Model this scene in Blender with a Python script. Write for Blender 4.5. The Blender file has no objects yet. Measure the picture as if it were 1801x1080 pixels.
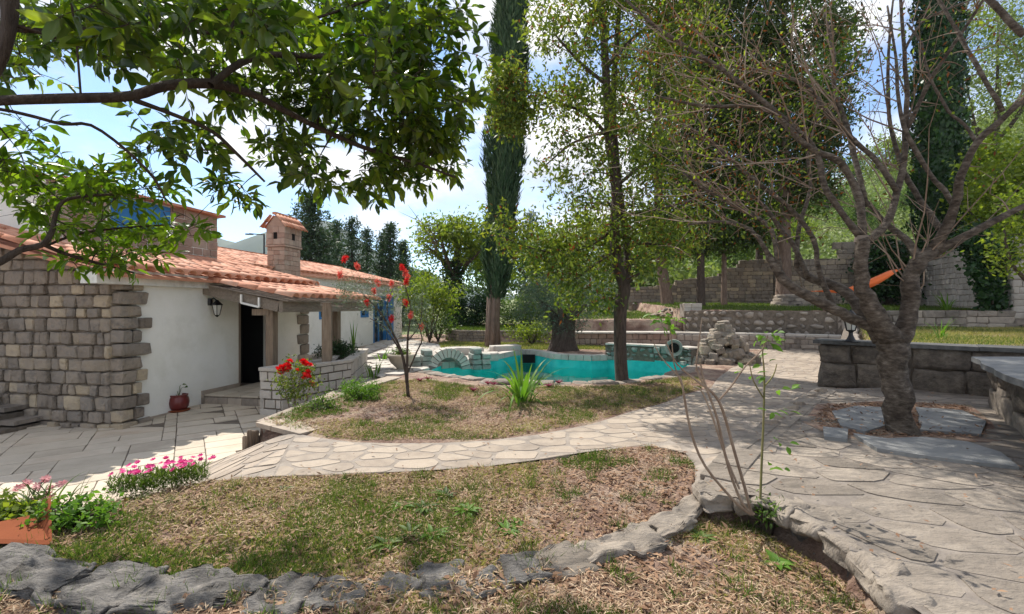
import bpy, math, random
import numpy as np
from mathutils import Vector, Matrix, noise, geometry
R = math.radians
random.seed(7); rng = np.random.default_rng(7)
scene = bpy.context.scene
COL = scene.collection
EYE, F = 1.5, 800.0
# ---------------------------------------------------------------- camera
cam = bpy.data.cameras.new('camera'); cam.sensor_width = 36; cam.lens = F/1801*36
cam.clip_start = .05; cam.clip_end = 5000
co = bpy.data.objects.new('camera', cam); COL.objects.link(co)
co.location = (0, 0, EYE); co.rotation_euler = (R(90), 0, 0); scene.camera = co
# ---------------------------------------------------------------- light
scene.view_settings.view_transform = 'Standard'; scene.view_settings.look = 'None'
scene.view_settings.gamma = 1; scene.view_settings.use_curve_mapping = False
scene.view_settings.exposure = 0.86
SUN_TO = Vector((-0.44, 0.68, 1.0)).normalized()
SKY_STRENGTH, SUN_STRENGTH = 0.128, 4.1
world = bpy.data.worlds.new('World'); scene.world = world; world.use_nodes = True
wt = world.node_tree; wt.nodes.clear()
def wn(t, **k):
    n = wt.nodes.new(t)
    for a, b in k.items(): setattr(n, a, b)
    return n
sky = wn('ShaderNodeTexSky', sky_type='NISHITA', sun_disc=False)
sky.sun_elevation = math.asin(SUN_TO.z); sky.sun_rotation = math.atan2(SUN_TO.x, SUN_TO.y)
sky.altitude = 1800; sky.air_density = 1.15; sky.dust_density = .05; sky.ozone_density = 2.6
tc = wn('ShaderNodeTexCoord'); mp = wn('ShaderNodeMapping')
mp.inputs['Scale'].default_value = (1, 1, 2.0); mp.inputs['Location'].default_value = (2.3, .4, 1.15)
nz = wn('ShaderNodeTexNoise'); nz.inputs['Scale'].default_value = 2.3; nz.inputs['Detail'].default_value = 9; nz.inputs['Roughness'].default_value = .56
rp = wn('ShaderNodeValToRGB'); rp.color_ramp.elements[0].position = .42; rp.color_ramp.elements[1].position = .54
nz2 = wn('ShaderNodeTexNoise'); nz2.inputs['Scale'].default_value = 4.5; nz2.inputs['Detail'].default_value = 6
rp2 = wn('ShaderNodeValToRGB'); rp2.color_ramp.elements[0].position = .36; rp2.color_ramp.elements[1].position = .62
rp2.color_ramp.elements[0].color = (3.6, 3.8, 4.1, 1); rp2.color_ramp.elements[1].color = (6.4, 6.3, 6.2, 1)
mx = wn('ShaderNodeMix', data_type='RGBA'); bg = wn('ShaderNodeBackground'); wo = wn('ShaderNodeOutputWorld')
L = wt.links.new
L(tc.outputs['Generated'], mp.inputs['Vector']); L(mp.outputs[0], nz.inputs['Vector']); L(mp.outputs[0], nz2.inputs['Vector'])
L(nz.outputs['Fac'], rp.inputs[0]); L(nz2.outputs['Fac'], rp2.inputs[0])
L(rp.outputs[0], mx.inputs['Factor']); L(sky.outputs[0], mx.inputs['A']); L(rp2.outputs[0], mx.inputs['B'])
L(mx.outputs['Result'], bg.inputs['Color']); bg.inputs['Strength'].default_value = SKY_STRENGTH
L(bg.outputs[0], wo.inputs['Surface'])
sl = bpy.data.lights.new('sun', 'SUN'); sl.energy = SUN_STRENGTH; sl.angle = R(.55); sl.color = (1, .95, .86)
so = bpy.data.objects.new('sun', sl); COL.objects.link(so); so.location = (0, 0, 30)
so.rotation_euler = SUN_TO.to_track_quat('Z', 'Y').to_euler()
scene.cycles.max_bounces = 7; scene.cycles.transparent_max_bounces = 12; scene.cycles.diffuse_bounces = 4

# ---------------------------------------------------------------- helpers
def W(px, py, z=0.0):
    y = F*(EYE-z)/(py-540.0); return Vector(((px-900)*y/F, y, z))
def D(px, py, y):
    return Vector(((px-900)*y/F, y, EYE-(py-540)*y/F))
def V3(*a): return Vector(a)

class MB:
    def __init__(s): s.v = []; s.f = []; s.n = 0
    def add(s, v, f):
        n = s.n; s.v.extend([tuple(q) for q in v]); s.f.extend([tuple(i+n for i in q) for q in f]); s.n += len(v)
    def box(s, c, d, rz=0, tilt=None):
        m = Matrix.Rotation(rz, 3, 'Z')
        if tilt: m = m @ Matrix.Rotation(tilt[1], 3, tilt[0])
        c = Vector(c); vs = []
        for x in (-.5, .5):
            for y in (-.5, .5):
                for z in (-.5, .5): vs.append(c + m @ Vector((x*d[0], y*d[1], z*d[2])))
        s.add(vs, [(0,1,3,2),(4,6,7,5),(0,4,5,1),(2,3,7,6),(0,2,6,4),(1,5,7,3)])
    def prism(s, poly, z0, z1, zf=None):
        n = len(poly)
        a = sum(poly[i][0]*poly[(i+1)%n][1]-poly[(i+1)%n][0]*poly[i][1] for i in range(n))
        if a < 0: poly = poly[::-1]
        top = [(p[0], p[1], zf(p) if zf else z1) for p in poly]; bot = [(p[0], p[1], z0) for p in poly]
        s.add(bot+top, [tuple(range(n-1,-1,-1)), tuple(range(n, 2*n))] + [(i,(i+1)%n,n+(i+1)%n,n+i) for i in range(n)])
    def hexa(s, a, b):   # two quads (4 pts each), same winding
        s.add(list(a)+list(b), [(3,2,1,0),(4,5,6,7)]+[(i,(i+1)%4,4+(i+1)%4,4+i) for i in range(4)])
    def beam(s, a, b, w, h):
        a, b = Vector(a), Vector(b); t = (b-a).normalized()
        sd = t.cross(Vector((0,0,1)))
        sd = (sd.normalized() if sd.length > .05 else Vector((1,0,0))); up = sd.cross(t).normalized()
        o = [sd*sx*w/2+up*sz*h/2 for sx, sz in ((-1,-1),(1,-1),(1,1),(-1,1))]
        s.hexa([a+q for q in o], [b+q for q in o])
    def tube(s, pts, rad, n=6, cap=True):
        pts = [Vector(p) for p in pts]; k = len(pts)
        if not hasattr(rad, '__len__'): rad = [rad]*k
        vs = []; prev = None
        for i in range(k):
            t = (pts[min(i+1,k-1)]-pts[max(i-1,0)])
            t = t.normalized() if t.length > 1e-9 else Vector((0,0,1))
            if prev is None:
                a = t.orthogonal().normalized()
            else:
                a = prev - t*prev.dot(t); a = a.normalized() if a.length > 1e-6 else t.orthogonal().normalized()
            prev = a; b = t.cross(a)
            for j in range(n):
                an = 2*math.pi*j/n; vs.append(pts[i]+(a*math.cos(an)+b*math.sin(an))*rad[i])
        fs = [(i*n+j, i*n+(j+1)%n, (i+1)*n+(j+1)%n, (i+1)*n+j) for i in range(k-1) for j in range(n)]
        if cap: fs += [tuple(range(n-1,-1,-1)), tuple(range((k-1)*n, k*n))]
        s.add(vs, fs)
    def lathe(s, c, prof, n=16):
        c = Vector(c); vs = []
        for r, z in prof:
            for j in range(n):
                an = 2*math.pi*j/n; vs.append(c+Vector((r*math.cos(an), r*math.sin(an), z)))
        k = len(prof)
        fs = [(i*n+j, i*n+(j+1)%n, (i+1)*n+(j+1)%n, (i+1)*n+j) for i in range(k-1) for j in range(n)]
        fs += [tuple(range(n-1,-1,-1)), tuple(range((k-1)*n, k*n))]
        s.add(vs, fs)
    def mesh(s, name, smooth=False):
        m = bpy.data.meshes.new(name); m.from_pydata(s.v, [], s.f); m.update()
        if smooth: m.shade_smooth()
        return m
def np_mesh(name, V, Fc, smooth=False):
    m = bpy.data.meshes.new(name); V = np.asarray(V, dtype=np.float32); Fc = np.asarray(Fc, dtype=np.int32)
    k = Fc.shape[1]; m.vertices.add(len(V)); m.vertices.foreach_set('co', V.ravel())
    m.loops.add(Fc.size); m.loops.foreach_set('vertex_index', Fc.ravel())
    m.polygons.add(len(Fc)); m.polygons.foreach_set('loop_start', np.arange(0, Fc.size, k, dtype=np.int32))
    try: m.polygons.foreach_set('loop_total', np.full(len(Fc), k, dtype=np.int32))
    except Exception: pass
    m.update(calc_edges=True); m.validate()
    if smooth: m.shade_smooth()
    return m
def thing(name, label, cat, loc=(0,0,0), group=None):
    o = bpy.data.objects.new(name, None); COL.objects.link(o); o.location = loc; o.empty_display_size = .1
    o['label'] = label; o['category'] = cat
    if group: o['group'] = group
    return o
def worldloc(p):
    v = Vector(p.location)
    while p.parent: p = p.parent; v += p.location
    return v
def part(name, me, m, parent=None, kind=None, loc=None, label=None):
    o = bpy.data.objects.new(name, me); COL.objects.link(o)
    if m is not None and len(me.materials) == 0: me.materials.append(m)
    w = Vector(loc) if loc is not None else Vector((0,0,0))
    if parent: o.parent = parent; w = w - worldloc(parent)
    o.location = w
    if kind: o['kind'] = kind
    if label: o['label'] = label
    return o
def solo(name, me, m, label, cat, group=None, kind=None, loc=None):
    o = part(name, me, m, None, kind, loc); o['label'] = label; o['category'] = cat
    if group: o['group'] = group
    return o
def inpoly(x, y, poly):
    x = np.asarray(x); y = np.asarray(y); c = np.zeros(x.shape, bool); n = len(poly)
    for i in range(n):
        x1, y1 = poly[i][0], poly[i][1]; x2, y2 = poly[(i+1)%n][0], poly[(i+1)%n][1]
        if y1 == y2: continue
        t = ((y1 > y) != (y2 > y)) & (x < (x2-x1)*(y-y1)/(y2-y1)+x1); c ^= t
    return c
def segdist(x, y, a, b):
    ax, ay = a[0], a[1]; bx, by = b[0]-ax, b[1]-ay; L2 = bx*bx+by*by+1e-12
    t = np.clip(((x-ax)*bx+(y-ay)*by)/L2, 0, 1); return np.hypot(x-ax-t*bx, y-ay-t*by)
def smooth01(t): t = np.clip(t, 0, 1); return t*t*(3-2*t)
def vnoise(x, y, s=1.0, seed=0):      # cheap value noise, numpy
    x = np.asarray(x)*s+seed*17.31; y = np.asarray(y)*s+seed*9.17
    xi = np.floor(x); yi = np.floor(y); fx = x-xi; fy = y-yi
    def h(a, b): v = np.sin(a*127.1+b*311.7+seed*3.3)*43758.5453; return v-np.floor(v)
    u = fx*fx*(3-2*fx); v = fy*fy*(3-2*fy)
    return (h(xi,yi)*(1-u)+h(xi+1,yi)*u)*(1-v)+(h(xi,yi+1)*(1-u)+h(xi+1,yi+1)*u)*v
def resample(poly, step, wob=0.0, seed=0):
    out = []; n = len(poly); r = random.Random(seed)
    for i in range(n):
        a = Vector(poly[i]); b = Vector(poly[(i+1)%n]); k = max(1, int((b-a).length/step))
        for j in range(k):
            p = a.lerp(b, j/k)
            if wob: p = p+Vector((r.uniform(-wob,wob), r.uniform(-wob,wob), 0)) if len(p) == 3 else p+Vector((r.uniform(-wob,wob), r.uniform(-wob,wob)))
            out.append(p)
    return out
# ---------------------------------------------------------------- materials
def ramp(nt, cols, pos=None):
    r = nt.nodes.new('ShaderNodeValToRGB'); e = r.color_ramp.elements; n = len(cols)
    while len(e) < n: e.new(.5)
    for i, c in enumerate(cols):
        e[i].position = pos[i] if pos else i/(n-1); e[i].color = (*c, 1)
    return r
def mat(name, cols, scale=4, stretch=(1,1,1), rough=.85, bump=.4, bscale=25, rnd=.5, spec=.25, stain=.35, stain_scale=1.6, stain_col=(.06,.055,.05), bdist=.02, metallic=0, emit=None):
    m = bpy.data.materials.new(name); m.use_nodes = True; nt = m.node_tree; N = nt.nodes.new; K = nt.links.new
    b = nt.nodes['Principled BSDF']; b.inputs['Roughness'].default_value = rough; b.inputs['Specular IOR Level'].default_value = spec
    b.inputs['Metallic'].default_value = metallic
    g = N('ShaderNodeNewGeometry'); oi = N('ShaderNodeObjectInfo'); mp = N('ShaderNodeMapping'); mp.inputs['Scale'].default_value = stretch
    K(g.outputs['Position'], mp.inputs['Vector'])
    n1 = N('ShaderNodeTexNoise'); n1.inputs['Scale'].default_value = scale; n1.inputs['Detail'].default_value = 6; n1.inputs['Roughness'].default_value = .62
    K(mp.outputs[0], n1.inputs['Vector'])
    ad = N('ShaderNodeMath'); ad.operation = 'ADD'; K(oi.outputs['Random'], ad.inputs[0]); K(g.outputs['Random Per Island'], ad.inputs[1])
    fr = N('ShaderNodeMath'); fr.operation = 'FRACT'; K(ad.outputs[0], fr.inputs[0])
    st = N('ShaderNodeMapRange'); st.inputs['From Min'].default_value = .28; st.inputs['From Max'].default_value = .72; K(n1.outputs['Fac'], st.inputs['Value'])
    mi = N('ShaderNodeMix'); mi.inputs['Factor'].default_value = rnd; K(st.outputs[0], mi.inputs['A']); K(fr.outputs[0], mi.inputs['B'])
    rp = ramp(nt, cols); K(mi.outputs['Result'], rp.inputs[0])
    n2 = N('ShaderNodeTexNoise'); n2.inputs['Scale'].default_value = stain_scale; n2.inputs['Detail'].default_value = 8; n2.inputs['Roughness'].default_value = .7
    K(g.outputs['Position'], n2.inputs['Vector'])
    s2 = N('ShaderNodeMapRange'); s2.inputs['From Min'].default_value = .5; s2.inputs['From Max'].default_value = .7; s2.inputs['To Max'].default_value = stain; K(n2.outputs['Fac'], s2.inputs['Value'])
    mc = N('ShaderNodeMix'); mc.data_type = 'RGBA'; K(s2.outputs[0], mc.inputs['Factor']); K(rp.outputs[0], mc.inputs['A']); mc.inputs['B'].default_value = (*stain_col, 1)
    K(mc.outputs['Result'], b.inputs['Base Color'])
    if bump:
        n3 = N('ShaderNodeTexNoise'); n3.inputs['Scale'].default_value = bscale; n3.inputs['Detail'].default_value = 7; n3.inputs['Roughness'].default_value = .65
        K(mp.outputs[0], n3.inputs['Vector'])
        bp = N('ShaderNodeBump'); bp.inputs['Strength'].default_value = bump; bp.inputs['Distance'].default_value = bdist
        K(n3.outputs['Fac'], bp.inputs['Height']); K(bp.outputs[0], b.inputs['Normal'])
    return m
def leafmat(name, cols, trans=.42, rough=.55, spec=.25, tcol=(1.35,1.5,.7)):
    m = bpy.data.materials.new(name); m.use_nodes = True; nt = m.node_tree; N = nt.nodes.new; K = nt.links.new
    b = nt.nodes['Principled BSDF']; b.inputs['Roughness'].default_value = rough; b.inputs['Specular IOR Level'].default_value = spec
    g = N('ShaderNodeNewGeometry'); oi = N('ShaderNodeObjectInfo')
    ad = N('ShaderNodeMath'); ad.operation = 'ADD'; K(oi.outputs['Random'], ad.inputs[0]); K(g.outputs['Random Per Island'], ad.inputs[1])
    fr = N('ShaderNodeMath'); fr.operation = 'FRACT'; K(ad.outputs[0], fr.inputs[0])
    n1 = N('ShaderNodeTexNoise'); n1.inputs['Scale'].default_value = 1.1; n1.inputs['Detail'].default_value = 2; K(g.outputs['Position'], n1.inputs['Vector'])
    mi = N('ShaderNodeMix'); mi.inputs['Factor'].default_value = .35; K(fr.outputs[0], mi.inputs['A']); K(n1.outputs['Fac'], mi.inputs['B'])
    rp = ramp(nt, cols); K(mi.outputs['Result'], rp.inputs[0]); K(rp.outputs[0], b.inputs['Base Color'])
    tm = N('ShaderNodeMix'); tm.data_type = 'RGBA'; tm.blend_type = 'MULTIPLY'; tm.inputs['Factor'].default_value = 1; K(rp.outputs[0], tm.inputs['A']); tm.inputs['B'].default_value = (*tcol, 1)
    t = N('ShaderNodeBsdfTranslucent'); K(tm.outputs['Result'], t.inputs['Color'])
    ms = N('ShaderNodeMixShader'); ms.inputs[0].default_value = trans; K(b.outputs[0], ms.inputs[1]); K(t.outputs[0], ms.inputs[2])
    K(ms.outputs[0], nt.nodes['Material Output'].inputs['Surface']); return m
def plain(name, col, rough=.5, metallic=0, spec=.5, **k):
    return mat(name, [tuple(c*.85 for c in col), col], rough=rough, metallic=metallic, spec=spec, bump=k.get('bump',.1), rnd=.2, stain=k.get('stain',.15), bscale=60)

m_stone = mat('grey_limestone', [(.12,.10,.08),(.21,.175,.142),(.30,.25,.20),(.24,.21,.18),(.33,.275,.215),(.46,.375,.265),(.56,.46,.32)], scale=6, rough=.9, bump=1, bscale=12, rnd=.68, stain=.6, stain_scale=3, bdist=.06)
m_pink = mat('pinkish_stone', [(.26,.17,.13),(.33,.23,.18),(.40,.30,.24),(.36,.31,.26)], scale=7, bump=.5, rnd=.6, stain=.35, bdist=.02)
m_pale = mat('pale_stone', [(.34,.31,.27),(.44,.40,.35),(.50,.46,.41),(.42,.36,.30)], scale=7, bump=.6, rnd=.6, stain=.35, bdist=.02)
m_dry = mat('drystone', [(.14,.12,.10),(.24,.205,.17),(.34,.29,.24),(.42,.36,.29)], scale=6, bump=.8, bscale=14, rnd=.6, stain=.5, bdist=.03)
m_mortar = mat('mortar', [(.085,.068,.052),(.15,.122,.095),(.21,.175,.14)], scale=9, bump=.6, rnd=0, stain=.4)
m_mortar_l = mat('pale_mortar', [(.19,.16,.135),(.265,.225,.19),(.33,.285,.24)], scale=6, bump=.5, rnd=0, stain=.3)
m_flag = mat('flagstone', [(.21,.17,.135),(.30,.245,.195),(.38,.315,.25),(.32,.255,.20)], scale=5, bump=.5, bscale=14, rnd=.5, stain=.45, stain_col=(.16,.14,.125), bdist=.015)
m_flag2 = mat('grey_flagstone', [(.13,.11,.088),(.215,.182,.15),(.30,.255,.21),(.37,.31,.25)], scale=3.2, stretch=(1,2.4,1), bump=1, bscale=9, rnd=.5, stain=.75, stain_scale=3.2, stain_col=(.12,.105,.09), bdist=.035)
m_paver = mat('patio_paver', [(.36,.30,.235),(.46,.395,.31),(.54,.465,.37),(.45,.36,.27)], scale=3, bump=.3, rnd=.6, stain=.3, stain_col=(.25,.2,.16), bdist=.01)
m_blueslab = mat('bluish_slab', [(.14,.145,.145),(.22,.22,.215),(.29,.285,.27)], scale=3, stretch=(1,2,1), bump=.5, rnd=.3, stain=.4, stain_col=(.13,.13,.14))
m_slate = mat('slate_slab', [(.06,.06,.06),(.105,.104,.10),(.16,.157,.15)], scale=5, stretch=(1,3,1), bump=.6, rough=.9, spec=.1, rnd=.3, stain=.4)
m_rock = mat('grey_rock', [(.05,.047,.045),(.13,.12,.112),(.21,.195,.18),(.36,.32,.28)], scale=4.5, stretch=(1,2.2,3), bump=1, bscale=12, rnd=.12, stain=.65, stain_scale=6, bdist=.05)
m_plaster = mat('white_plaster', [(.70,.68,.61),(.76,.74,.68),(.80,.78,.73)], scale=1.4, bump=.2, bscale=30, rnd=0, stain=.35, stain_scale=1.1, stain_col=(.45,.42,.34), rough=.9)
m_concrete = mat('weathered_concrete', [(.55,.55,.51),(.68,.68,.63),(.76,.75,.70)], scale=3, stretch=(4,4,.8), bump=.3, rnd=0, stain=.4, stain_scale=5, stain_col=(.22,.22,.2))
m_tile = mat('terracotta_tile', [(.32,.12,.07),(.46,.20,.12),(.56,.28,.18),(.58,.37,.27)], scale=5, bump=.35, rnd=.6, stain=.35, stain_scale=6, stain_col=(.30,.17,.11), rough=.85)
m_wood = mat('grey_wood', [(.15,.12,.095),(.25,.21,.17),(.33,.285,.24)], scale=5, stretch=(6,1,6), bump=.6, bscale=18, rnd=.3, stain=.3)
m_woodv = mat('post_wood', [(.13,.095,.07),(.24,.18,.13),(.34,.27,.2)], scale=5, stretch=(8,8,.7), bump=.6, bscale=18, rnd=.3, stain=.35)
m_black = plain('black_iron', (.015,.015,.016), rough=.45, metallic=.3)
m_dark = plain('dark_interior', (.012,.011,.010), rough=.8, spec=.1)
m_blue = plain('blue_paint', (.03,.19,.47), rough=.5)
m_whitepaint = plain('white_paint', (.78,.77,.73), rough=.5)
m_quarry = mat('dark_quarry_stone', [(.05,.042,.036),(.12,.10,.082),(.21,.175,.14),(.33,.28,.22)], scale=5, bump=1, bscale=9, rnd=.25, stain=.7, stain_scale=3, stain_col=(.04,.033,.028), bdist=.07)
m_teal = mat('turquoise_pool_plaster', [(.005,.38,.38),(.03,.54,.51),(.12,.68,.62)], scale=2.5, bump=.2, rnd=0, stain=.4, stain_scale=2.5, stain_col=(.0,.17,.18), rough=.7)
m_tealstone = mat('green_tinted_stone', [(.12,.15,.135),(.20,.225,.20),(.30,.31,.275),(.38,.365,.32)], scale=7, bump=.8, rnd=.5, stain=.4, stain_col=(.03,.17,.16))
m_bark = mat('dark_bark', [(.035,.025,.02),(.075,.055,.042),(.12,.09,.07)], scale=9, stretch=(3,3,.7), bump=1, bscale=22, rnd=.05, stain=.3, bdist=.03)
m_barkred = mat('reddish_bark', [(.09,.06,.045),(.18,.125,.095),(.28,.21,.165)], scale=9, stretch=(4,4,.5), bump=1, bscale=22, rnd=.05, stain=.4, bdist=.03)
m_cherry = mat('cherry_bark', [(.026,.019,.014),(.065,.05,.038),(.13,.105,.082),(.235,.20,.165)], scale=8, stretch=(1.5,1.5,3.2), bump=1, bscale=13, rnd=.05, stain=.4, stain_scale=3, stain_col=(.05,.035,.03), bdist=.03, rough=.75)
m_twig = mat('twig_bark', [(.12,.08,.055),(.23,.165,.12),(.38,.31,.24)], scale=9, bump=.3, rnd=.4, stain=.2)
m_soil = mat('dry_soil', [(.10,.055,.04),(.20,.12,.088),(.30,.20,.15),(.39,.29,.215),(.33,.26,.16)], scale=2.4, bump=1, bscale=30, rnd=0, stain=.45, stain_scale=5, stain_col=(.06,.04,.03), bdist=.05)
m_terr = plain('terracotta_pot', (.24,.075,.035), rough=.9, spec=.05)
m_potred = plain('glazed_red_pot', (.14,.018,.016), rough=.3)
m_cream = mat('cream_urn', [(.42,.36,.28),(.55,.48,.39)], bump=.3, rnd=0)
m_orange = plain('orange_cloth', (.85,.16,.02), rough=.6)
m_red = leafmat('red_petal', [(.55,.008,.012),(.75,.02,.02)], trans=.35, tcol=(1.2,.8,.8))
m_coral = leafmat('coral_petal', [(.62,.06,.05),(.75,.20,.15)], trans=.35, tcol=(1.2,.9,.8))
m_pink_f = leafmat('magenta_petal', [(.65,.03,.22),(.8,.09,.35)], trans=.3, tcol=(1.2,.9,1))
m_palepink = leafmat('pale_pink_petal', [(.55,.22,.24),(.7,.38,.38)], trans=.3, tcol=(1.1,.9,1))
m_maroon = leafmat('maroon_leaf', [(.14,.025,.04),(.28,.05,.09)], trans=.3, tcol=(1.2,.8,1))
lf_citrus = leafmat('citrus_leaf', [(.013,.032,.007),(.035,.075,.010),(.09,.14,.016),(.21,.26,.03)], trans=.5, rough=.28, spec=.6, tcol=(1.9,1.9,.6))
lf_citrus_y = leafmat('young_citrus_leaf', [(.03,.08,.01),(.09,.17,.015),(.19,.28,.03)], trans=.5, rough=.35, tcol=(1.6,1.6,.5))
lf_laurel = leafmat('laurel_leaf', [(.035,.065,.014),(.07,.115,.022),(.16,.21,.035),(.28,.29,.06)], trans=.45, tcol=(1.5,1.45,.6))
lf_brown = leafmat('browned_leaf', [(.10,.04,.012),(.20,.08,.025)], trans=.4, tcol=(1.4,1,.6))
lf_cypress = leafmat('cypress_foliage', [(.018,.045,.022),(.045,.085,.04),(.10,.15,.075)], trans=.15, rough=.6, spec=.2)
lf_dark = leafmat('dark_conifer_foliage', [(.02,.035,.013),(.05,.075,.022),(.11,.13,.04)], trans=.25, rough=.6)
lf_olive = leafmat('olive_leaf', [(.05,.08,.055),(.10,.14,.10),(.19,.24,.18)], trans=.25, rough=.5)
lf_yell = leafmat('yellow_green_leaf', [(.05,.10,.014),(.14,.20,.025),(.29,.34,.05)], trans=.5, tcol=(1.4,1.4,.6))
lf_mid = leafmat('mid_green_leaf', [(.03,.065,.014),(.075,.13,.025),(.16,.22,.045)], trans=.4)
lf_ivy = leafmat('ivy_leaf', [(.008,.025,.008),(.02,.055,.014),(.05,.11,.025)], trans=.2, rough=.35)
lf_pale = leafmat('pale_hill_foliage', [(.09,.13,.04),(.17,.22,.07),(.30,.34,.13)], trans=.3)
lf_grass = leafmat('green_grass', [(.035,.07,.012),(.08,.13,.022),(.17,.21,.05)], trans=.4, rough=.6)
lf_ygrass = leafmat('yellowing_grass', [(.18,.18,.05),(.30,.27,.10),(.45,.38,.17)], trans=.35, rough=.7)
lf_straw = leafmat('dry_straw', [(.16,.095,.065),(.32,.21,.14),(.48,.36,.24),(.62,.50,.37)], trans=.15, rough=.8, spec=.1, tcol=(1,1,1))
lf_dead = leafmat('dead_leaf', [(.12,.06,.035),(.24,.14,.085),(.40,.26,.16)], trans=.15, rough=.8, tcol=(1,1,1))
def watermat():
    m = bpy.data.materials.new('pool_water'); m.use_nodes = True; nt = m.node_tree; N = nt.nodes.new; K = nt.links.new
    nt.nodes.remove(nt.nodes['Principled BSDF'])
    t = N('ShaderNodeBsdfTransparent'); t.inputs[0].default_value = (.72,.97,.95,1)
    g = N('ShaderNodeBsdfGlossy'); g.inputs['Roughness'].default_value = .02; g.inputs['Color'].default_value = (1,1,1,1)
    fz = N('ShaderNodeFresnel'); fz.inputs[0].default_value = 1.45; ms = N('ShaderNodeMixShader')
    n = N('ShaderNodeTexNoise'); n.inputs['Scale'].default_value = 1.6; n.inputs['Detail'].default_value = 2; ge = N('ShaderNodeNewGeometry'); K(ge.outputs['Position'], n.inputs['Vector'])
    b = N('ShaderNodeBump'); b.inputs['Strength'].default_value = .35; b.inputs['Distance'].default_value = .03; K(n.outputs['Fac'], b.inputs['Height'])
    K(b.outputs[0], g.inputs['Normal']); K(b.outputs[0], fz.inputs['Normal'])
    K(fz.outputs[0], ms.inputs[0]); K(t.outputs[0], ms.inputs[1]); K(g.outputs[0], ms.inputs[2]); K(ms.outputs[0], nt.nodes['Material Output'].inputs['Surface']); return m
m_water = watermat()
m_glass = plain('window_glass', (.03,.04,.05), rough=.08, spec=.8, bump=0)

# ---------------------------------------------------------------- stones
import bmesh
def hull_mesh(name, pts, smooth=False):
    bm = bmesh.new(); vs = [bm.verts.new(p) for p in pts]
    r = bmesh.ops.convex_hull(bm, input=vs)
    dead = [g for g in r['geom_interior'] if isinstance(g, bmesh.types.BMVert)]+[g for g in r['geom_unused'] if isinstance(g, bmesh.types.BMVert)]
    if dead: bmesh.ops.delete(bm, geom=list(set(dead)), context='VERTS')
    me = bpy.data.meshes.new(name); bm.to_mesh(me); bm.free()
    if smooth: me.shade_smooth()
    return me
def block_pts(r, bev, jit):
    P = []
    for sx in (-1,1):
        for sy in (-1,1):
            for sz in (-1,1):
                for a in range(3):
                    q = [s*(.5-bev*r.uniform(.5,1.3)) for s in (sx,sy,sz)]; q[a] = (sx,sy,sz)[a]*.5
                    P.append(tuple(c+r.uniform(-jit,jit) for c in q))
    return P
_r = random.Random(3)
BLOCK = [hull_mesh('stone_block', block_pts(_r, .12, .045)) for _ in range(18)]
BRICKY = [hull_mesh('dressed_block', block_pts(_r, .035, .008)) for _ in range(8)]
def ball_pts(r, n=20):
    P = []
    for _ in range(n):
        v = Vector((r.gauss(0,1), r.gauss(0,1), r.gauss(0,1))).normalized()*r.uniform(.42,.52); P.append(tuple(v))
    return P
BOULD = [hull_mesh('boulder', ball_pts(_r, 22), True) for _ in range(12)]
_cache = {}
def with_mat(me, m):
    k = (me.name, m.name)
    if k not in _cache:
        c = me.copy(); c.materials.clear(); c.materials.append(m); _cache[k] = c
    return _cache[k]
def emit(parent, items, name, m, variants=BLOCK, cap=300, seed=1, stuffname=None):
    """items: (centre, size, rotz[, tilt])"""
    r = random.Random(seed)
    items = sorted(items, key=lambda i: -(i[1][0]*i[1][2])/((i[0][0]**2+i[0][1]**2)+.1))
    for it in items[:cap]:
        me = with_mat(r.choice(variants), m)
        o = bpy.data.objects.new(name, me); COL.objects.link(o); o.parent = parent
        o.location = Vector(it[0])-worldloc(parent); o.scale = it[1]; o.rotation_euler = (it[3] if len(it) > 3 else 0, 0, it[2])
    rest = items[cap:]
    if rest:
        mb = MB()
        for it in rest:
            me = r.choice(variants); mt = Matrix.Translation(it[0]) @ Matrix.Rotation(it[2], 4, 'Z') @ Matrix.Diagonal((*it[1], 1))
            mb.add([mt @ v.co for v in me.vertices], [tuple(p.vertices) for p in me.polygons])
        part((stuffname or name+'_infill'), mb.mesh(name+'_infill'), m, parent, 'stuff')
def course_stones(A, B, z0, zt, ch=.24, wmin=.18, wmax=.4, depth=.3, proud=.03, seed=0, keep=None, gap=.014, gable=None):
    """stones of a wall face from A to B (2D), outward normal to the right of A->B. zt: number or function of distance along."""
    r = random.Random(seed); A = Vector(A[:2]); B = Vector(B[:2]); Lg = (B-A).length; u = (B-A)/Lg; n = Vector((u.y, -u.x)); rz = math.atan2(u.y, u.x)
    out = []; z = z0; top = zt if callable(zt) else (lambda s: zt); mxt = max(top(s*Lg/10) for s in range(11))
    while z < mxt-.02:
        h = ch*r.uniform(.8, 1.2); 
        if mxt-z-h < ch*.5: h = mxt-z
        s = -r.uniform(0, wmin*.4)
        while s < Lg:
            w = r.uniform(wmin, wmax)*(1.4 if r.random() < .12 else 1)
            e = min(s+w, Lg); st = max(s, 0)
            if Lg-e < wmin*.5: e = Lg
            if e-st > .04:
                c = (st+e)/2; hz = min(h, top(c)-z)
                if hz > ch*.25 and (keep is None or keep(c, z+hz/2)):
                    pr = proud*r.uniform(0, 1); p = A+u*c+n*(pr-depth/2)
                    out.append(((p.x, p.y, z+hz/2), (e-st-gap, depth, hz-gap), rz+r.uniform(-.012,.012)))
            s = e
            if e >= Lg: break
        z += h
    return out
def core(A, B, z0, z1, th, back, inset=.015):
    """mortar core polygon box behind the face"""
    A = Vector(A[:2]); B = Vector(B[:2]); u = (B-A).normalized(); n = Vector((u.y,-u.x))
    return [A-n*inset, B-n*inset, B-n*th, A-n*th]
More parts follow.
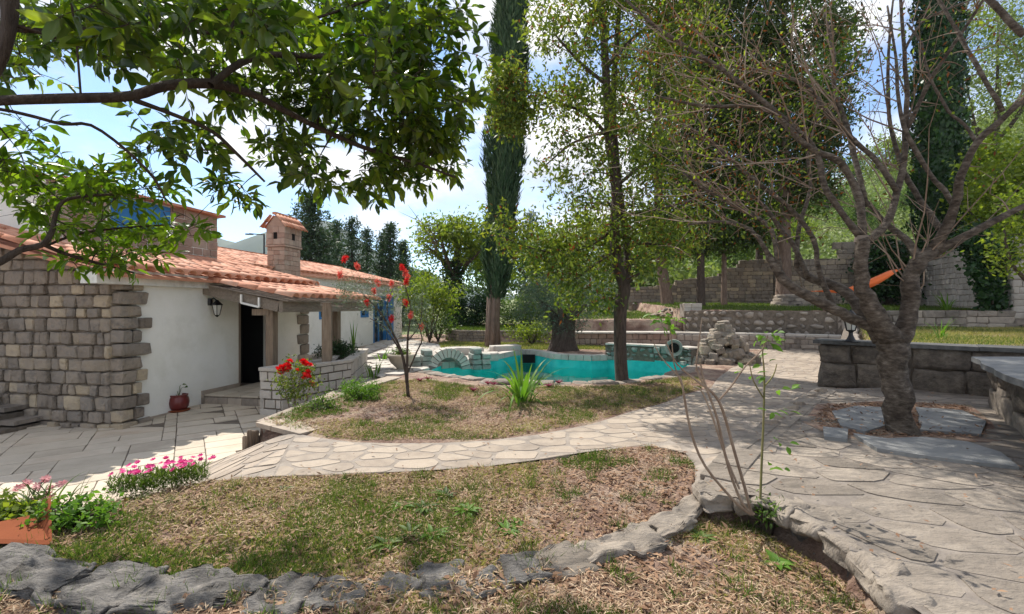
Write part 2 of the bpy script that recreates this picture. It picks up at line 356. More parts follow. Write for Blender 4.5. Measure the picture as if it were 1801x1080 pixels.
def garden_wall(name, label, pts, z0, zt, ch, wmin, wmax, m, th=.35, proud=.03, seed=0, variants=BLOCK, cap=300, cat='stone wall', cope=None, mort=None, both=False, depth=.16, group=None, sink=.2):
    pts = [Vector(p[:2]) for p in pts]; t = thing(name, label, cat, (pts[0].x, pts[0].y, z0), group)
    items = []; mb = MB(); s0 = 0
    for i in range(len(pts)-1):
        a, b = pts[i], pts[i+1]; f = zt if not callable(zt) else (lambda s, s0=s0: zt(s0+s))
        items += course_stones(a, b, z0, f, ch, wmin, wmax, depth, proud, seed+i)
        if both:
            u = (b-a).normalized(); n = Vector((u.y,-u.x)); items += course_stones(b-n*th, a-n*th, z0, zt if not callable(zt) else (lambda s, s0=s0, q=(b-a).length: zt(s0+q-s)), ch, wmin, wmax, depth, proud, seed+i+50)
        Lg = (b-a).length; k = 1 if not callable(zt) else max(1, int(Lg/.5))
        for j in range(k):
            p, q = a.lerp(b, j/k), a.lerp(b, (j+1)/k); zz = (zt if not callable(zt) else min(zt(s0+Lg*j/k+.01), zt(s0+Lg*(j+1)/k-.01)))-.02
            mb.prism([tuple(v) for v in core(p, q, z0, zz, th, 0, .02+.002*(i%2))], z0-sink, zz+.001*(i%2))
        s0 += Lg
    part('mortar_core', mb.mesh('core'), mort or m_mortar, t)
    emit(t, items, 'stone', m, variants, cap, seed)
    if cope:
        ch_, w_, mm, nm = cope; its = []; r = random.Random(seed+5)
        for i in range(len(pts)-1):
            a, b = pts[i], pts[i+1]; Lg = (b-a).length; u = (b-a)/Lg; n = Vector((u.y,-u.x)); s = 0
            while s < Lg-.02:
                e = min(Lg, s+r.uniform(.35,.7)); 
                if Lg-e < .2: e = Lg
                c = a+u*(s+e)/2-n*(th/2-.03); its.append(((c.x, c.y, (zt if not callable(zt) else zt(s))+ch_/2), (e-s-.008, w_, ch_), math.atan2(u.y,u.x))); s = e
        emit(t, its, nm, mm, BRICKY, 200, seed+2)
    return t
def polysheet(poly, zf, step=.25):
    """triangulated sheet over a polygon, following zf(x,y)"""
    P = [Vector((p[0], p[1])) for p in poly]; P = [Vector(p) for p in resample(P, step)]
    n = len(P); xs = [p.x for p in P]; ys = [p.y for p in P]
    gx = np.arange(min(xs)+step*.5, max(xs), step); gy = np.arange(min(ys)+step*.5, max(ys), step); X, Y = np.meshgrid(gx, gy)
    X = X.ravel(); Y = Y.ravel(); k = inpoly(X, Y, P)
    for i in range(n): k &= segdist(X, Y, P[i], P[(i+1)%n]) > step*.4
    vs = P+[Vector((a, b)) for a, b in zip(X[k], Y[k])]
    r = geometry.delaunay_2d_cdt(vs, [], [list(range(n))], 1, 1e-5)
    z = zf(np.array([v.x for v in r[0]]), np.array([v.y for v in r[0]]))
    me = bpy.data.meshes.new('sheet'); me.from_pydata([(v.x, v.y, float(q)) for v, q in zip(r[0], z)], [], [tuple(f) for f in r[2]]); me.update()
    if sum(p.normal.z for p in me.polygons) < 0: me.flip_normals()
    return me
def voronoi_flags(poly, size, gap=.03, aniso=(1,1), ang=0, seed=0, bigger=None):
    """irregular paving polygons inside poly"""
    r = random.Random(seed); ca, sa = math.cos(ang), math.sin(ang)
    def fw(p): x, y = p[0]*ca+p[1]*sa, -p[0]*sa+p[1]*ca; return (x/aniso[0], y/aniso[1])
    def bw(p): x, y = p[0]*aniso[0], p[1]*aniso[1]; return (x*ca-y*sa, x*sa+y*ca)
    Q = [fw(p) for p in poly]; x0, x1 = min(q[0] for q in Q), max(q[0] for q in Q); y0, y1 = min(q[1] for q in Q), max(q[1] for q in Q)
    S = []; ny = int((y1-y0)/size)+3; nx = int((x1-x0)/size)+3
    for j in range(-1, ny):
        for i in range(-1, nx): S.append((x0+(i+.5*(j%2)+r.uniform(-.42,.42))*size, y0+(j+r.uniform(-.42,.42))*size*.9))
    S = np.array(S); ins = inpoly(S[:,0], S[:,1], Q); out = []
    for i in np.nonzero(ins)[0]:
        p = S[i]; d = np.hypot(S[:,0]-p[0], S[:,1]-p[1]); nb = [k for k in np.argsort(d)[1:16]]
        cell = [(p[0]-3*size,p[1]-3*size),(p[0]+3*size,p[1]-3*size),(p[0]+3*size,p[1]+3*size),(p[0]-3*size,p[1]+3*size)]
        for k in nb:
            q = S[k]; dx, dy = q[0]-p[0], q[1]-p[1]; L2 = math.hypot(dx, dy); dx /= L2; dy /= L2; c = (p[0]*dx+p[1]*dy)+L2/2-gap/2
            new = []; m = len(cell)
            for a in range(m):
                A, B = cell[a], cell[(a+1)%m]; da = A[0]*dx+A[1]*dy-c; db = B[0]*dx+B[1]*dy-c
                if da <= 0: new.append(A)
                if (da < 0 < db) or (db < 0 < da):
                    t = da/(da-db); new.append((A[0]+(B[0]-A[0])*t, A[1]+(B[1]-A[1])*t))
            cell = new
            if len(cell) < 3: break
        if len(cell) < 3: continue
        for a in range(len(Q)):
            A0, B0 = Q[a], Q[(a+1)%len(Q)]; ex, ey = B0[0]-A0[0], B0[1]-A0[1]; el = math.hypot(ex, ey)
            if el < 1e-6 or segdist(p[0], p[1], A0, B0) > size*1.1: continue
            nx_, ny_ = -ey/el, ex/el
            if (p[0]-A0[0])*nx_+(p[1]-A0[1])*ny_ > 0: nx_, ny_ = -nx_, -ny_
            c = A0[0]*nx_+A0[1]*ny_-gap*.3; new = []; m = len(cell)
            for b in range(m):
                A, B = cell[b], cell[(b+1)%m]; da = A[0]*nx_+A[1]*ny_-c; db = B[0]*nx_+B[1]*ny_-c
                if da <= 0: new.append(A)
                if (da < 0 < db) or (db < 0 < da): t = da/(da-db); new.append((A[0]+(B[0]-A[0])*t, A[1]+(B[1]-A[1])*t))
            if len(new) >= 3: cell = new
        sm = []; m = len(cell)
        for a in range(m):
            A, B = cell[a], cell[(a+1)%m]
            if math.hypot(A[0]-B[0], A[1]-B[1]) < size*.08: sm.append(((A[0]+B[0])/2, (A[1]+B[1])/2)); continue
            t = r.uniform(.12,.24); sm.append((A[0]+(B[0]-A[0])*t, A[1]+(B[1]-A[1])*t)); t = 1-r.uniform(.12,.24); sm.append((A[0]+(B[0]-A[0])*t, A[1]+(B[1]-A[1])*t))
        out.append([bw(c) for c in sm])
    return out
def emit_flags(parent, cells, zf, m, name='flagstone', th=.012, cap=300, seed=0, drop=.05, conform=False):
    r = random.Random(seed)
    def cy(c): return sum(p[1] for p in c)/len(c)
    def vis(c):
        x = sum(p[0] for p in c)/len(c); y = cy(c); return y > 1.6 and abs(x) < y*1.16
    cells = sorted(cells, key=lambda c: (not vis(c), cy(c))); rest = MB()
    for i, c in enumerate(cells):
        x = sum(p[0] for p in c)/len(c); y = cy(c); z = float(zf(np.array([x]), np.array([y]))[0]); t = th*r.uniform(.6, 1.5); n = len(c)
        tx, ty = r.gauss(0,.003), r.gauss(0,.003)
        e = .3; gx = (float(zf(np.array([x+e]), np.array([y]))[0])-z)/e; gy = (float(zf(np.array([x]), np.array([y+e]))[0])-z)/e
        if abs(gx) > .6 or abs(gy) > .6: gx = gy = 0
        top = lambda p: z+t+(p[0]-x)*(tx+gx)+(p[1]-y)*(ty+gy)
        if i < cap:
            mb = MB(); mb.prism([(p[0]-x, p[1]-y) for p in c], -drop, 0, zf=(lambda p: float(zf(np.array([p[0]+x]), np.array([p[1]+y]))[0])-z+t) if conform else (lambda p: t+p[0]*(tx+gx)+p[1]*(ty+gy)))
            part(name, mb.mesh(name), m, parent, loc=(x, y, z))
        else: rest.prism([tuple(p) for p in c], z-drop, z, zf=top)
    if rest.n: part(name+'_infill', rest.mesh(name), m, parent, 'stuff')

# ---------------------------------------------------------------- foliage
def unit(v): return v/np.maximum(np.linalg.norm(v, axis=1, keepdims=True), 1e-9)
def leaf_arrays(pos, d, nrm, ln, wd, shape='quad', droop=.15):
    """pos Nx3, d axis Nx3, nrm Nx3, ln/wd N"""
    N = len(pos); d = unit(d); s = unit(np.cross(d, nrm)); n = np.cross(s, d); ln = np.broadcast_to(ln, (N,))[:,None]; wd = np.broadcast_to(wd, (N,))[:,None]
    if shape == 'tri':
        V = np.stack([pos-s*wd/2, pos+s*wd/2, pos+d*ln], 1); return V.reshape(-1,3), np.arange(N*3).reshape(N,3)
    if shape == 'quad':
        V = np.stack([pos, pos+d*ln*.45+s*wd/2, pos+d*ln-n*ln*droop, pos+d*ln*.45-s*wd/2], 1); return V.reshape(-1,3), np.arange(N*4).reshape(N,4)
    m0 = pos; m1 = pos+d*ln*.33; m2 = pos+d*ln*.68-n*ln*droop*.4; m3 = pos+d*ln-n*ln*droop
    up = n*wd*.18
    l1 = m1+s*wd*.46+up; l2 = m2+s*wd*.40+up; r1 = m1-s*wd*.46+up; r2 = m2-s*wd*.40+up
    V = np.stack([m0,m1,m2,m3,l1,l2,r1,r2], 1).reshape(-1,3); b = (np.arange(N)*8)[:,None]
    T = np.array([[0,1,4],[1,2,5],[1,5,4],[2,3,5],[0,6,1],[1,6,7],[1,7,2],[2,7,3]])
    return V, (b[:,:,None]+T[None]).reshape(-1,3)
def rdir(n, bias=(0,0,0), g=rng):
    return unit(g.normal(size=(n,3))+np.array(bias))
def foliage(name, pos, m, parent, ln, wd, bias=(0,0,0), shape='quad', kind='stuff', droop=.15, nbias=(0,0,1.2), d=None):
    n = len(pos); dd = rdir(n, bias) if d is None else d; nn = rdir(n, nbias)
    l = ln*rng.uniform(.6,1.25,n); w = wd*rng.uniform(.7,1.2,n)
    Vv, Ff = leaf_arrays(pos, dd, nn, l, w, shape, droop)
    return part(name, np_mesh(name, Vv, Ff, shape == 'leaf'), m, parent, kind)
class Skel:
    def __init__(s): s.pts = []; s.rad = []; s.lines = []
    def line(s, pts, rad, sub=3):
        pts = [Vector(p) for p in pts]; P = []; Q = []
        for i in range(len(pts)-1):
            p0 = pts[max(i-1,0)]; p1 = pts[i]; p2 = pts[i+1]; p3 = pts[min(i+2,len(pts)-1)]
            for j in range(sub):
                t = j/sub
                P.append(.5*((2*p1)+(p2-p0)*t+(2*p0-5*p1+4*p2-p3)*t*t+(3*p1-p0-3*p2+p3)*t**3)); Q.append(rad[i]+(rad[i+1]-rad[i])*t)
        P.append(pts[-1]); Q.append(rad[-1]); s.lines.append((P, Q)); s.pts += [tuple(p) for p in P]; s.rad += Q; return P, Q
    def grow(s, targets, rbase=.5, rtip=.004, wob=.1, seed=0, maxr=.05, sag=.08, k=5, rmin=.006):
        """join each target to the nearest point of the skeleton"""
        r = random.Random(seed); n = len(s.pts)+len(targets)*(k+1); A = np.zeros((n,3)); Rr = np.zeros(n); c = len(s.pts); A[:c] = s.pts; Rr[:c] = s.rad
        T = np.array([tuple(t) for t in targets]); d = np.min(np.linalg.norm(T[:,None]-A[None,:c:max(1,c//300)], axis=2), axis=1)
        for i in np.argsort(d):
            t = T[i]; dd = np.linalg.norm(A[:c]-t, axis=1)-Rr[:c]*4; j = int(np.argmin(dd)); a = A[j]; L2 = np.linalg.norm(t-a); P = []; Q = []
            r0 = max(rmin, min(Rr[j]*rbase, maxr, L2*.03+rmin))
            off = np.array([r.uniform(-1,1), r.uniform(-1,1), r.uniform(-.6,1)])*wob*L2
            for q in range(k+1):
                f = q/k; p = a+(t-a)*f+off*math.sin(math.pi*f)+np.array([0,0,sag*L2*math.sin(math.pi*f)]); P.append(Vector(p)); Q.append(r0+(rtip-r0)*f)
                if q: A[c] = p; Rr[c] = Q[-1]; c += 1
            s.lines.append((P, Q))
        s.pts = [tuple(x) for x in A[:c]]; s.rad = list(Rr[:c])
    def mesh(s, name, sides=None, big=8):
        mb = MB()
        for P, Q in s.lines: mb.tube(P, Q, sides or (big if Q[0] > .05 else 5 if Q[0] > .015 else 3), cap=Q[0] > .03)
        return mb.mesh(name, True)
def crown_targets(c, rad, n, seed=0, shell=.55, lo=-1):
    g = np.random.default_rng(seed); v = unit(g.normal(size=(n*2,3))); v = v[v[:,2] > lo][:n]; rr = shell+(1-shell)*g.random((len(v),1))
    lump = 1+.22*np.sin(v[:,:1]*5+seed)+.18*np.sin(v[:,1:2]*6+seed*2)+.15*np.sin(v[:,2:3]*7)
    return np.array(c)+v*rr*lump*np.array(rad)
def broad_tree(name, label, cat, base, h_fork, crown, rad, nclump, per, leafm, ln, wd, tr=.15, bark=m_bark, clump_r=.5, seed=0, group=None, top=None, shell=.4, shape='quad', limbs=5, lo=-.9, lean=None, mix=None, bias=(0,0,-.1)):
    g = np.random.default_rng(seed); r = random.Random(seed); base = Vector(base); t = thing(name, label, cat, base, group)
    sk = Skel(); cr = Vector(crown); f = base.lerp(Vector((cr.x, cr.y, base.z)), .5)+Vector((0,0,h_fork))
    if lean: f += Vector(lean)
    mid = base.lerp(f, .5)+Vector((r.uniform(-.06,.06), r.uniform(-.06,.06), 0))
    sk.line([base-Vector((0,0,.1)), base+Vector((0,0,.12)), mid, f, f.lerp(cr, .6), cr+Vector((0,0,rad[2]*.6))], [tr*1.45, tr*1.1, tr*.9, tr*.75, tr*.5, tr*.1])
    for i in range(limbs):
        an = 2*math.pi*i/limbs+r.uniform(-.4,.4); e = cr+Vector((math.cos(an)*rad[0]*.7, math.sin(an)*rad[1]*.7, r.uniform(-.3,.5)*rad[2]))
        s = base.lerp(f, 1) if i % 2 else f.lerp(cr, .4); m = s.lerp(e, .5)+Vector((0,0,-rad[2]*.12)); sk.line([s, m, e], [tr*.5, tr*.33, tr*.12])
    T = crown_targets(crown, rad, nclump, seed, shell, lo); sk.grow(T, rbase=.55, seed=seed, maxr=tr*.35)
    part('trunk', sk.mesh('trunk'), bark, t)
    P = np.repeat(T, per, 0)+g.normal(size=(len(T)*per,3))*clump_r*np.array([1,1,.7])*g.uniform(.6,1.2,(len(T),1)).repeat(per,0)
    if mix:
        k = g.random(len(P)) < mix[1]; foliage('crown', P[~k], leafm, t, ln, wd, bias, shape); foliage('crown', P[k], mix[0], t, ln, wd, bias, shape)
    else: foliage('crown', P, leafm, t, ln, wd, bias, shape)
    return t
def copy_tree(src, loc, rz=0, sc=1, label=None):
    r = src.copy(); COL.objects.link(r); r.location = loc; r.rotation_euler = (0,0,rz); r.scale = (sc,)*3 if not hasattr(sc, '__len__') else sc
    if label: r['label'] = label
    for ch in src.children:
        c = ch.copy(); COL.objects.link(c); c.parent = r
        for g2 in ch.children: d2 = g2.copy(); COL.objects.link(d2); d2.parent = c
    return r

def sprigs(T, k, L_, per, ln, wd, seed, down=-.1, out=None, centre=None):
    """short side twigs at each target, each with a spray of leaves; returns leaf arrays input and twig lines"""
    r = random.Random(seed); g = np.random.default_rng(seed); B = []; DD = []; lines = []
    for t in T:
        t = Vector(t)
        for _ in range(k):
            d = Vector((g.normal(), g.normal(), g.normal()*.6+down)).normalized(); l = L_*r.uniform(.6,1.3); e = t+d*l; lines.append(([t, t+d*l*.5+Vector((0,0,.01)), e], [.0022,.0018,.0012]))
            a = d.orthogonal().normalized(); b = d.cross(a); n = per
            for i in range(n):
                f = (i+.5)/n; an = i*2.4+r.random(); rad = a*math.cos(an)+b*math.sin(an); B.append(tuple(t+d*l*(.25+.8*f))); DD.append(tuple((d*(.35+.9*f*f)+rad*(.9-.5*f*f)+Vector((0,0,-.12))).normalized()))
    n = len(B); B = np.array(B); DD = unit(np.array(DD)+g.normal(size=(n,3))*.16); nn = unit(np.array([0,0,1.0])+g.normal(size=(n,3))*.55); sz = g.uniform(.5,1.2,n)
    return (B, DD, nn, ln*sz, wd*sz*g.uniform(.85,1.15,n)), lines
# ================================================================ GROUND
def wp(lst, z=0.0): return [(W(a, b, z).x, W(a, b, z).y) for a, b in lst]
C0 = Vector((-6.30, 7.30)); U = Vector((.1724,.985)); NN = Vector((.985,-.1724)); HRZ = math.atan2(U.y, U.x)
def H(a, d, z=None):
    p = C0+U*a-NN*d; return (p.x, p.y) if z is None else Vector((p.x, p.y, z))
# boundary of the raised garden (left side), each with the width of its fall to the patio
GB = [(-30,-3),(-8,2.3),(-4.6,3.0),(-3.75,3.3),(-3.15,3.45),(-2.75,3.8),(-2.2,4.05),(-2.45,5.42),(-3.24,5.9),(-3.05,8.0),(-2.62,9.7),(-3.2,11.5),(-4.0,14),(-4.3,19),(-6,26),(-12,60),(-60,120)]
GW = [.5,.5,.5,.45,.45,.6,1.6,.12,.1,.1,.4,1.5,1.5,3,3,3]
GPOLY = GB+[(400,400),(400,-30),(-30,-30)]
def zpatio(x, y): return np.where(y > 9.3, -.30+0*y, -.47+.055*np.clip(y-7.2, 0, 2))
POOLpx = [(752,652),(800,661),(850,669),(950,673),(1040,673),(1093,671),(1150,664),(1195,655),(1216,643)]
POOL = [(W(a,b,.0).x, W(a,b,.0).y) for a, b in POOLpx]+[(W(a,b,.0).x, W(a,b,.0).y) for a, b in [(1206,637),(1150,632),(1100,629),(1068,627),(1040,628),(1000,626.5),(975,625),(950,620),(925,617),(900,620),(872,626),(840,631),(812,637),(775,641)]]
PLAT = wp([(1440,683),(1395,708),(1345,745),(1290,785),(1240,835),(1228,862),(1290,868),(1345,868),(1400,893),(1450,925),(1500,960),(1560,1010),(1610,1060),(1680,1140)], .12)+[(2.6,1.2),(14,1.2),(14,8.9)]
_pr = random.Random(40); PLAT0 = list(PLAT)
PLAT = PLAT[:6]+[(v.x+_pr.uniform(-.045,.045), v.y+_pr.uniform(-.045,.045)) for i in range(5,13) for v in [Vector(PLAT[i]).lerp(Vector(PLAT[i+1]), t) for t in (.25,.5,.75,1)]]+PLAT[14:]
T_low = [(2.6,18.3),(6.3,18.3),(6.9,18.6),(6.9,60),(2.2,60)]
T_hi = [(6.9,18.12),(8.6,17.62),(10.25,17.05),(11.6,16.3),(12.4,15.95),(21,15.95),(60,15.95),(60,90),(6.9,90),(6.7,24)]
T_bed = [(6.75,8.75),(8.0,7.7),(22,7.7),(22,15.6),(11.75,15.6),(11.0,14.5)]
T_round = [(-2.7,20.6),(-2.2,19.7),(-.9,19.4),(1.0,19.5),(2.5,19.0),(2.6,60),(-3.2,60)]
PATH = wp([(520,762),(560,770),(620,778),(700,780),(780,779),(860,775),(950,764),(1040,746),(1110,724),(1165,710),(1205,694),(1250,682),(1262,665),(1285,648),(1320,633),(1345,612)])+[(6.9,16.6),(11.3,15.3),(10.9,14.5),(6.8,9.0),(6.1,8.6)]+wp([(1475,690),(1435,712),(1385,750),(1340,790),(1300,820),(1275,848),(1235,856),(1222,850),(1222,820),(1205,797),(1150,785),(1095,788),(1030,795),(950,808),(860,820),(760,827),(660,832),(560,836),(480,838)])
RAMP = [PATH[-1], (-2.7,3.85), (-3.1,4.2), (-3.6,4.75), (-3.75,5.4), (-3.45,6.0), (-3.2,5.8), (-2.47,5.36), PATH[0]]
def rise(h, x, y, poly, zt, w=.25):
    ins = inpoly(x, y, poly); d = np.full(np.shape(x), 1e9)
    for i in range(len(poly)): d = np.minimum(d, segdist(x, y, poly[i], poly[(i+1)%len(poly)]))
    k = np.where(ins, smooth01(d/w), 0.0); z = zt(x, y) if callable(zt) else zt
    return h*(1-k)+z*k
def hill(x, y):
    a = x/np.maximum(y, 1.0)                       # azimuth-like, hill climbs towards the right
    base = smooth01((y-26)/95)*np.interp(a, [-.6,-.1,.1,.3,.45,.62,.75,.95,1.3,2], [0,0,3,9,15,24,30,41,58,70])
    far = smooth01((y-120)/300)*np.interp(a, [-1,0,.4,1,2], [0,0,10,40,70])
    side = smooth01((x-24)/50)*smooth01((40-y)/30)*18
    return base+far+side+smooth01((y-30)/40)*(2.2*vnoise(x,y,.09,3)+1.2*vnoise(x,y,.25,5)-1.2)
def ground_h(x, y):
    x = np.asarray(x, float); y = np.asarray(y, float)
    h = np.zeros(x.shape); ins = inpoly(x, y, GPOLY)
    drop = np.full(x.shape, 1.0)
    for i in range(len(GB)-1): drop = np.minimum(drop, smooth01(segdist(x, y, GB[i], GB[i+1])/GW[i]))
    h = np.where(ins, 0.0, drop*zpatio(x, y))
    lw = smooth01((x-.6)/1.6)*smooth01((3.9-y)/.6)*.13; h = np.where(ins, h-lw, h); h = rise(h, x, y, PLAT, .12, .05)
    h = rise(h, x, y, T_bed, .8, .15)
    h = rise(h, x, y, T_low, lambda a, b: .95+.05*(b-18), .15)
    h = rise(h, x, y, T_hi, lambda a, b: 1.37+np.clip(b-18,0,8)*.055, .15)
    h = rise(h, x, y, T_round, lambda a, b: .48+np.clip(b-20,0,10)*.02, .15)
    h = np.where(y > 26, h+hill(x, y), h)
    return h
def ground_z(x, y):
    h = ground_h(x, y); lawn = 1.0
    n = .05*(vnoise(x,y,1.3,1)-.5)+.022*(vnoise(x,y,5,2)-.5)+.012*(vnoise(x,y,14,7)-.5)
    pav = inpoly(x, y, PATH)|inpoly(x, y, PLAT)|inpoly(x, y, RAMP)|~inpoly(x, y, GPOLY)
    return np.where(pav, h-.035, h+n)
def grid_mesh(xs, ys, zf, hole=None):
    X, Y = np.meshgrid(xs, ys); Z = zf(X.ravel(), Y.ravel()).reshape(X.shape)
    V = np.stack([X.ravel(), Y.ravel(), Z.ravel()], 1); nx, ny = len(xs), len(ys)
    i, j = np.meshgrid(np.arange(nx-1), np.arange(ny-1)); b = (j*nx+i).ravel(); Fc = np.stack([b, b+1, b+nx+1, b+nx], 1)
    if hole is not None:
        cx = (V[Fc[:,0],0]+V[Fc[:,2],0])/2; cy = (V[Fc[:,0],1]+V[Fc[:,2],1])/2; Fc = Fc[~hole(cx, cy)]
    return np_mesh('ground', V, Fc, True)
def seq(*seg):
    out = [];
    for a, b, s in seg: out += list(np.arange(a, b-1e-6, s))
    return np.array(out+[seg[-1][1]])
def expand(poly, e):
    c = np.mean(poly, 0); return [(p[0]+(p[0]-c[0])/np.hypot(*(np.array(p)-c))*e, p[1]+(p[1]-c[1])/np.hypot(*(np.array(p)-c))*e) for p in poly]
POOLX = expand(POOL, .14)
POND = [(-4.3,13.2),(-3.75,12.9),(-3.45,13.4),(-3.55,14.2),(-4.2,14.6),(-4.7,14.1)]
def holes(a, b): return inpoly(a, b, POOLX)|inpoly(a, b, expand(POND, .1))
xs = seq((-60,-12,2.0),(-12,-7,.4),(-7,9,.07),(9,14,.3),(14,60,2.0),(60,300,10)); ys = seq((-12,1.2,1.0),(1.2,10.5,.07),(10.5,20.5,.11),(20.5,30,.6),(30,80,2.5),(80,420,12))
xs = np.concatenate([np.arange(-400,-60,20), xs])
m_ground = m_soil
m_hill = mat('hillside_grass', [(.06,.08,.03),(.11,.14,.045),(.17,.19,.07),(.21,.19,.10)], scale=.35, bump=.6, bscale=2, rnd=0, stain=.4, stain_scale=.2, stain_col=(.05,.07,.03), bdist=.2)
gm = grid_mesh(xs, ys, ground_z, holes); gm.materials.append(m_soil); gm.materials.append(m_hill)
cen_ = np.empty(len(gm.polygons)*3, dtype=np.float32); gm.polygons.foreach_get('center', cen_); cen_ = cen_.reshape(-1,3)
gm.polygons.foreach_set('material_index', ((cen_[:,1] > 25)|(cen_[:,0] > 20)).astype(np.int32))
part('ground', gm, None, None, 'structure')
# green cover of the far hill
# path, patio, platform bedding sheets
part('path', polysheet(PATH, lambda a, b: ground_h(a, b)+.002, .3), m_mortar_l, None, 'structure')
pth = bpy.data.objects['path']
cells = voronoi_flags(PATH, .285, .035, (1.3,.85), 0.05, 4)
emit_flags(pth, cells, ground_h, m_flag, 'flagstone', .005, 300, 1)
part('garden_ramp', polysheet(RAMP, lambda a, b: ground_h(a, b)+.004, .2), m_mortar_l, None, 'structure')
emit_flags(bpy.data.objects['garden_ramp'], voronoi_flags(RAMP, .28, .035, (1.2,.9), .5, 9), ground_h, m_flag, 'flagstone', .008, 300, 2, conform=True, drop=.3)
m_mortar_d = mat('dirty_mortar', [(.14,.118,.10),(.21,.18,.155),(.28,.24,.20)], scale=6, bump=.6, rnd=0, stain=.4)
def rock(name, c, size, seed, m, parent, rz=0, dz=.12, sub=3, rg=1.0, pw=.62):
    bm = bmesh.new(); bmesh.ops.create_icosphere(bm, subdivisions=sub, radius=.5); s = Vector((seed*5.1, seed*2.7, seed*1.3))
    for v in bm.verts:
        q = v.co.copy(); q = Vector([math.copysign(abs(a*2)**pw*.5, a) for a in q]); k = 1+noise.noise(q*2.4+s)*.34+noise.noise(q*6+s)*.18*rg
        p = Vector((q.x*size[0]*k, q.y*size[1]*k, q.z*size[2]*(1+noise.noise(q*3+s)*.3)))
        p += Vector((0,0,1))*(noise.noise(Vector((p.x*9,p.y*14,0))+s)*.035)+Vector((noise.noise(p*16+s), noise.noise(p*16-s), noise.noise(p*16+s*2)))*.018*rg+Vector((0,0,1))*(abs(noise.noise(Vector((p.x*5,p.y*22+p.x*9,p.z*4))+s))*-.075*rg); v.co = p
    me = bpy.data.meshes.new(name); bm.to_mesh(me); bm.free(); me.shade_smooth(); o = part(name, me, m, parent, loc=c); o.rotation_euler = (0,0,rz); return o
# ---- platform round the cherry tree
PIT = wp([(1428,740),(1452,712),(1560,706),(1700,712),(1725,742),(1735,770),(1600,768),(1480,765)], .12)
plat = part('paved_platform', polysheet(PLAT, lambda a, b: np.full(np.shape(a), .103), .4), m_mortar_d, None, 'structure')
mb = MB()
kp = resample([Vector(p) for p in PLAT[:13]], .3)[:-6]
PLATW = [Vector(p) for p in PLAT]
cells = voronoi_flags(PLAT0, .38, .028, (1.45,.9), -.35, 12)
cells = [c for c in cells if not inpoly(np.array([sum(p[0] for p in c)/len(c)]), np.array([sum(p[1] for p in c)/len(c)]), PIT)[0]]
emit_flags(plat, cells, lambda a, b: np.full(np.shape(a), .10), m_flag2, 'flagstone', .008, 280, 3)
# smaller infill stones towards the step edge are part of the same field; riser stones along the step
r = random.Random(5); items = []
edge = [Vector(p) for p in wp([(1442,682),(1395,708),(1345,745),(1290,785),(1240,835)], .12)]
for i in range(len(edge)-1):
    a, b = edge[i], edge[i+1]; Lg = (b-a).length; u = (b-a)/Lg; s = 0
    while s < Lg-.02:
        e = min(Lg, s+r.uniform(.35,.6)); 
        if Lg-e < .2: e = Lg
        c = a+u*(s+e)/2+Vector((u.y*-1, u.x))*.13*1; c = a+u*(s+e)/2-Vector((-u.y, u.x))*(-.10)
        items.append(((c.x, c.y, .043+r.uniform(-.006,.006)), (e-s-.012, .30, .15), math.atan2(u.y,u.x)+r.uniform(-.03,.03))); s = e
emit(plat, items, 'step_stone', m_flag2, BRICKY, 60, 4)
items = []
for i in range(5, 12):
    a, b = Vector(PLAT0[i]), Vector(PLAT0[i+1]); Lg = (b-a).length; u = (b-a)/Lg; n = Vector((-u.y, u.x)); s = 0
    while s < Lg-.02:
        e = min(Lg, s+r.uniform(.22,.5))
        if Lg-e < .15: e = Lg
        w = r.uniform(.2,.36); c = a+u*(s+e)/2+n*(w/2-.07+r.uniform(-.04,.03)); rock('edge_stone', (c.x, c.y, .055+r.uniform(-.012,.006)), ((e-s)*1.08, w, .125), 200+i*9+int(s*10), m_flag2, plat, math.atan2(u.y,u.x)+r.uniform(-.2,.2), sub=4, rg=.35, pw=.4); s = e

# dark soil of the tree pit + large bluish slabs
part('tree_pit', polysheet([(p[0],p[1]) for p in expand(PIT,.12)], lambda a, b: np.full(np.shape(a), .108), .3), m_soil, plat)
SL = [[(1462,724),(1505,714),(1552,717),(1560,748),(1520,760),(1478,748)],[(1612,717),(1690,722),(1735,742),(1722,764),(1620,757)],[(1500,764),(1560,772),(1625,770),(1700,778),(1760,797),(1790,822),(1640,806),(1540,790)],[(1448,752),(1492,756),(1488,774),(1452,770)]]
for i, s in enumerate(SL):
    q = [Vector((a[0], a[1])) for a in wp(s, .13)]; c = sum(q, Vector((0,0)))/len(q); mb = MB(); mb.prism([(p.x-c.x, p.y-c.y) for p in resample(q, .25, .012, i)], -.05, .0); part('flat_slab', mb.mesh('flat_slab'), m_blueslab, plat, loc=(c.x, c.y, .137+.002*i))
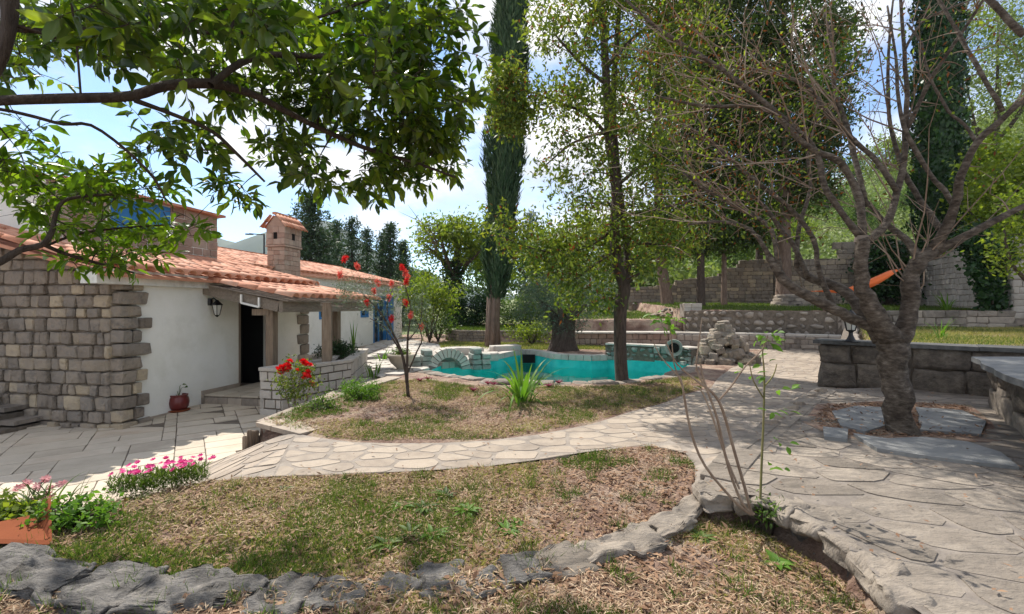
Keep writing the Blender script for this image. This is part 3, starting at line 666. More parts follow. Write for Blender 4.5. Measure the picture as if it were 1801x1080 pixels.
# ================================================================ PATIO pavers (ashlar pattern)
PAT = [(-9.5,3.0),(-6.2,3.0),(-4.6,3.25),(-3.9,3.5),(-3.3,3.7),(-3.0,4.1),(-3.6,4.8),(-3.72,5.4),(-3.42,6.05),(-3.3,6.6),(-3.15,8.3),(-4.05,8.05),(-4.5,8.2),(-4.6,8.95),(-6.35,8.98),(-6.6,7.5),(-9.5,8.2)]
patio = part('patio', polysheet(PAT, lambda a, b: zpatio(a, b)-.0, .4), m_mortar, None, 'structure')
r = random.Random(21); placed = []; occ = {}
gs = .17; ca, sa = math.cos(.62), math.sin(.62)
items = []
for j in range(-60, 60):
    for i in range(-60, 60):
        if (i, j) in occ: continue
        w = r.choice([2,3,3,4,5]); h = r.choice([2,2,3])
        while any((i+a, j+b) in occ for a in range(w) for b in range(h)) and w > 1: w -= 1
        while any((i+a, j+b) in occ for a in range(w) for b in range(h)) and h > 1: h -= 1
        for a in range(w):
            for b in range(h): occ[(i+a, j+b)] = 1
        cx, cy = (i+w/2)*gs, (j+h/2)*gs; x = -5.5+cx*ca-cy*sa; y = 6+cx*sa+cy*ca
        items.append((x, y, w*gs, h*gs))
X = np.array([t[0] for t in items]); Y = np.array([t[1] for t in items]); k = inpoly(X, Y, PAT)&(Y > 3.9)&(X > -1.16*Y-.2)
for q in [(-6.2,7.5),(-6.3,8.6)]: pass
its = [((x, y, float(zpatio(x, y))+.0), (w-.014, h-.014, .024), .62, r.gauss(0,.004)) for (x, y, w, h), kk in zip(items, k) if kk]
emit(patio, its, 'paver', m_paver, BRICKY, 290, 6)
# ================================================================ retaining edge of the upper lawn
def strip_blocks(name, label, cat, pts, w, h, z, m, lmin=.35, lmax=.7, seed=0, variants=BLOCK, side=1, nm='stone', group=None, zj=.01, rot=.04):
    t = thing(name, label, cat, (pts[0][0], pts[0][1], z), group); r = random.Random(seed); its = []
    for i in range(len(pts)-1):
        a, b = Vector(pts[i][:2]), Vector(pts[i+1][:2]); Lg = (b-a).length; u = (b-a)/Lg; n = Vector((-u.y,u.x))*side; s = 0
        while s < Lg-.02:
            e = min(Lg, s+r.uniform(lmin,lmax)); 
            if Lg-e < lmin*.5: e = Lg
            ww = w*r.uniform(.8,1.2); c = a+u*(s+e)/2+n*ww/2
            its.append(((c.x, c.y, z-h/2+r.uniform(-zj,zj)), (e-s-.01, ww, h*r.uniform(.9,1.1)), math.atan2(u.y,u.x)+r.uniform(-rot,rot), r.uniform(-.03,.03))); s = e
    emit(t, its, nm, m, variants, 300, seed); return t
rw = garden_wall('retaining_wall', 'low stone retaining wall of the upper lawn above the patio', [(-2.45,5.40),(-3.27,5.93),(-3.08,8.05),(-2.60,9.75)][::-1], -.52, -.045, .17, .2, .42, m_dry, th=.25, seed=31, depth=.14, mort=m_mortar, cope=(.06,.34,m_flag,'coping_stone'))
# picket edging
t = thing('wooden_edging', 'short row of split wooden stakes at the corner of the patio wall', 'edging', (-3.02,5.35,-.4))
for i, (px, hgt) in enumerate([(430,28),(438,36),(444,32),(451,30)]):
    p = W(px, 800-i*3, -.33); mb = MB(); mb.tube([(0,0,-.1),(0,0,hgt*.0068+.03),(0,0,hgt*.0068+.045)], [.028,.028,.018], 7); part('stake', mb.mesh('stake'), m_pale if i == 9 else mat_stake if 'mat_stake' in globals() else m_woodv, t, loc=(p.x, p.y, p.z))
# ================================================================ POOL
pool = thing('swimming_pool', 'freeform turquoise pool with irregular stone rim', 'pool', (1.6,12,-1.2))
P = resample([Vector(p) for p in POOL], .35)
mb = MB(); n = len(P)
mb.add([(p.x, p.y, -.03) for p in P]+[(p.x, p.y, -1.3) for p in P], [((i+1)%n, i, n+i, n+(i+1)%n) for i in range(n)]); part('pool_wall', mb.mesh('pool_wall'), m_teal, pool)
part('pool_floor', polysheet([tuple(p) for p in P], lambda a, b: np.full(np.shape(a), -1.28), .6), m_teal, pool)
mb = MB(); mb.box((D(1160,640,12.6).x-.2, 12.6, -.62), (1.3,.5,.12), .3); mb.box((D(1160,640,12.6).x-.1, 12.3, -.85), (1.3,.5,.12), .3); part('pool_step', mb.mesh('s'), m_teal, pool)
part('water', polysheet([tuple(p) for p in P], lambda a, b: np.full(np.shape(a), -.37), .8), m_water, None, 'structure')
# far rim: teal upper wall band and pale coping
fp = [Vector(p) for p in POOL[9:]]; fr = random.Random(4); its = []
for i in range(3, len(fp)-1):
    a, b = fp[i], fp[i+1]; Lg = (b-a).length; u = (b-a)/Lg; nn = Vector((u.y,-u.x)); k = max(1, round(Lg/.24))
    for j in range(k):
        c = a+u*(j+.5)/k*Lg+nn*.10; its.append(((c.x, c.y, -.03), (Lg/k-.012, .30, .17), math.atan2(u.y,u.x)))
emit(pool, its, 'coping_stone', m_pale, BRICKY, 120, 3)
npx = [Vector(p) for p in POOL[:9]]; its = []; fr = random.Random(8)
for i in range(len(npx)-1):
    a, b = npx[i], npx[i+1]; Lg = (b-a).length; u = (b-a)/Lg; nn = Vector((u.y,-u.x)); s = 0
    while s < Lg-.02:
        e = min(Lg, s+fr.uniform(.22,.5)); w = fr.uniform(.28,.42); c = a+u*(s+e)/2+nn*(w/2-.1)
        its.append(((c.x, c.y, -.09+fr.uniform(-.02,.035)), (e-s+.01, w, .22), math.atan2(u.y,u.x)+fr.uniform(-.15,.15), fr.uniform(-.08,.08))); s = e
emit(pool, its, 'rim_stone', m_flag2, BLOCK, 120, 9)
mb = MB(); q = D(930,633,14.95); mb.box((q.x, 15.12, -.22), (.42,.06,.28)); fr_ = part('skimmer', mb.mesh('skimmer'), m_dark, pool)
# small pond at the left
pond = thing('small_pond', 'small round turquoise pond beside the house planter', 'pond', (-4,13.7,-.6))
PP = resample([Vector(p) for p in POND], .3); n = len(PP)
mb = MB(); mb.add([(p.x,p.y,-.12) for p in PP]+[(p.x,p.y,-.7) for p in PP], [(i,(i+1)%n,n+(i+1)%n,n+i) for i in range(n)]); part('pond_wall', mb.mesh('w'), m_teal, pond)
part('pond_floor', polysheet([tuple(p) for p in PP], lambda a,b: np.full(np.shape(a),-.69), .5), m_teal, pond)
part('water', polysheet([tuple(p) for p in PP], lambda a,b: np.full(np.shape(a),-.26), .5), m_water, pond)
its = []
for i in range(n):
    a, b = PP[i], PP[(i+1)%n]; u = (b-a); its.append((((a+b)/2).to_3d()[:2]+(-.1,), (u.length+.02,.24,.1), math.atan2(u.y,u.x)))
emit(pond, its, 'coping_stone', m_pale, BRICKY, 60, 3)
# pale paving between house and pool
HPAV = [(-4.6,10.2),(-3.0,9.8),(-2.45,10.0),(-1.9,11.2),(-2.2,12.2),(-1.0,13.5),(-.6,16.5),(-3.2,18.5),(-4.6,21),(-6.3,21),(-6.2,15),(-4.9,11.5)]
def hz(a, b): return np.maximum(ground_h(a, b), -.28)+.012
cells = voronoi_flags(HPAV, .42, .03, (1.1,1), .2, 15)
cells = [c for c in cells if not holes(np.array([sum(p[0] for p in c)/len(c)]), np.array([sum(p[1] for p in c)/len(c)]))[0]]
pvs = part('house_path', polysheet([q for q in HPAV], hz, .4), m_mortar_l, None, 'structure')
bm = bmesh.new(); bm.from_mesh(pvs.data)
dl = [f for f in bm.faces if holes(np.array([f.calc_center_median().x]), np.array([f.calc_center_median().y]))[0]]; bmesh.ops.delete(bm, geom=dl, context='FACES'); bm.to_mesh(pvs.data); bm.free()
emit_flags(pvs, cells, hz, m_pale, 'flagstone', .012, 200, 5)
# ================================================================ back walls, benches, terraces
def P2(px, y): return ((px-900)*y/F, y)
w1 = garden_wall('curved_garden_wall', 'low curved wall of small dark stones holding the grass bed behind the cypress', [P2(783,20.9),P2(790,20.1),P2(806,19.7),P2(850,19.5),P2(905,19.5),P2(965,19.3)], -.12, .5, .13, .12, .24, m_stone, th=.3, seed=51, depth=.14)
w2 = garden_wall('red_stone_wall', 'upper reddish stone wall behind the olive tree', [P2(1004,18.5),P2(1100,18.5),P2(1205,18.5)], -.1, .98, .16, .16, .34, m_pink, th=.3, seed=52, depth=.15, mort=m_mortar)
w3 = garden_wall('stone_bench', 'long reddish stone bench with pale seat slabs behind the olive tree', [P2(1000,17.5),P2(1100,17.4),P2(1195,17.3)], -.1, .48, .17, .16, .34, m_pink, th=.9, seed=53, depth=.15, mort=m_mortar, cope=(.06,1.0,m_pale,'seat_slab'))
w4 = garden_wall('boulder_retaining_wall', 'long retaining wall of rounded boulders below the upper grass terrace', [P2(1203,18.0),P2(1290,17.5),P2(1380,16.9),P2(1470,16.0),P2(1560,15.3)], .1, 1.36, .25, .24, .44, m_dry, th=.35, seed=54, depth=.26, proud=.12, variants=BOULD, mort=m_mortar)
w5 = garden_wall('long_stone_bench', 'long low stone bench with pale ledge below the boulder wall', [P2(1190,17.2),P2(1290,16.7),P2(1380,16.1),P2(1480,15.2)], -.1, .47, .18, .18, .4, m_dry, th=.8, seed=55, depth=.16, cope=(.07,.62,m_pale,'seat_slab'), mort=m_mortar_l)
w6 = garden_wall('bed_back_wall', 'low wall of dark weathered stones behind the raised planting bed', [P2(1480,15.75),P2(1600,15.8),P2(1700,15.75),P2(1797,15.4)], .7, 1.38, .23, .3, .8, m_dry, th=.35, seed=56, depth=.2)
def steptop(s): 
    return 3.05 if s < 2.2 else 3.35 if s < 4.6 else 3.75 if s < 6.4 else 3.95 if s < 7.8 else 3.5
tall = garden_wall('tall_boundary_wall', 'tall dark boundary wall of coursed stone with a stepped top behind the cypress trunks', [P2(1105,25),P2(1190,24.4),P2(1360,23.4)], 1.0, lambda s: np.interp(s, [0,2.4,2.45,4.6,4.65,5.6,5.65,7.4], [2.55,2.75,2.95,3.15,3.55,3.6,3.95,4.0]), .2, .2, .45, m_stone, th=.4, seed=57, depth=.2, cap=300)
tall2 = garden_wall('rear_stone_wall', 'taller grey stone wall half hidden by the cherry tree and ivy', [P2(1362,23.3),P2(1440,22.6),P2(1600,21.6)], 1.2, lambda s: 3.9 if s < 2.6 else 4.7, .24, .25, .5, m_stone, th=.4, seed=58, depth=.2)
tall3 = garden_wall('sunlit_boundary_wall', 'boundary wall running forward on the far side, its sunlight put into the pale stone', [P2(1610,21.6),P2(1680,18.5),P2(1780,15.5),(19.5,12)], 1.1, lambda s: 4.3 if s < 3 else 3.9, .22, .22, .5, m_pale, th=.4, seed=59, depth=.2, mort=m_mortar_l)  # paler stone stands in for sun that the trees block here
cap_ = garden_wall('stone_pier', 'square stone pier at the end of the boulder wall', [P2(1203,18.25),P2(1234,18.25)], 1.3, 1.66, .18, .3, .45, m_pale, th=.5, seed=60, depth=.2, variants=BRICKY, mort=m_mortar_l)
garden_wall('bed_side_wall', 'short side wall closing the raised bed towards the paving', [(11.0,14.55),(6.72,8.8)][::-1], -.1, .86, .22, .25, .5, m_dry, th=.3, seed=66, depth=.18)
# stone well and rubble
t = thing('stone_well', 'squat round stack of flat stones by the dark wall under the cypresses', 'stone stack', (P2(1392,21)[0],21,1.5)); its = []; r = random.Random(6)
for l in range(4):
    for k in range(9):
        an = k*2*math.pi/9+l*.3; its.append(((P2(1392,21)[0]+math.cos(an)*(.78-l*.07), 21+math.sin(an)*(.55-l*.05), 1.55+l*.14), (.5,.3,.13), an+math.pi/2))
its.append(((P2(1392,21)[0],21,2.04),(1.1,.8,.07),0)); emit(t, its, 'stone', m_dry, BLOCK, 60, 2)
t = thing('rubble_pile', 'heap of grey rubble stones on the terrace behind the laurel tree', 'stone heap', (P2(1175,20)[0],20,1.05)); its = []
for k in range(34):
    an = r.uniform(0,6.28); q = r.random()**.6; its.append(((P2(1175,20)[0]+math.cos(an)*q*.75, 20+math.sin(an)*q*.4, 1.1+(1-q)*.3+r.uniform(0,.08)), (r.uniform(.15,.34),r.uniform(.15,.28),r.uniform(.1,.18)), r.uniform(0,3), r.uniform(-.3,.3)))
emit(t, its, 'stone', m_stone, BOULD, 60, 2)
# curved fountain wall at the pool end (green-tinted)
fw = garden_wall('fountain_wall', 'curved green-tinted rubble wall with a round niche at the end of the pool', [P2(1064,13.78),P2(1100,13.46),P2(1150,13.02),P2(1190,12.68),P2(1214,12.2)], -.1, .36, .13, .12, .30, m_tealstone, th=.4, seed=61, sink=-.03, depth=.2, proud=.09, variants=BOULD+BLOCK[:5], cope=(.05,.42,m_pale,'coping_stone'))
q = D(1185,612,12.4); mb = MB(); 
mb.lathe((0,0,0), [(.0,-.16),(.13,-.16),(.14,-.02),(.18,.0),(.23,.02),(.23,-.1)], 18); o = part('niche', mb.mesh('niche'), m_tealstone, fw, loc=(q.x, 12.42, q.z)); o.rotation_euler = (R(90),0,R(-22))
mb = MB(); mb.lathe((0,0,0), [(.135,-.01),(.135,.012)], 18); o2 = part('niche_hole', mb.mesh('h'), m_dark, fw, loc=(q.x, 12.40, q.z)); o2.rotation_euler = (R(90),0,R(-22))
# ================================================================ right counters
def big_block(name, size, seed, m, parent, c, rz, dz=.05, tilt=0):
    """large rough quarry stone"""
    bm = bmesh.new(); bmesh.ops.create_cube(bm, size=1); bmesh.ops.subdivide_edges(bm, edges=bm.edges[:], cuts=5, use_grid_fill=True)
    for v in bm.verts:
        p = Vector((v.co.x*size[0], v.co.y*size[1], v.co.z*size[2])); e = [abs(v.co.x) > .48, abs(v.co.y) > .48, abs(v.co.z) > .48]
        if sum(e) >= 2: p *= .965
        s = Vector((seed*7.3, seed*3.1, 0)); p += Vector((noise.noise(p*3.1+s), noise.noise(p*3.1+s*2), noise.noise(p*3.1-s)))*dz+Vector((noise.noise(p*9+s), noise.noise(p*9+s*2), noise.noise(p*9-s)))*dz*.35; v.co = p
    me = bpy.data.meshes.new(name); bm.to_mesh(me); bm.free(); me.shade_smooth()
    o = part(name, me, m, parent, loc=c); o.rotation_euler = (tilt,0,rz); return o
A, B = Vector((5.78,8.58)), Vector((9.4,5.25)); u = (B-A).normalized(); n = Vector((u.y,-u.x)); rz = math.atan2(u.y,u.x)
ct = thing('stone_counter', 'long grey slab-topped stone counter behind the cherry tree', 'stone counter', (A.x,A.y,0))
mb = MB(); mb.prism([tuple(A-n*.06+u*.04), tuple(B-n*.06), tuple(B-n*.5), tuple(A-n*.5+u*.04)], -.1, .80); part('mortar_core', mb.mesh('c'), m_mortar, ct)
s = 0; r = random.Random(3); k = 0
for row, (z0, z1) in enumerate([(.0,.47),(.46,.81)]):
    s = 0
    while s < 4.5:
        w = r.uniform(.45,1.0); 
        if row == 1: w = r.uniform(.4,.8)
        c = A+u*(s+w/2)-n*.17; big_block('stone_block', (w-.02,.36,z1-z0-.012), k, m_quarry, ct, (c.x,c.y,(z0+z1)/2), rz, .05); s += w; k += 1
for row, (z0, z1) in enumerate([(.0,.45),(.45,.81)]): c = A-n*.36+u*.1; big_block('stone_block', (.22,.32,z1-z0-.02), 30+row, m_quarry, ct, (c.x,c.y,(z0+z1)/2), rz, .03)
s = 0
while s < 4.9:
    w = r.uniform(.9,1.5); c = A+u*(s+w/2-.08)-n*.25; mb = MB(); mb.box((0,0,0), (w-.008,.66,.065)); o = part('slab', mb.mesh('slab'), m_slate, ct, loc=(c.x,c.y,.845+r.uniform(-.004,.004))); o.rotation_euler = (0,0,rz); s += w
# near bench
nb = thing('stone_bench_block', 'broad low stone bench with a rough pale grey slab, nearest to the camera', 'stone bench', (6.6,6.4,0))
SB = [(6.48,6.42),(6.2,6.0),(5.55,5.15),(4.9,4.35),(4.2,3.55),(3.9,3.2),(9.2,3.2),(9.2,6.4)]
IN = [(6.68,6.3),(5.7,5.05),(4.5,3.5),(4.2,3.1),(9.1,3.1),(9.1,6.3)]
mb = MB(); mb.prism([(p[0]+.1,p[1]) for p in IN], -.1, .72); part('mortar_core', mb.mesh('c'), m_mortar, nb)
r = random.Random(9); a, b = Vector(IN[0]), Vector(IN[3]); u2 = (b-a).normalized(); n2 = Vector((u2.y,-u2.x)); s = 0; k = 60; rz2 = math.atan2(u2.y,u2.x)
while s < 4.0:
    w = r.uniform(.35,.7); sp = r.uniform(.3,.5)
    for z0, z1 in ((.0,sp),(sp,.735)):
        c = a+u2*(s+w/2)-n2*.1; big_block('stone_block', (w-.015,.32,z1-z0-.012), k, m_quarry if k%2 else m_flag2, nb, (c.x,c.y,(z0+z1)/2), rz2, .06); k += 1
    s += w
for i, (s0, s1) in enumerate([(0,.38),(.38,.72),(.72,1)]):
    e0, e1 = Vector(SB[0]), Vector(SB[5]); p0, p1 = e0.lerp(e1, s0+.003*(i>0)), e0.lerp(e1, s1); x0, x1 = 9.2, 9.2
    q = [p0, *( [p0.lerp(p1,t)+Vector((random.uniform(-.035,.035),random.uniform(-.03,.03))) for t in (.15,.3,.45,.6,.75,.9)] ), p1, Vector((9.2,p1.y)), Vector((9.2,p0.y))]; mb = MB(); mb.prism([tuple(v) for v in q], .735, .80+.002*i); part('slab', mb.mesh('slab'), m_slate if i == 9 else m_blueslab, nb)
# ================================================================ foreground rock kerb, ledge, fountain
kb = thing('rock_kerb', 'rough line of grey rocks bordering the lawn along the bottom', 'rock border', (-2.4,2.6,0))
KP = [(-150,985,.32),(-40,1000,.36),(75,1010,.36),(190,1020,.34),(300,1035,.36),(405,1040,.34),(505,1035,.30),(600,1035,.28),(690,1035,.26),(775,1022,.27),(855,1015,.25),(925,995,.26),(990,985,.28),(1060,960,.24),(1120,938,.26),(1175,915,.22),(1215,890,.20)]
for i, (px, py, w) in enumerate(KP):
    p = W(px, py, .02); q = W(KP[min(i+1,len(KP)-1)][0], KP[min(i+1,len(KP)-1)][1], .02) if i < len(KP)-1 else p+Vector((.3,.4,0)); d = (q-p); rock('rock', (p.x, p.y+.04*math.sin(i*1.7), -.015), (d.length*(1.12+.08*math.sin(i*1.9)), w*(1.0+.25*math.sin(i*2.3)), (.10 if i < 12 else .07)*(1+.2*math.sin(i*3.1))), i, m_rock if i < 12 else m_flag2, kb, math.atan2(d.y,d.x)+random.uniform(-.12,.12), sub=5, rg=.6 if i < 12 else .25, pw=.36)
lg = thing('rock_ledge', 'weathered rocky ledge edging the paved platform beside the lower lawn', 'rock ledge', (2,3.5,0))
LP = [(1240,866,.3),(1300,872,.28),(1365,890,.3),(1425,925,.34),(1480,960,.32),(1530,1000,.32),(1580,1045,.30),(1630,1100,.32),(1700,1180,.4)]
for i, (px, py, w) in enumerate(LP):
    p = W(px, py, .05); q = W(LP[min(i+1,8)][0], LP[min(i+1,8)][1], .05) if i < 8 else p+Vector((.1,-.3,0)); d = (q-p); nrm = Vector((-d.y, d.x, 0)).normalized(); rock('rock', (p.x+d.x*.4+nrm.x*.12, p.y+d.y*.4+nrm.y*.12, -.07+.02*math.sin(i*2)), (d.length*1.25+.04, .22, .26), 40+i, m_rock, lg, math.atan2(d.y,d.x), sub=5, rg=.9)
rf = thing('rock_fountain', 'heaped rock fountain with a flat boulder balanced on top beside the pool', 'rock fountain', (P2(1270,12.3)[0],12.3,0))
r = random.Random(14); its = []; cx, cy = P2(1272,12.4)
for k in range(230):
    an = r.uniform(0, 6.283); hh = r.random()**1.5; rad = (1-hh)**.8*.85*r.uniform(.75,1.05)
    if math.sin(an) < -.55 and .15 < hh < .5 and abs(math.cos(an)) < .3: rad *= .7
    its.append(((cx+math.cos(an)*rad, cy+math.sin(an)*rad*.7, .03+hh*.93), (r.uniform(.17,.36),r.uniform(.17,.32),r.uniform(.13,.26)), r.uniform(0,3), r.uniform(-.4,.4)))
its += [((cx-.02,cy,.98),(.3,.3,.16),0),((cx,cy-.02,1.08),(.46,.36,.15),.3)]
emit(rf, its, 'rock', m_stone, BOULD+BLOCK, 260, 5)
mb = MB(); mb.lathe((cx,cy,0), [(.3,-.05),(.2,.35),(.1,.6),(.04,.7)], 14); part('core', mb.mesh('core', True), m_mortar, rf)
# ================================================================ arch by the pool
ar = thing('pool_arch', 'small stone arch niche over the shallow end of the pool', 'stone arch', (-1.6,11.6,-.1))
ac = Vector((D(788,640,11.75).x, 11.75, -.12)); an0 = .35
def rotxy(x, y, a=an0): return (x*math.cos(a)-y*math.sin(a), x*math.sin(a)+y*math.cos(a))
for k in range(13):
    t0, t1 = math.pi*k/13+.02, math.pi*(k+1)/13-.02; q = []
    for yy in (-.13, .3):
        for rr, tt in ((.33,t0),(.56,t0),(.56,t1),(.33,t1)):
            x, y = rotxy(rr*math.cos(tt), yy); q.append(Vector((ac.x+x, ac.y+y, ac.z+rr*math.sin(tt)*1.0)))
    mb = MB(); mb.hexa(q[:4], q[4:]); part('arch_stone', mb.mesh('arch_stone'), m_tealstone if k in (0,12) else m_pale, ar)
mb = MB(); bk = []
for k in range(14): tt = math.pi*k/13; x, y = rotxy(.34*math.cos(tt), .32); bk.append((ac.x+x, ac.y+y, ac.z+.34*math.sin(tt)))
mb.add(bk, [tuple(range(14))]); part('niche_back', mb.mesh('b'), m_tealstone, ar)
its = []; r = random.Random(2)
for row in range(5):      # sloping mass left and right of the arch
    for x0 in np.arange(-1.35, 1.15, .26):
        if abs(x0) < .5: continue
        top = .56-abs(abs(x0)-.5)*.5; z = -.1+row*.14
        if z-ac.z > top: continue
        x, y = rotxy(x0+r.uniform(-.03,.03), .08); its.append(((ac.x+x, ac.y+y, z+.02), (.25,.42,.135), an0))
emit(ar, its, 'stone', m_tealstone, BLOCK, 60, 3)
mb = MB(); pf = []
for yy in (.0,.5):
    for x0, z0 in ((-1.4,-.2),(-.5,.42),(.5,.42),(1.1,-.2)): x, y = rotxy(x0, yy+.05); pf.append((ac.x+x, ac.y+y, ac.z+z0))
# steps right of the arch
st = thing('pool_side_steps', 'low pale stone blocks stepping down between arch and cypress', 'stone steps', (-.6,13.2,-.1))
for i, (px, y, w, d_, z) in enumerate([(838,12.9,.7,.5,-.1),(850,13.6,.9,.6,.03),(775,13.4,.9,.6,.06),(815,14.2,1.2,.5,.12),(888,15.3,1.0,.5,.1)]):
    big_block('step_stone', (w,d_,.24), 90+i, m_pale, st, (P2(px,y)[0], y, z), .1*i, .02)
# ================================================================ HOUSE
house = thing('house', 'single-storey white and grey stone house with terracotta tiled roof', 'house', (C0.x, C0.y, -.5))
def roofz(d): return 2.13+.24*d
FR = Vector((C0.x-.12, C0.y-.02)); FD = -NN      # front wall direction to the left
ws = part('stone_wall', (lambda mb: (mb.prism([tuple(FR+FD*.04+U*.035+NN*-.0), tuple(FR+FD*5.5+U*.035), tuple(FR+FD*5.5+U*.6), tuple(FR+FD*.04+U*.6)], -.8, 2.0, zf=lambda p: 2.02+.24*max(0, -(Vector(p)-C0).dot(NN))), mb.mesh('core'))[1])(MB()), m_mortar, house)
B_ = FR; A_ = FR+FD*4.6
its = course_stones(A_, B_, -.56, lambda s: 2.0+.24*(4.6-s), .20, .13, .36, .22, .055, 71, gap=.022)
its = [i for i in its if i[0][0] > -11.2]
# toothed return along the white wall: face towards the garden
z = -.56; r = random.Random(8); row = 0; rz_s = HRZ
while z < 1.93:
    h = .215*r.uniform(.88,1.12); ln = .40 if row % 2 else .53; ln *= r.uniform(.92,1.05)
    if 1.93-z-h < .12: h = 1.93-z
    s = 0.0
    for w in ((ln*.55, ln*.45) if r.random() < .6 else (ln,)):
        c = FR+U*(s+w/2)+NN*(.05+r.uniform(0,.03)); its.append(((c.x, c.y, z+h/2), (w-.022,.24,h-.022), HRZ)); s += w
    z += h; row += 1
emit(ws, its, 'stone', m_stone, BLOCK, 300, 12)
mb = MB(); mb.box((FR.x-.2,FR.y-.12,-.52),(2.6,.2,.12),math.atan2(-.172,.985)+0); part('footing', mb.mesh('f'), m_stone, house)
# white plaster wall with door opening
def wallq(a0, a1, d, z0, z1, th=.3):
    p, q = H(a0, d), H(a1, d); p2, q2 = H(a1, d+th), H(a0, d+th); mb.prism([p, q, p2, q2], z0, z1)
DA0, DA1 = 2.50, 3.62
mb = MB(); wallq(.28, DA0, 0, -.6, 2.0); wallq(DA0, DA1, 0.001, 1.66, 2.0); wallq(DA1, 4.93, 0, -.6, 2.0); wallq(4.62,4.92,.3,-.6,2.3,2.2)
part('white_wall', mb.mesh('w'), m_plaster, house)
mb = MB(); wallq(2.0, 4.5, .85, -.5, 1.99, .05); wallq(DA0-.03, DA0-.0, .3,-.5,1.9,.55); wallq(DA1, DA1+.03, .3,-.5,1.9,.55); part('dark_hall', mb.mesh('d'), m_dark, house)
mb = MB(); wallq(DA0, DA0+.05, -.012, -.2, 1.67, .2); wallq(DA1-.05, DA1, -.012, -.2, 1.67, .2); wallq(DA0+.05, DA1-.05, -.013, 1.61, 1.665, .2); part('door_frame', mb.mesh('fr'), m_woodv, house)
mb = MB(); wallq(.30, 1.55, -.035, -.6, -.385, .1); wallq(1.55, DA0-.01, -.035, -.3, -.13, .1); part('plinth', mb.mesh('p'), m_flag, house)
# concrete fascia under the eave
mb = MB(); wallq(-.45, 1.60, -.14, 1.86, 2.09, .3); part('fascia_beam', mb.mesh('fa'), m_concrete, house)
mb = MB(); wallq(1.61, 4.95, -.1, 1.90, 2.085, .26); part('fascia_beam', mb.mesh('fa'), m_concrete, house)
# pilaster (toothed corner at the far end)
z = -.25; row = 0; its = []
while z < 1.85:
    h = .26; w = .46 if row % 2 else .34; c = C0+U*(4.93-w/2)+NN*(.02-.1); its.append(((c.x,c.y,z+h/2),(w,.26,h-.014),HRZ)); z += h; row += 1
emit(ws, its, 'quoin', m_dry, BLOCK, 40, 3)
# --- far wing, set back
FDd = 2.25; mb = MB()
op = [(6.6,7.5,1.05,1.95),(8.9,10.2,1.05,2.0),(11.9,12.6,1.05,2.0),(13.05,14.35,-.2,2.0)]
s = 4.9
for a0, a1, z0, z1 in op:
    wallq(s, a0, FDd, -.8, 2.45); wallq(a0, a1, FDd+.001, z1, 2.45); 
    if z0 > -.1: wallq(a0, a1, FDd+.001, -.8, z0)
    s = a1
wallq(s, 16.2, FDd, -.8, 2.45); wallq(15.9, 16.2, FDd+.3, -.8, 2.6, 6); part('white_wall', mb.mesh('w'), m_plaster, house)
mb = MB(); wallq(4.9, 16.3, FDd-.12, 2.28, 2.52, .4); part('fascia_beam', mb.mesh('fa'), m_concrete, house)
for i, (a0, a1, z0, z1) in enumerate(op):
    wname = 'door' if i == 3 else 'window'; mb = MB(); wallq(a0+.07, a1-.07, FDd+.12, z0+.05, z1-.07, .03); wd = part(wname, mb.mesh('g'), m_glass, house)
    mb = MB(); wallq(a0, a0+.08, FDd-.02, z0, z1, .2); wallq(a1-.08, a1, FDd-.02, z0, z1, .2); wallq(a0+.08, a1-.08, FDd-.018, z1-.08, z1-.001, .2); wallq(a0+.08, a1-.08, FDd-.018, z0+.001, z0+.08, .2)
    if a1-a0 > .8: wallq((a0+a1)/2-.03, (a0+a1)/2+.03, FDd+.04, z0+.08, z1-.08, .06)
    part('frame', mb.mesh('fr'), m_blue, wd)
mb = MB(); wallq(14.36, 15.0, FDd-.09, -.1, 2.02, .05); part('shutter', mb.mesh('sh'), m_blue, house)
mb = MB(); wallq(4.9, 16.3, FDd-.35, -.8, -.17, .34); part('plinth', mb.mesh('p'), m_flag, house)
# --- porch floor
PF = [H(1.58,.0),H(1.58,-1.75),H(4.95,-1.75),H(6.5,-1.6),H(16,1.0),H(16,FDd),H(4.95,FDd),H(4.95,0)]
pfm = part('porch_floor', (lambda mb: (mb.prism(PF, -.7, -.235), mb.mesh('pf'))[1])(MB()), m_mortar, house)
its = []; r = random.Random(77)
for i in range(9):
    s = 1.60+i*.42; dd = -1.75
    while dd < -.02:
        w = r.uniform(.3,.6); e = min(dd+w, 0)
        if 0-e < .15: e = 0
        c = C0+U*(s+.205)-NN*(dd+e)/2; its.append(((c.x,c.y,-.222),(.405,e-dd-.012,.03),HRZ)); dd = e
emit(pfm, its, 'paver', m_paver, BRICKY, 80, 2)
its = []; dd = -1.75
while dd < 0:
    w = r.uniform(.2,.4); c = C0+U*1.575-NN*(dd+w/2); its.append(((c.x,c.y,-.325),(.05,w-.01,.14),HRZ)); dd += w
emit(pfm, its, 'riser_stone', m_dry, BRICKY, 20, 3)
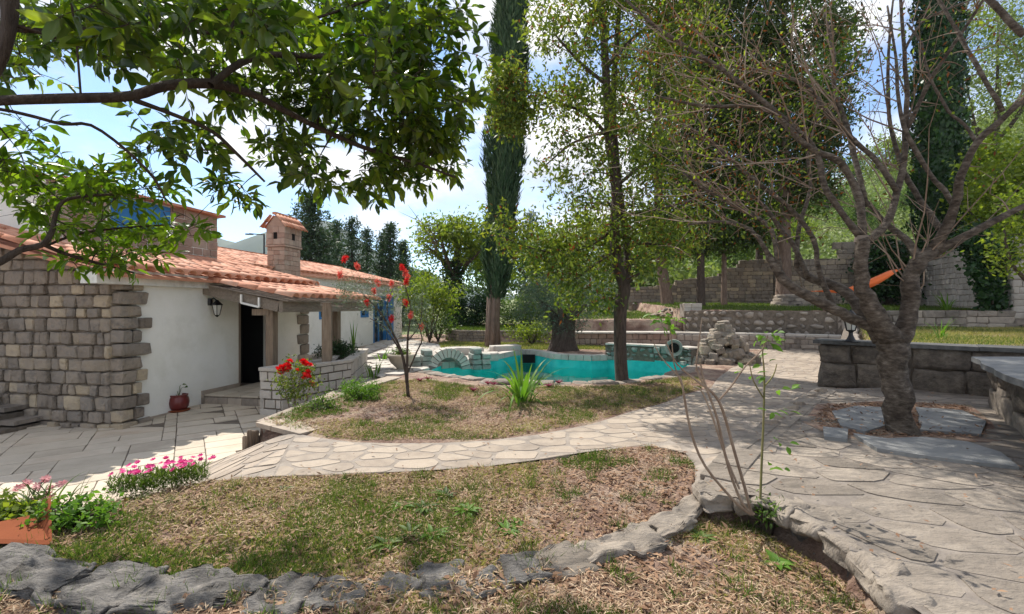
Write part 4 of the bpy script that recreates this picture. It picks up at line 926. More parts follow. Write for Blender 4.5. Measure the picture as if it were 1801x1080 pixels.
# --- roofs
def tile_mesh(L_=.42, r0=.085, r1=.068, th=.012, seg=6):
    v = []; 
    for (y, rr) in ((0, r0), (L_, r1)):
        for q in (rr, rr-th):
            for k in range(seg+1): an = math.pi*k/seg; v.append((-math.cos(an)*q, y, math.sin(an)*q*.85))
    n = seg+1; f = []
    for k in range(seg): f += [(k, k+1, 2*n+k+1, 2*n+k)[::-1], (n+k, n+k+1, 3*n+k+1, 3*n+k), (k, k+1, n+k+1, n+k), (2*n+k, 3*n+k, 3*n+k+1, 2*n+k+1)]
    me = bpy.data.meshes.new('tile'); me.from_pydata(v, [], f); me.update(); me.shade_smooth(); return me
TILE = with_mat(tile_mesh(), m_tile)
def roof_tiles(parent, org, al, up, n_al, n_up, da=.205, du=.33, cap=300, skip=None, seed=0, sc=1.3):
    """org: eave start; al: unit along eave; up: unit up the slope"""
    r = random.Random(seed); nrm = al.cross(up).normalized()
    if nrm.z < 0: nrm = -nrm
    rest = MB(); its = []
    for i in range(n_al):
        for j in range(n_up):
            if skip and skip(i*da, j*du): continue
            p = org+al*(i*da)+up*(j*du)+nrm*(.028+.008*r.random()); its.append((p, r.gauss(0,.02)))
    its.sort(key=lambda t: (t[0]-Vector((0,0,1.5))).length)
    xa = al if al.cross(up).dot(nrm) > 0 else -al
    M3 = Matrix((xa, up, nrm)).transposed()
    for q, (p, tw) in enumerate(its):
        m3 = M3 @ Matrix.Rotation(tw, 3, 'Z') @ Matrix.Rotation(.035, 3, 'X'); m4 = Matrix.Translation(p) @ m3.to_4x4() @ Matrix.Diagonal((sc,sc,sc,1))
        if q < cap:
            o = bpy.data.objects.new('roof_tile', TILE); COL.objects.link(o); o.parent = parent; o.location = p-worldloc(parent); o.rotation_euler = m3.to_euler(); o.scale = (sc,)*3
        else: rest.add([m4 @ v.co for v in TILE.vertices], [tuple(f.vertices) for f in TILE.polygons])
    if rest.n: part('roof_tiles_infill', rest.mesh('tiles', True), m_tile, parent, 'stuff')
def deck(org, al, up, la, lu, th=.05):
    n = al.cross(up).normalized(); n = n if n.z > 0 else -n
    q = [org, org+al*la, org+al*la+up*lu, org+up*lu]; mb = MB()
    if (q[1]-q[0]).cross(q[3]-q[0]).z < 0: q = q[::-1]
    mb.hexa([v-n*th for v in q], q); return mb.mesh('deck')
al = U.to_3d(); up = (-NN.to_3d()+Vector((0,0,.24))).normalized()
o1 = H(-.45,-.30, roofz(-.30)); rf1 = part('roof', deck(o1-Vector((0,0,.045)), al, up, 5.4, 6.45), m_tile, house)
roof_tiles(rf1, o1-up*.03+al*.12, al, up, 20, 15, .27, .43, 300, skip=lambda a, u_: (a > 4.35 and 2.2 < u_ < 0), seed=2)
o2 = H(4.95, 1.98, roofz(1.98)); rf2 = part('roof', deck(o2-Vector((0,0,.045)), al, up, 11.5, 4.1), m_tile, house)
roof_tiles(rf2, o2-up*.03+al*.12, al, up, 42, 9, .27, .43, 300, seed=3)
mb = MB(); e0, e1 = H(4.93,-.30,roofz(-.30)), H(4.93,6.0,roofz(6.0)); mb.beam(e0+Vector((0,0,.06)), e1+Vector((0,0,.06)), .16, .09); part('verge_mortar', mb.mesh('v'), m_concrete, rf1)
mb = MB(); k = 40
for i in range(k): a = H(-.4+i*.43, 6.02, roofz(6.02)+.07); mb.beam(a, a+al*.41, .2, .12)
rid = part('ridge_tiles', mb.mesh('rd'), m_tile, rf1, 'stuff')
mb = MB(); q = [H(-.45,6.0,roofz(6)), H(16.45,6.0,roofz(6)), H(16.45,10,roofz(2)), H(-.45,10,roofz(2))]; mb.add([tuple(v) for v in q], [(0,1,2,3)]); part('rear_roof', mb.mesh('rr'), m_tile, house)
mb = MB()
mb.add([H(16.2,FDd,-.5), H(16.2,6,-.5), H(16.2,9.8,-.5), H(16.2,9.8,roofz(2)-.1), H(16.2,6,roofz(6)-.1), H(16.2,FDd,roofz(FDd)-.1)], [(0,1,2,3,4,5)]); part('gable_wall', mb.mesh('g'), m_plaster, house)
# --- chimney
ch = part('chimney', (lambda mb: (mb.box((0,0,.62),(.50,.66,1.7),0), mb.mesh('c'))[1])(MB()), m_mortar_l, house)
cc = C0+U*0; base = Vector((-6.83,13.66)); cen = base+U*.375-NN*.29
ch.location = Vector((cen.x,cen.y,2.45))-worldloc(house); ch.rotation_euler = (0,0,HRZ-math.pi/2)
r = random.Random(5)
def box_courses(parent, w, d_, z0, z1, ch_, m, name, seed, lo=.14, hi=.3, th=.08, hole=None):
    """dressed stones on the four faces of a box centred on the parent's origin, local frame"""
    r = random.Random(seed); z = z0
    while z < z1-.01:
        h = min(ch_*r.uniform(.85,1.15), z1-z); 
        if z1-z-h < ch_*.4: h = z1-z
        for (x0, y0, x1, y1) in ((-w/2,-d_/2,w/2,-d_/2),(w/2,-d_/2,w/2,d_/2),(w/2,d_/2,-w/2,d_/2),(-w/2,d_/2,-w/2,-d_/2)):
            a = Vector((x0,y0)); b = Vector((x1,y1)); Lg = (b-a).length; u_ = (b-a)/Lg; n_ = Vector((u_.y,-u_.x)); s = 0
            while s < Lg-.01:
                e = min(Lg, s+r.uniform(lo,hi)); 
                if Lg-e < lo*.6: e = Lg
                c = a+u_*(s+e)/2-n_*(th/2-.012*r.random())
                if not (hole and hole(c, z+h/2)):
                    o = bpy.data.objects.new(name, with_mat(r.choice(BRICKY), m)); COL.objects.link(o); o.parent = parent; o.location = (c.x,c.y,z+h/2); o.scale = (e-s-.008,th,h-.008); o.rotation_euler = (0,0,math.atan2(u_.y,u_.x))
                s = e
        z += h
box_courses(ch, .58, .75, -.3, .86, .155, m_pink, 'chimney_stone', 3)
box_courses(ch, .66, .83, .865, .93, .065, m_pink, 'collar_stone', 4, .3, .45, .1)
box_courses(ch, .62, .79, .935, 1.47, .18, m_pink, 'chimney_stone', 5, .16, .26, .08, hole=None)
mb = MB()
for c_, s_ in (((0,-.397,1.2),(.12,.02,.2)),((.312,0,1.2),(.02,.13,.2))): mb.box(c_, s_)
part('flue_opening', mb.mesh('fl'), m_dark, house).parent = ch; bpy.data.objects[-1] if False else None
fo = [o for o in ch.children if o.name.startswith('flue')][0] if [o for o in ch.children if o.name.startswith('flue')] else None
if fo: fo.location = (0,0,0)
mb = MB(); mb.add([(-.31,-.395,1.47),(.31,-.395,1.47),(0,-.395,1.82),(-.31,.395,1.47),(.31,.395,1.47),(0,.395,1.82)], [(0,1,2),(5,4,3),(0,3,4,1),(1,4,5,2),(2,5,3,0)]); g = part('cap_gable', mb.mesh('cg'), m_pink, ch); g.location = (0,0,0)
for sd in (1,-1):
    upv = Vector((-sd*.31,0,.35)).normalized(); rz0 = Vector((sd*.40,-.46,1.40))
    for i in range(7):
        for j in range(2):
            p = rz0+Vector((0,i*.155,0))+upv*(j*.24)+Vector((sd*.03,0,.03)); nrm = Vector((sd*.35,0,.31)).normalized(); xa = Vector((0,sd*1.0,0)); m3 = Matrix((xa, upv, nrm)).transposed()
            o = bpy.data.objects.new('cap_tile', TILE); COL.objects.link(o); o.parent = ch; o.location = p; o.rotation_euler = m3.to_euler(); o.scale = (.8,.62,.8)
mb = MB(); mb.beam((0,-.46,1.87),(0,.5,1.87),.12,.07); g = part('cap_ridge', mb.mesh('cr'), m_tile, ch); g.location = (0,0,0)
# --- upper storey with blue shutter, set back on the roof
UA0, UA1, UD, UZ = .5, 4.3, 2.2, 3.84
tw = part('upper_storey', (lambda mb: (mb.add([H(UA0,UD,2.2),H(UA1,UD,2.2),H(UA1,6.2,2.2),H(UA0,6.2,2.2),H(UA0,UD,UZ),H(UA1,UD,UZ),H(UA1,6.2,UZ),H(UA0,6.2,UZ)], [(0,1,5,4),(1,2,6,5),(2,3,7,6),(3,0,4,7),(4,5,6,7)]), mb.mesh('tw'))[1])(MB()), m_plaster, house)
its = course_stones(H(UA0,UD), H(UA1,UD), 2.45, UZ, .2, .2, .46, .1, .025, 91, keep=lambda s, z: not (1.05 < s < 2.45 and z > 3.1))
emit(tw, its, 'wall_stone', m_pink, BRICKY, 300, 8)
mb = MB(); wallq(UA0+1.12, UA0+2.42, UD-.04, 3.12, 3.80, .08); part('blue_shutter', mb.mesh('bs'), m_blue, tw)
its = []
for k in range(9): a = UA0+.24+k*.43; c = H(a, UD-.06, UZ+.03); its.append(((c.x,c.y,c.z),(.42,.26,.06),HRZ))
emit(tw, its, 'coping_tile', m_tile, BRICKY, 20, 2)
mb = MB(); q = [H(UA0-.1,UD-.05,UZ+.05),H(UA1+.1,UD-.05,UZ+.05),H(UA1+.1,4.2,UZ+.45),H(UA0-.1,4.2,UZ+.45),H(UA1+.1,6.3,UZ+.05),H(UA0-.1,6.3,UZ+.05)]
mb.add([tuple(v) for v in q], [(0,1,2,3),(3,2,4,5)]); mb.add([tuple(v-Vector((0,0,.05))) for v in q], [(3,2,1,0),(5,4,2,3)]); part('upper_roof', mb.mesh('ur'), m_tile, tw)
# --- porch canopy: beams, posts, tiles
can = part('porch_canopy', (lambda mb: ([mb.beam(H(a,-.02,1.85), H(a,-1.66,1.56), .07, .12) for a in (2.2,2.75,3.3,3.85,4.4)], mb.mesh('rafters'))[1])(MB()), m_wood, house)
def cbeam(name, a, b, w, h, m=m_wood): mb = MB(); mb.beam(a, b, w, h); return part(name, mb.mesh(name), m, can)
cbeam('side_beam', H(1.62,.0,1.85), H(1.62,-1.64,1.51), .07, .20); cbeam('side_beam', H(5.0,-.0,1.90), H(5.0,-1.64,1.56), .07, .2)
cbeam('front_beam', H(1.58,-1.70,1.51), H(5.1,-1.70,1.51), .08, .22)
cbeam('inner_beam', H(1.75,-1.35,1.50), H(5.0,-1.35,1.50), .14, .14, m_woodv)
oc = H(1.52, -1.95, 1.65); upc = (H(1.52,-.2,1.96)-oc); lu = upc.length; upc.normalize()
part('roof_deck', deck(oc+upc*.06-Vector((0,0,.03)), al, upc, 3.75, lu-.06, .03), m_wood, can)
roof_tiles(can, oc+al*.12-upc*.02, al, upc, 14, 5, .262, .40, 300, seed=5)
for a, d_, zt, w in ((1.75,-1.38,1.45,.15),(4.0,-1.38,1.45,.15)):
    p = H(a, d_); mb = MB(); mb.box((p[0],p[1],(zt-.25)/2),(w,w,zt+.25),HRZ); part('post', mb.mesh('post'), m_woodv, can)
p = H(1.72,-1.2); mb = MB(); mb.box((p[0],p[1],1.40),(.36,.12,.12),HRZ+math.pi/2); part('bracket', mb.mesh('br'), m_woodv, can)
fr = thing('white_bracket_frame', 'small white rectangular frame hanging under the porch beam', 'frame', H(1.52,-.95,1.6)); mb = MB()
for a_, b_ in (((-.9,1.74),(-.9,1.58)),((-1.28,1.68),(-1.28,1.5)),((-.9,1.58),(-1.28,1.5))): mb.beam(H(1.53,a_[0],a_[1]), H(1.53,b_[0],b_[1]), .03, .035)
part('rail', mb.mesh('rail'), m_whitepaint, fr)
# wall lantern
lt = thing('wall_lantern', 'small black carriage lantern on the white wall beside the dark doorway', 'wall lamp', H(1.75,-.1,1.5))
pl_ = H(1.75,-.17,1.47)
mb = MB(); mb.lathe(H(1.75,0,1.60)-Vector((0,0,.0)), [(.05,-.07),(.055,0),(.05,.07)], 8); mb.tube([H(1.75,.0,1.62), H(1.75,-.09,1.68), H(1.75,-.17,1.62)], .014, 6); part('bracket', mb.mesh('b'), m_black, lt)
mb = MB(); mb.lathe(pl_, [(.02,.17),(.035,.15),(.11,.08),(.115,.07),(.1,.065)], 6); mb.lathe(pl_, [(.012,-.17),(.04,-.14),(.055,-.125)], 6)
for k in range(6): an = k*math.pi/3; mb.tube([pl_+Vector((math.cos(an)*.095, math.sin(an)*.095, .07)), pl_+Vector((math.cos(an)*.05, math.sin(an)*.05, -.13))], .006, 4)
part('cage', mb.mesh('cage'), m_black, lt)
m_lglass = plain('lantern_glass', (.6,.6,.55), rough=.2)
mb = MB(); mb.lathe(pl_, [(.045,-.12),(.085,.065)], 6); part('glass', mb.mesh('gl'), m_lglass, lt)
# front steps at the far left
st = thing('entrance_steps', 'grey stone steps against the rough stone wall of the house', 'steps', (-8.6,7.6,-.5))
for i, (x1, y0, z) in enumerate([(-7.75,7.15,-.30),(-8.05,7.28,-.12),(-8.5,7.4,.06)]):
    mb = MB(); mb.box(((x1-10.5)/2, (y0+8.1)/2, z-.1-.15), (x1+10.5, 8.1-y0, .3), -.17); part('tread', mb.mesh('tr'), m_mortar, st)
    s = x1
    while s > -10.2:
        w = random.uniform(.4,.8); mb = MB(); c = Vector((s-w/2, (y0+.22)+(-(s-w/2)+x1)*.17, z-.03)); mb.box((0,0,0),(w-.012,.5,.065)); o = part('slab', mb.mesh('slab'), m_flag2, st, loc=c); o.rotation_euler = (0,0,-.172); s -= w
# planter in front of the porch
A_, B_, C_, D_ = Vector((-4.51,8.13)), Vector((-4.06,8.0)), Vector((-3.31,9.4)), Vector((-3.79,11.9))
pt = thing('stone_planter', 'long stone-faced planter with pale slab rim beside the porch', 'planter', (A_.x,A_.y,-.45))
ring = [A_,B_,C_,D_,Vector((-4.35,11.75)),Vector((-3.95,9.6))]
mb = MB(); mb.prism([tuple(p) for p in [A_+Vector((.02,.02)),B_+Vector((-.01,.02)),C_+Vector((-.02,.0)),D_+Vector((-.02,0)),ring[4],ring[5]]], -.6, .28); part('core', mb.mesh('c'), m_mortar, pt)
its = []
for k, (a, b) in enumerate(((ring[5],A_),(A_,B_),(B_,C_),(C_,D_),(D_,ring[4]))): its += course_stones(a, b, -.5, .36, .19, .15, .40, .08, .02, 100+k, gap=.028)
emit(pt, its, 'facing_stone', m_pale, BRICKY, 260, 4)
its = []
for a, b in ((A_,B_),(B_,C_),(C_,D_),(D_,ring[4]),(ring[4],ring[5]),(ring[5],A_)):
    Lg = (b-a).length; u_ = (b-a)/Lg; n_ = Vector((u_.y,-u_.x)); k = max(1, round(Lg/.5))
    for j in range(k): c = a+u_*(j+.5)/k*Lg-n_*.07; its.append(((c.x,c.y,.39),(Lg/k-.008,.22,.055),math.atan2(u_.y,u_.x)))
emit(pt, its, 'rim_slab', m_pale, BRICKY, 60, 5)
# grey pillar in front
pp = thing('garden_post', 'weathered grey post with a short cross arm standing in front of the planter', 'post', (-3.70,9.1,-.4))
mb = MB(); mb.box((-3.70,9.1,.58),(.17,.17,2.0),.2); part('shaft', mb.mesh('s'), m_woodv, pp)
mb = MB(); mb.beam((-3.80,9.0,1.55),(-3.40,9.15,1.51),.03,.035); mb.box((-3.70,9.1,1.59),(.2,.2,.02),.2); part('cross_arm', mb.mesh('x'), m_wood, pp)
# ================================================================ SKY-LINE
def ridge_mesh():
    V = []; Fc = []; xs_ = np.linspace(-900, 700, 80); ys_ = np.linspace(700, 1300, 14)
    for j, y in enumerate(ys_):
        for i, x in enumerate(xs_):
            px = 900+x/850*800; hh = np.interp(px, [-200,100,300,372,392,410,470,560,640,760,900,1100], [215,190,150,128,120,126,150,165,110,60,25,10])
            k = math.exp(-((y-900)/170)**2); V.append((x, y, hh*1.08*k+8*noise.noise(Vector((x*.008,y*.012,0)))*k-3))
    nx = len(xs_)
    for j in range(len(ys_)-1):
        for i in range(nx-1): b = j*nx+i; Fc.append((b,b+1,b+nx+1,b+nx))
    return np_mesh('mountain', V, Fc, True)
m_mount = mat('wooded_mountain', [(.02,.04,.02),(.03,.055,.03),(.045,.07,.035)], scale=.02, bump=0, rnd=0, stain=0)
part('mountain', ridge_mesh(), m_mount, None, 'structure')
# ================================================================ TREES
# --- tall cypress
def cypress(name, label, base, h, rmax, z_crown, m, n, ln=.34, wd=.06, tr=.2, seed=0, group=None, core=True, bark=m_barkred, flare=1.0, lumps=.22, prof=None, lean=0.0):
    g = np.random.default_rng(seed); base = Vector(base); t = thing(name, label, 'cypress tree', base, group)
    sk = Skel(); sk.line([base-Vector((0,0,.1)), base+Vector((0,0,.25)), base+Vector((.05,0,1.2)), base+Vector((lean*.5,0,h*.5)), base+Vector((lean,0,h*.95))], [tr*1.5*flare, tr*1.15, tr, tr*.7, .03])
    mb = MB()
    for P, Q in sk.lines: mb.tube(P, Q, 12)
    for k in range(7):
        an = k*.9+seed; a = base+Vector((math.cos(an)*tr*1.05, math.sin(an)*tr*1.05, -.05)); b = base+Vector((math.cos(an+.3)*tr*.75+.03, math.sin(an+.3)*tr*.75, z_crown+.6)); mb.tube([a, a.lerp(b,.3), b], [tr*.42, tr*.33, tr*.28], 6)
    part('trunk', mb.mesh('trunk', True), bark, t)
    zz = z_crown+(h-z_crown)*g.random(n)**.93; f = (zz-z_crown)/(h-z_crown)
    P_ = np.interp(f, [0,.06,.15,.35,.6,.8,.93,1], prof or [.38,.75,.95,1,.86,.66,.38,.06])
    an = g.random(n)*6.283; rr = rmax*P_*(1+lumps*(vnoise(an*1.7, zz*1.1, 1, seed)-.5)*2+.14*(vnoise(an*4, zz*3.2, 1, seed+3)-.5)*2)*g.uniform(.72,1.03,n)
    pos = np.stack([base.x+lean*zz/h+np.cos(an)*rr, base.y+np.sin(an)*rr, base.z+zz], 1); out = np.stack([np.cos(an), np.sin(an), np.zeros(n)], 1)
    d = unit(out*g.uniform(.1,.5,(n,1))+np.array([0,0,1])+g.normal(size=(n,3))*.22)
    V_, F_ = leaf_arrays(pos, d, out+g.normal(size=(n,3))*.5, ln*g.uniform(.5,1.3,n), wd*g.uniform(.7,1.3,n), 'quad', .1)
    part('crown', np_mesh('crown', V_, F_), m, t, 'stuff')
    if core:
        mb = MB(); mb.lathe(base, [(max(.02, rmax*float(np.interp(q, [0,.06,.15,.35,.6,.8,.93,1], prof or [.38,.75,.95,1,.86,.66,.38,.06]))*.72), z_crown+.15+(h-z_crown-.3)*q) for q in np.linspace(0,1,26)], 12)
        mb.v = [(v[0]+lean*(v[2]-base.z)/h, v[1], v[2]) for v in mb.v]
        part('inner_foliage', mb.mesh('core', True), lf_cypress, t, 'stuff')
    return t
cypress('cypress_tree', 'very tall narrow dark cypress with bare reddish trunk behind the pool', (D(866,540,17).x, 17, 0), 17.5, .60, 1.75, lf_cypress, 30000, .34, .055, .22, 3, lean=1.0, lumps=.38, prof=[.45,.72,.85,1,.98,.82,.5,.06])
# yellow-green leafy bough against the cypress + laurel by the pool
def leafcloud(c, rad, n, seed): g = np.random.default_rng(seed); return np.array(c)+g.normal(size=(n,3))*np.array(rad)
lau = thing('laurel_tree', 'slender dark-trunked laurel rising from the lawn at the pool edge', 'laurel tree', W(1093,669,-.03))
sk = Skel(); yb = 9.4
tr_ = [(1094,672,12.5,9.3),(1092,650,11.5,9.3),(1090,600,11,9.3),(1091,540,11.5,9.3),(1098,505,11,9.3),(1086,470,10,9.35),(1080,400,9,9.4),(1083,340,8,9.45),(1070,240,7.5,9.5),(1066,140,7,9.5),(1060,40,6.5,9.5),(1055,-60,5.5,9.5),(1050,-180,4,9.5),(1050,-280,2,9.5)]
def pl(lst, s=1.0): return [D(a,b,y) for a,b,r_,y in lst], [r_*y/F*s/math.sqrt(1+((a-900)/F)**2) for a,b,r_,y in lst]
sk.line(*pl(tr_))
sk.line(*pl([(1098,505,9,9.3),(1103,480,7,9.4),(1100,420,6.5,9.6),(1085,300,6,9.8),(1078,180,5.5,10),(1085,60,5,10.2),(1095,-80,3,10.3)]))
for b in ([(1082,400,4,9.4),(1040,430,3,9.3),(985,445,2,9.1),(930,435,1.2,9.0),(880,415,.8,8.9)],[(1084,440,3,9.4),(1040,470,2,9.2),(1000,500,1,9.1)],[(1070,240,4,9.5),(1030,200,3,9.4),(980,180,2,9.2),(925,160,1,9.1),(880,170,.7,9)],[(1068,150,4,9.5),(1020,110,3,9.5),(975,60,1.5,9.4)],
          [(1080,330,4,9.5),(1130,290,3,9.7),(1190,250,2,9.9),(1240,240,1,10)],[(1066,120,4,9.5),(1120,60,3,9.8),(1190,20,2,10)],[(1083,380,3,9.5),(1150,370,2.5,9.6),(1220,350,1.5,9.8)],[(1070,230,3,9.4),(1010,250,2.2,9.0),(960,290,1.2,8.8)],[(1060,30,3,9.5),(1000,-30,2,9.6)],[(1100,430,3,9.6),(1160,430,2,9.7),(1210,445,1,9.8)]):
    sk.line(*pl(b))
g = np.random.default_rng(5)
def pxt(regions, seed):
    """(px, py, rx, ry, depth, ddepth, n) -> targets"""
    g = np.random.default_rng(seed); out = []
    for px, py, rx, ry, y, dy, n in regions:
        a = g.random(n)*6.283; q = g.random(n)**.5; yy = y+g.uniform(-dy, dy, n)
        out += [tuple(D(px+rx*qq*math.cos(aa), py+ry*qq*math.sin(aa), d_)) for aa, qq, d_ in zip(a, q, yy)]
    return out
LT = pxt([(1000,40,75,70,9.5,1.2,50),(1120,40,90,80,9.8,1.3,60),(1030,170,80,50,9.4,1.2,36),(975,185,60,40,9.2,.8,20),(893,185,30,68,9.0,.25,56),(1160,160,90,70,9.8,1.2,46),(1010,290,70,60,9.2,1,26),(1140,280,85,70,9.6,1.2,44),
          (960,420,85,30,9.1,.6,34),(1010,465,80,45,9.2,.9,40),(1130,420,70,60,9.5,1,40),(1190,400,60,50,9.8,1,22),(1060,370,70,50,9.4,1,26),(1020,530,60,25,9.3,.7,12),(1080,-90,140,90,9.8,1.5,60),(1220,80,70,80,10,1,26),(880,380,30,40,9,.2,5)], 4)+[(1.2+2.9*q.random(), 7.6+2.4*q.random(), 6.9+3.0*q.random()) for q in [random.Random(15)] for _ in range(120)]  # last clumps, high above the frame, are added to dapple the platform
sk.grow(LT, rbase=.5, seed=4, maxr=.03, rmin=.004, rtip=.003)
part('trunk', sk.mesh('trunk', big=12), m_bark, lau)
T = np.array(LT); P = np.repeat(T, 42, 0)+g.normal(size=(len(T)*42,3))*.15; k = g.random(len(P)) < .10
foliage('crown', P[~k], lf_laurel, lau, .125, .052, (0,0,-.1), 'quad', droop=.2); foliage('crown', P[k], lf_brown, lau, .1, .04, (0,0,-.5))
# --- olive
ol = thing('olive_tree', 'old olive with a thick gnarled dark trunk and silvery crown on the pool rim', 'olive tree', (D(990,620,15.6).x,15.6,-.05)); b = Vector(ol.location)
mb = MB(); g = np.random.default_rng(9)
for k in range(9):
    an = k*.7; a = b+Vector((math.cos(an)*.40,math.sin(an)*.34,-.1)); m_ = b+Vector((math.cos(an+.5)*.24,math.sin(an+.5)*.22,.5)); c = b+Vector((math.cos(an+.9)*.3+.02,math.sin(an+.9)*.26,1.15)); e = c+Vector((math.cos(an+.9)*.5,math.sin(an+.9)*.5,.5)); mb.tube([a, a.lerp(m_,.4)+Vector((0,0,-.02)), m_, c, e], [.22,.19,.16,.13,.05], 8)
mb.tube([b-Vector((0,0,.1)), b+Vector((0,0,1.1))], [.42,.30], 12)
part('trunk', mb.mesh('trunk', True), m_bark, ol)
sk = Skel(); sk.line([b+Vector((0,0,1.0)), b+Vector((.1,0,1.6)), b+Vector((.2,0,2.2))], [.14,.08,.03]); sk.line([b+Vector((0,0,1.0)), b+Vector((-.5,0,1.5)), b+Vector((-.9,0,1.9))], [.1,.06,.02])
T = np.array(pxt([(990,560,40,22,15.6,.5,40),(940,535,45,28,15.4,.7,34),(1000,510,70,34,15.7,.8,60),(1050,530,35,25,15.8,.6,22),(955,500,40,20,15.6,.6,24)], 8)); sk.grow(T, seed=2, maxr=.03)
part('branches', sk.mesh('branches'), m_bark, ol); P = np.repeat(T, 60, 0)+g.normal(size=(len(T)*60,3))*.17; foliage('crown', P, lf_olive, ol, .11, .026, (0,0,.2))
# --- forked ivy-clad tree on the left
it = broad_tree('ivy_clad_tree', 'forked yellow-green tree with ivy-covered trunk behind the cypress', 'tree', (*P2(795,26),.4), 2.6, D(805,425,26), (2.7,2.0,2.2), 90, 60, lf_yell, .26, .13, .32, m_bark, .42, 11, limbs=7, shell=.35)
T = np.array([tuple(Vector(it.location)+Vector((math.cos(a)*.42, math.sin(a)*.42, z))) for a in np.linspace(0,6.28,12) for z in np.linspace(.3,3.6,14)])
P = np.repeat(T, 14, 0)+rng.normal(size=(len(T)*14,3))*.16; foliage('ivy', P, lf_ivy, it, .16, .14)
mb = MB(); r = random.Random(3)
for k in range(9):
    a = D(775+r.uniform(-10,10), 440+r.uniform(-15,15), 26); e = D(r.uniform(700,745), 360+k*12, 25.5); mb.tube([a, a.lerp(e,.5)+Vector((0,0,r.uniform(-.2,.4))), e], [.06,.035,.008], 4)
part('bare_branch', mb.mesh('bb'), m_twig, it)
# --- shrubs and hedge on the left middle
def shrub(name, label, cat, c, rad, n, per, m, ln, wd, seed, cr=.18, group=None, stems=6, kindp='foliage', base=None):
    c = Vector(c); base = Vector(base) if base else Vector((c.x,c.y,float(ground_h(c.x,c.y)))); t = thing(name, label, cat, base, group); g = np.random.default_rng(seed); sk = Skel()
    for k in range(stems): an = k*6.28/stems; sk.line([base, base.lerp(c,.5)+Vector((math.cos(an)*rad[0]*.25,math.sin(an)*rad[1]*.25,0)), c+Vector((math.cos(an)*rad[0]*.5,math.sin(an)*rad[1]*.5,0))], [.035,.025,.012])
    T = crown_targets(c, rad, n, seed, .5, -1); T[:,2] = np.maximum(T[:,2], base.z+.05); sk.grow(T, seed=seed, maxr=.012, rmin=.004); part('stems', sk.mesh('stems'), m_bark, t)
    P = np.repeat(T, per, 0)+g.normal(size=(len(T)*per,3))*cr; P[:,2] = np.maximum(P[:,2], base.z+.02); foliage(kindp, P, m, t, ln, wd, (0,0,.2)); return t
shrub('lemon_shrub', 'rounded yellow-green shrub standing at the end of the house', 'shrub', D(755,522,19.5), (1.25,.9,.9), 60, 55, lf_yell, .15, .07, 21, .2)
shrub('dark_hedge', 'dark green clipped hedge behind the curved low wall', 'hedge', D(828,545,22.5), (1.5,.7,.95), 80, 90, lf_ivy, .12, .07, 22, .2)
shrub('shaded_bush', 'shaded twiggy bush between the yellow-green shrub and the hedge', 'shrub', D(770,570,20), (.8,.5,.7), 30, 40, lf_mid, .13, .06, 23, .18)
shrub('green_bush', 'mid green leafy bush to the right of the cypress trunk', 'shrub', D(925,545,21.5), (1.2,.7,.9), 60, 55, lf_mid, .14, .06, 24, .2)
shrub('light_bush', 'light green low bush in front of the olive on the stepped bed', 'shrub', D(935,585,18.2), (.85,.5,.35), 34, 40, lf_yell, .11, .06, 25, .13)
shrub('grey_green_bush', 'tall grey-green bush between the olive and the laurel trunk', 'shrub', D(1045,520,22.0), (1.5,.8,1.3), 60, 60, lf_olive, .14, .045, 26, .25)
# --- background broad trees and conifers
BT = 'trees filling the background beyond the garden'
b1 = broad_tree('background_tree', 'mid green tree just right of the cypress, behind the bush', 'tree', (*P2(945,34),.5), 2.4, D(945,455,34), (3.6,2.6,2.6), 70, 60, lf_mid, .34, .17, .25, m_bark, .6, 31, BT)
b2 = broad_tree('background_tree', 'yellow-green tree behind the olive and laurel', 'tree', (*P2(1035,32),.8), 2.0, D(1030,440,32), (4.0,2.6,2.8), 80, 60, lf_yell, .32, .16, .25, m_bark, .6, 32, BT)
b3 = broad_tree('background_tree', 'green tree low behind the left end of the tall boundary wall', 'tree', (*P2(1120,35),1.2), 1.8, D(1120,455,35), (3.4,2.6,2.3), 70, 60, lf_mid, .32, .16, .25, m_bark, .6, 33, BT)
copy_tree(b1, (P2(868,40)[0],40,.3), 1.2, 1.0, 'mid green tree directly behind the cypress, left of its twin')
copy_tree(b2, (P2(1180,42)[0],42,3.2), 2.2, 1.1, 'yellow-green tree on the slope above the tall boundary wall')
copy_tree(b3, (P2(985,48)[0],48,1.0), 2.9, 1.3, 'distant green tree above the olive crown')
copy_tree(b1, (P2(720,44)[0],44,0), 4, .8, 'distant low green tree beyond the end of the house roof')
copy_tree(b3, (P2(640,46)[0],46,0), .8, .8, 'distant low tree beyond the tiled roof ridge')
def conifer(name, label, base, h, rad, seed, m=lf_dark, n=70, per=110, group=None, z0=.12, ln=.3, wd=.09):
    g = np.random.default_rng(seed); base = Vector(base); t = thing(name, label, 'conifer', base, group); sk = Skel(); sk.line([base, base+Vector((0,0,h*.5)), base+Vector((0,0,h))], [h*.022,h*.015,.02]); T = []
    for k in range(n):
        f = z0+(1-z0)*(k/n); an = k*2.4+g.uniform(-.3,.3); L_ = rad*(1-f)**.75*g.uniform(.6,1.15)+.12; a = base+Vector((0,0,h*f)); e = a+Vector((math.cos(an)*L_, math.sin(an)*L_, L_*g.uniform(-.15,.25))); sk.line([a, a.lerp(e,.5)+Vector((0,0,.06*L_)), e], [.035,.025,.01], 1)
        for q in np.linspace(.3, 1, max(2, int(L_/.35))): T.append(tuple(a.lerp(e, q)))
    part('trunk', sk.mesh('trunk'), m_bark, t); T = np.array(T); c = max(8, int(per*n/len(T))); P = np.repeat(T, c, 0)+g.normal(size=(len(T)*c,3))*np.array([.2,.2,.13])*max(.6, h/9)
    foliage('crown', P, m, t, ln, wd, (0,0,.15)); return t
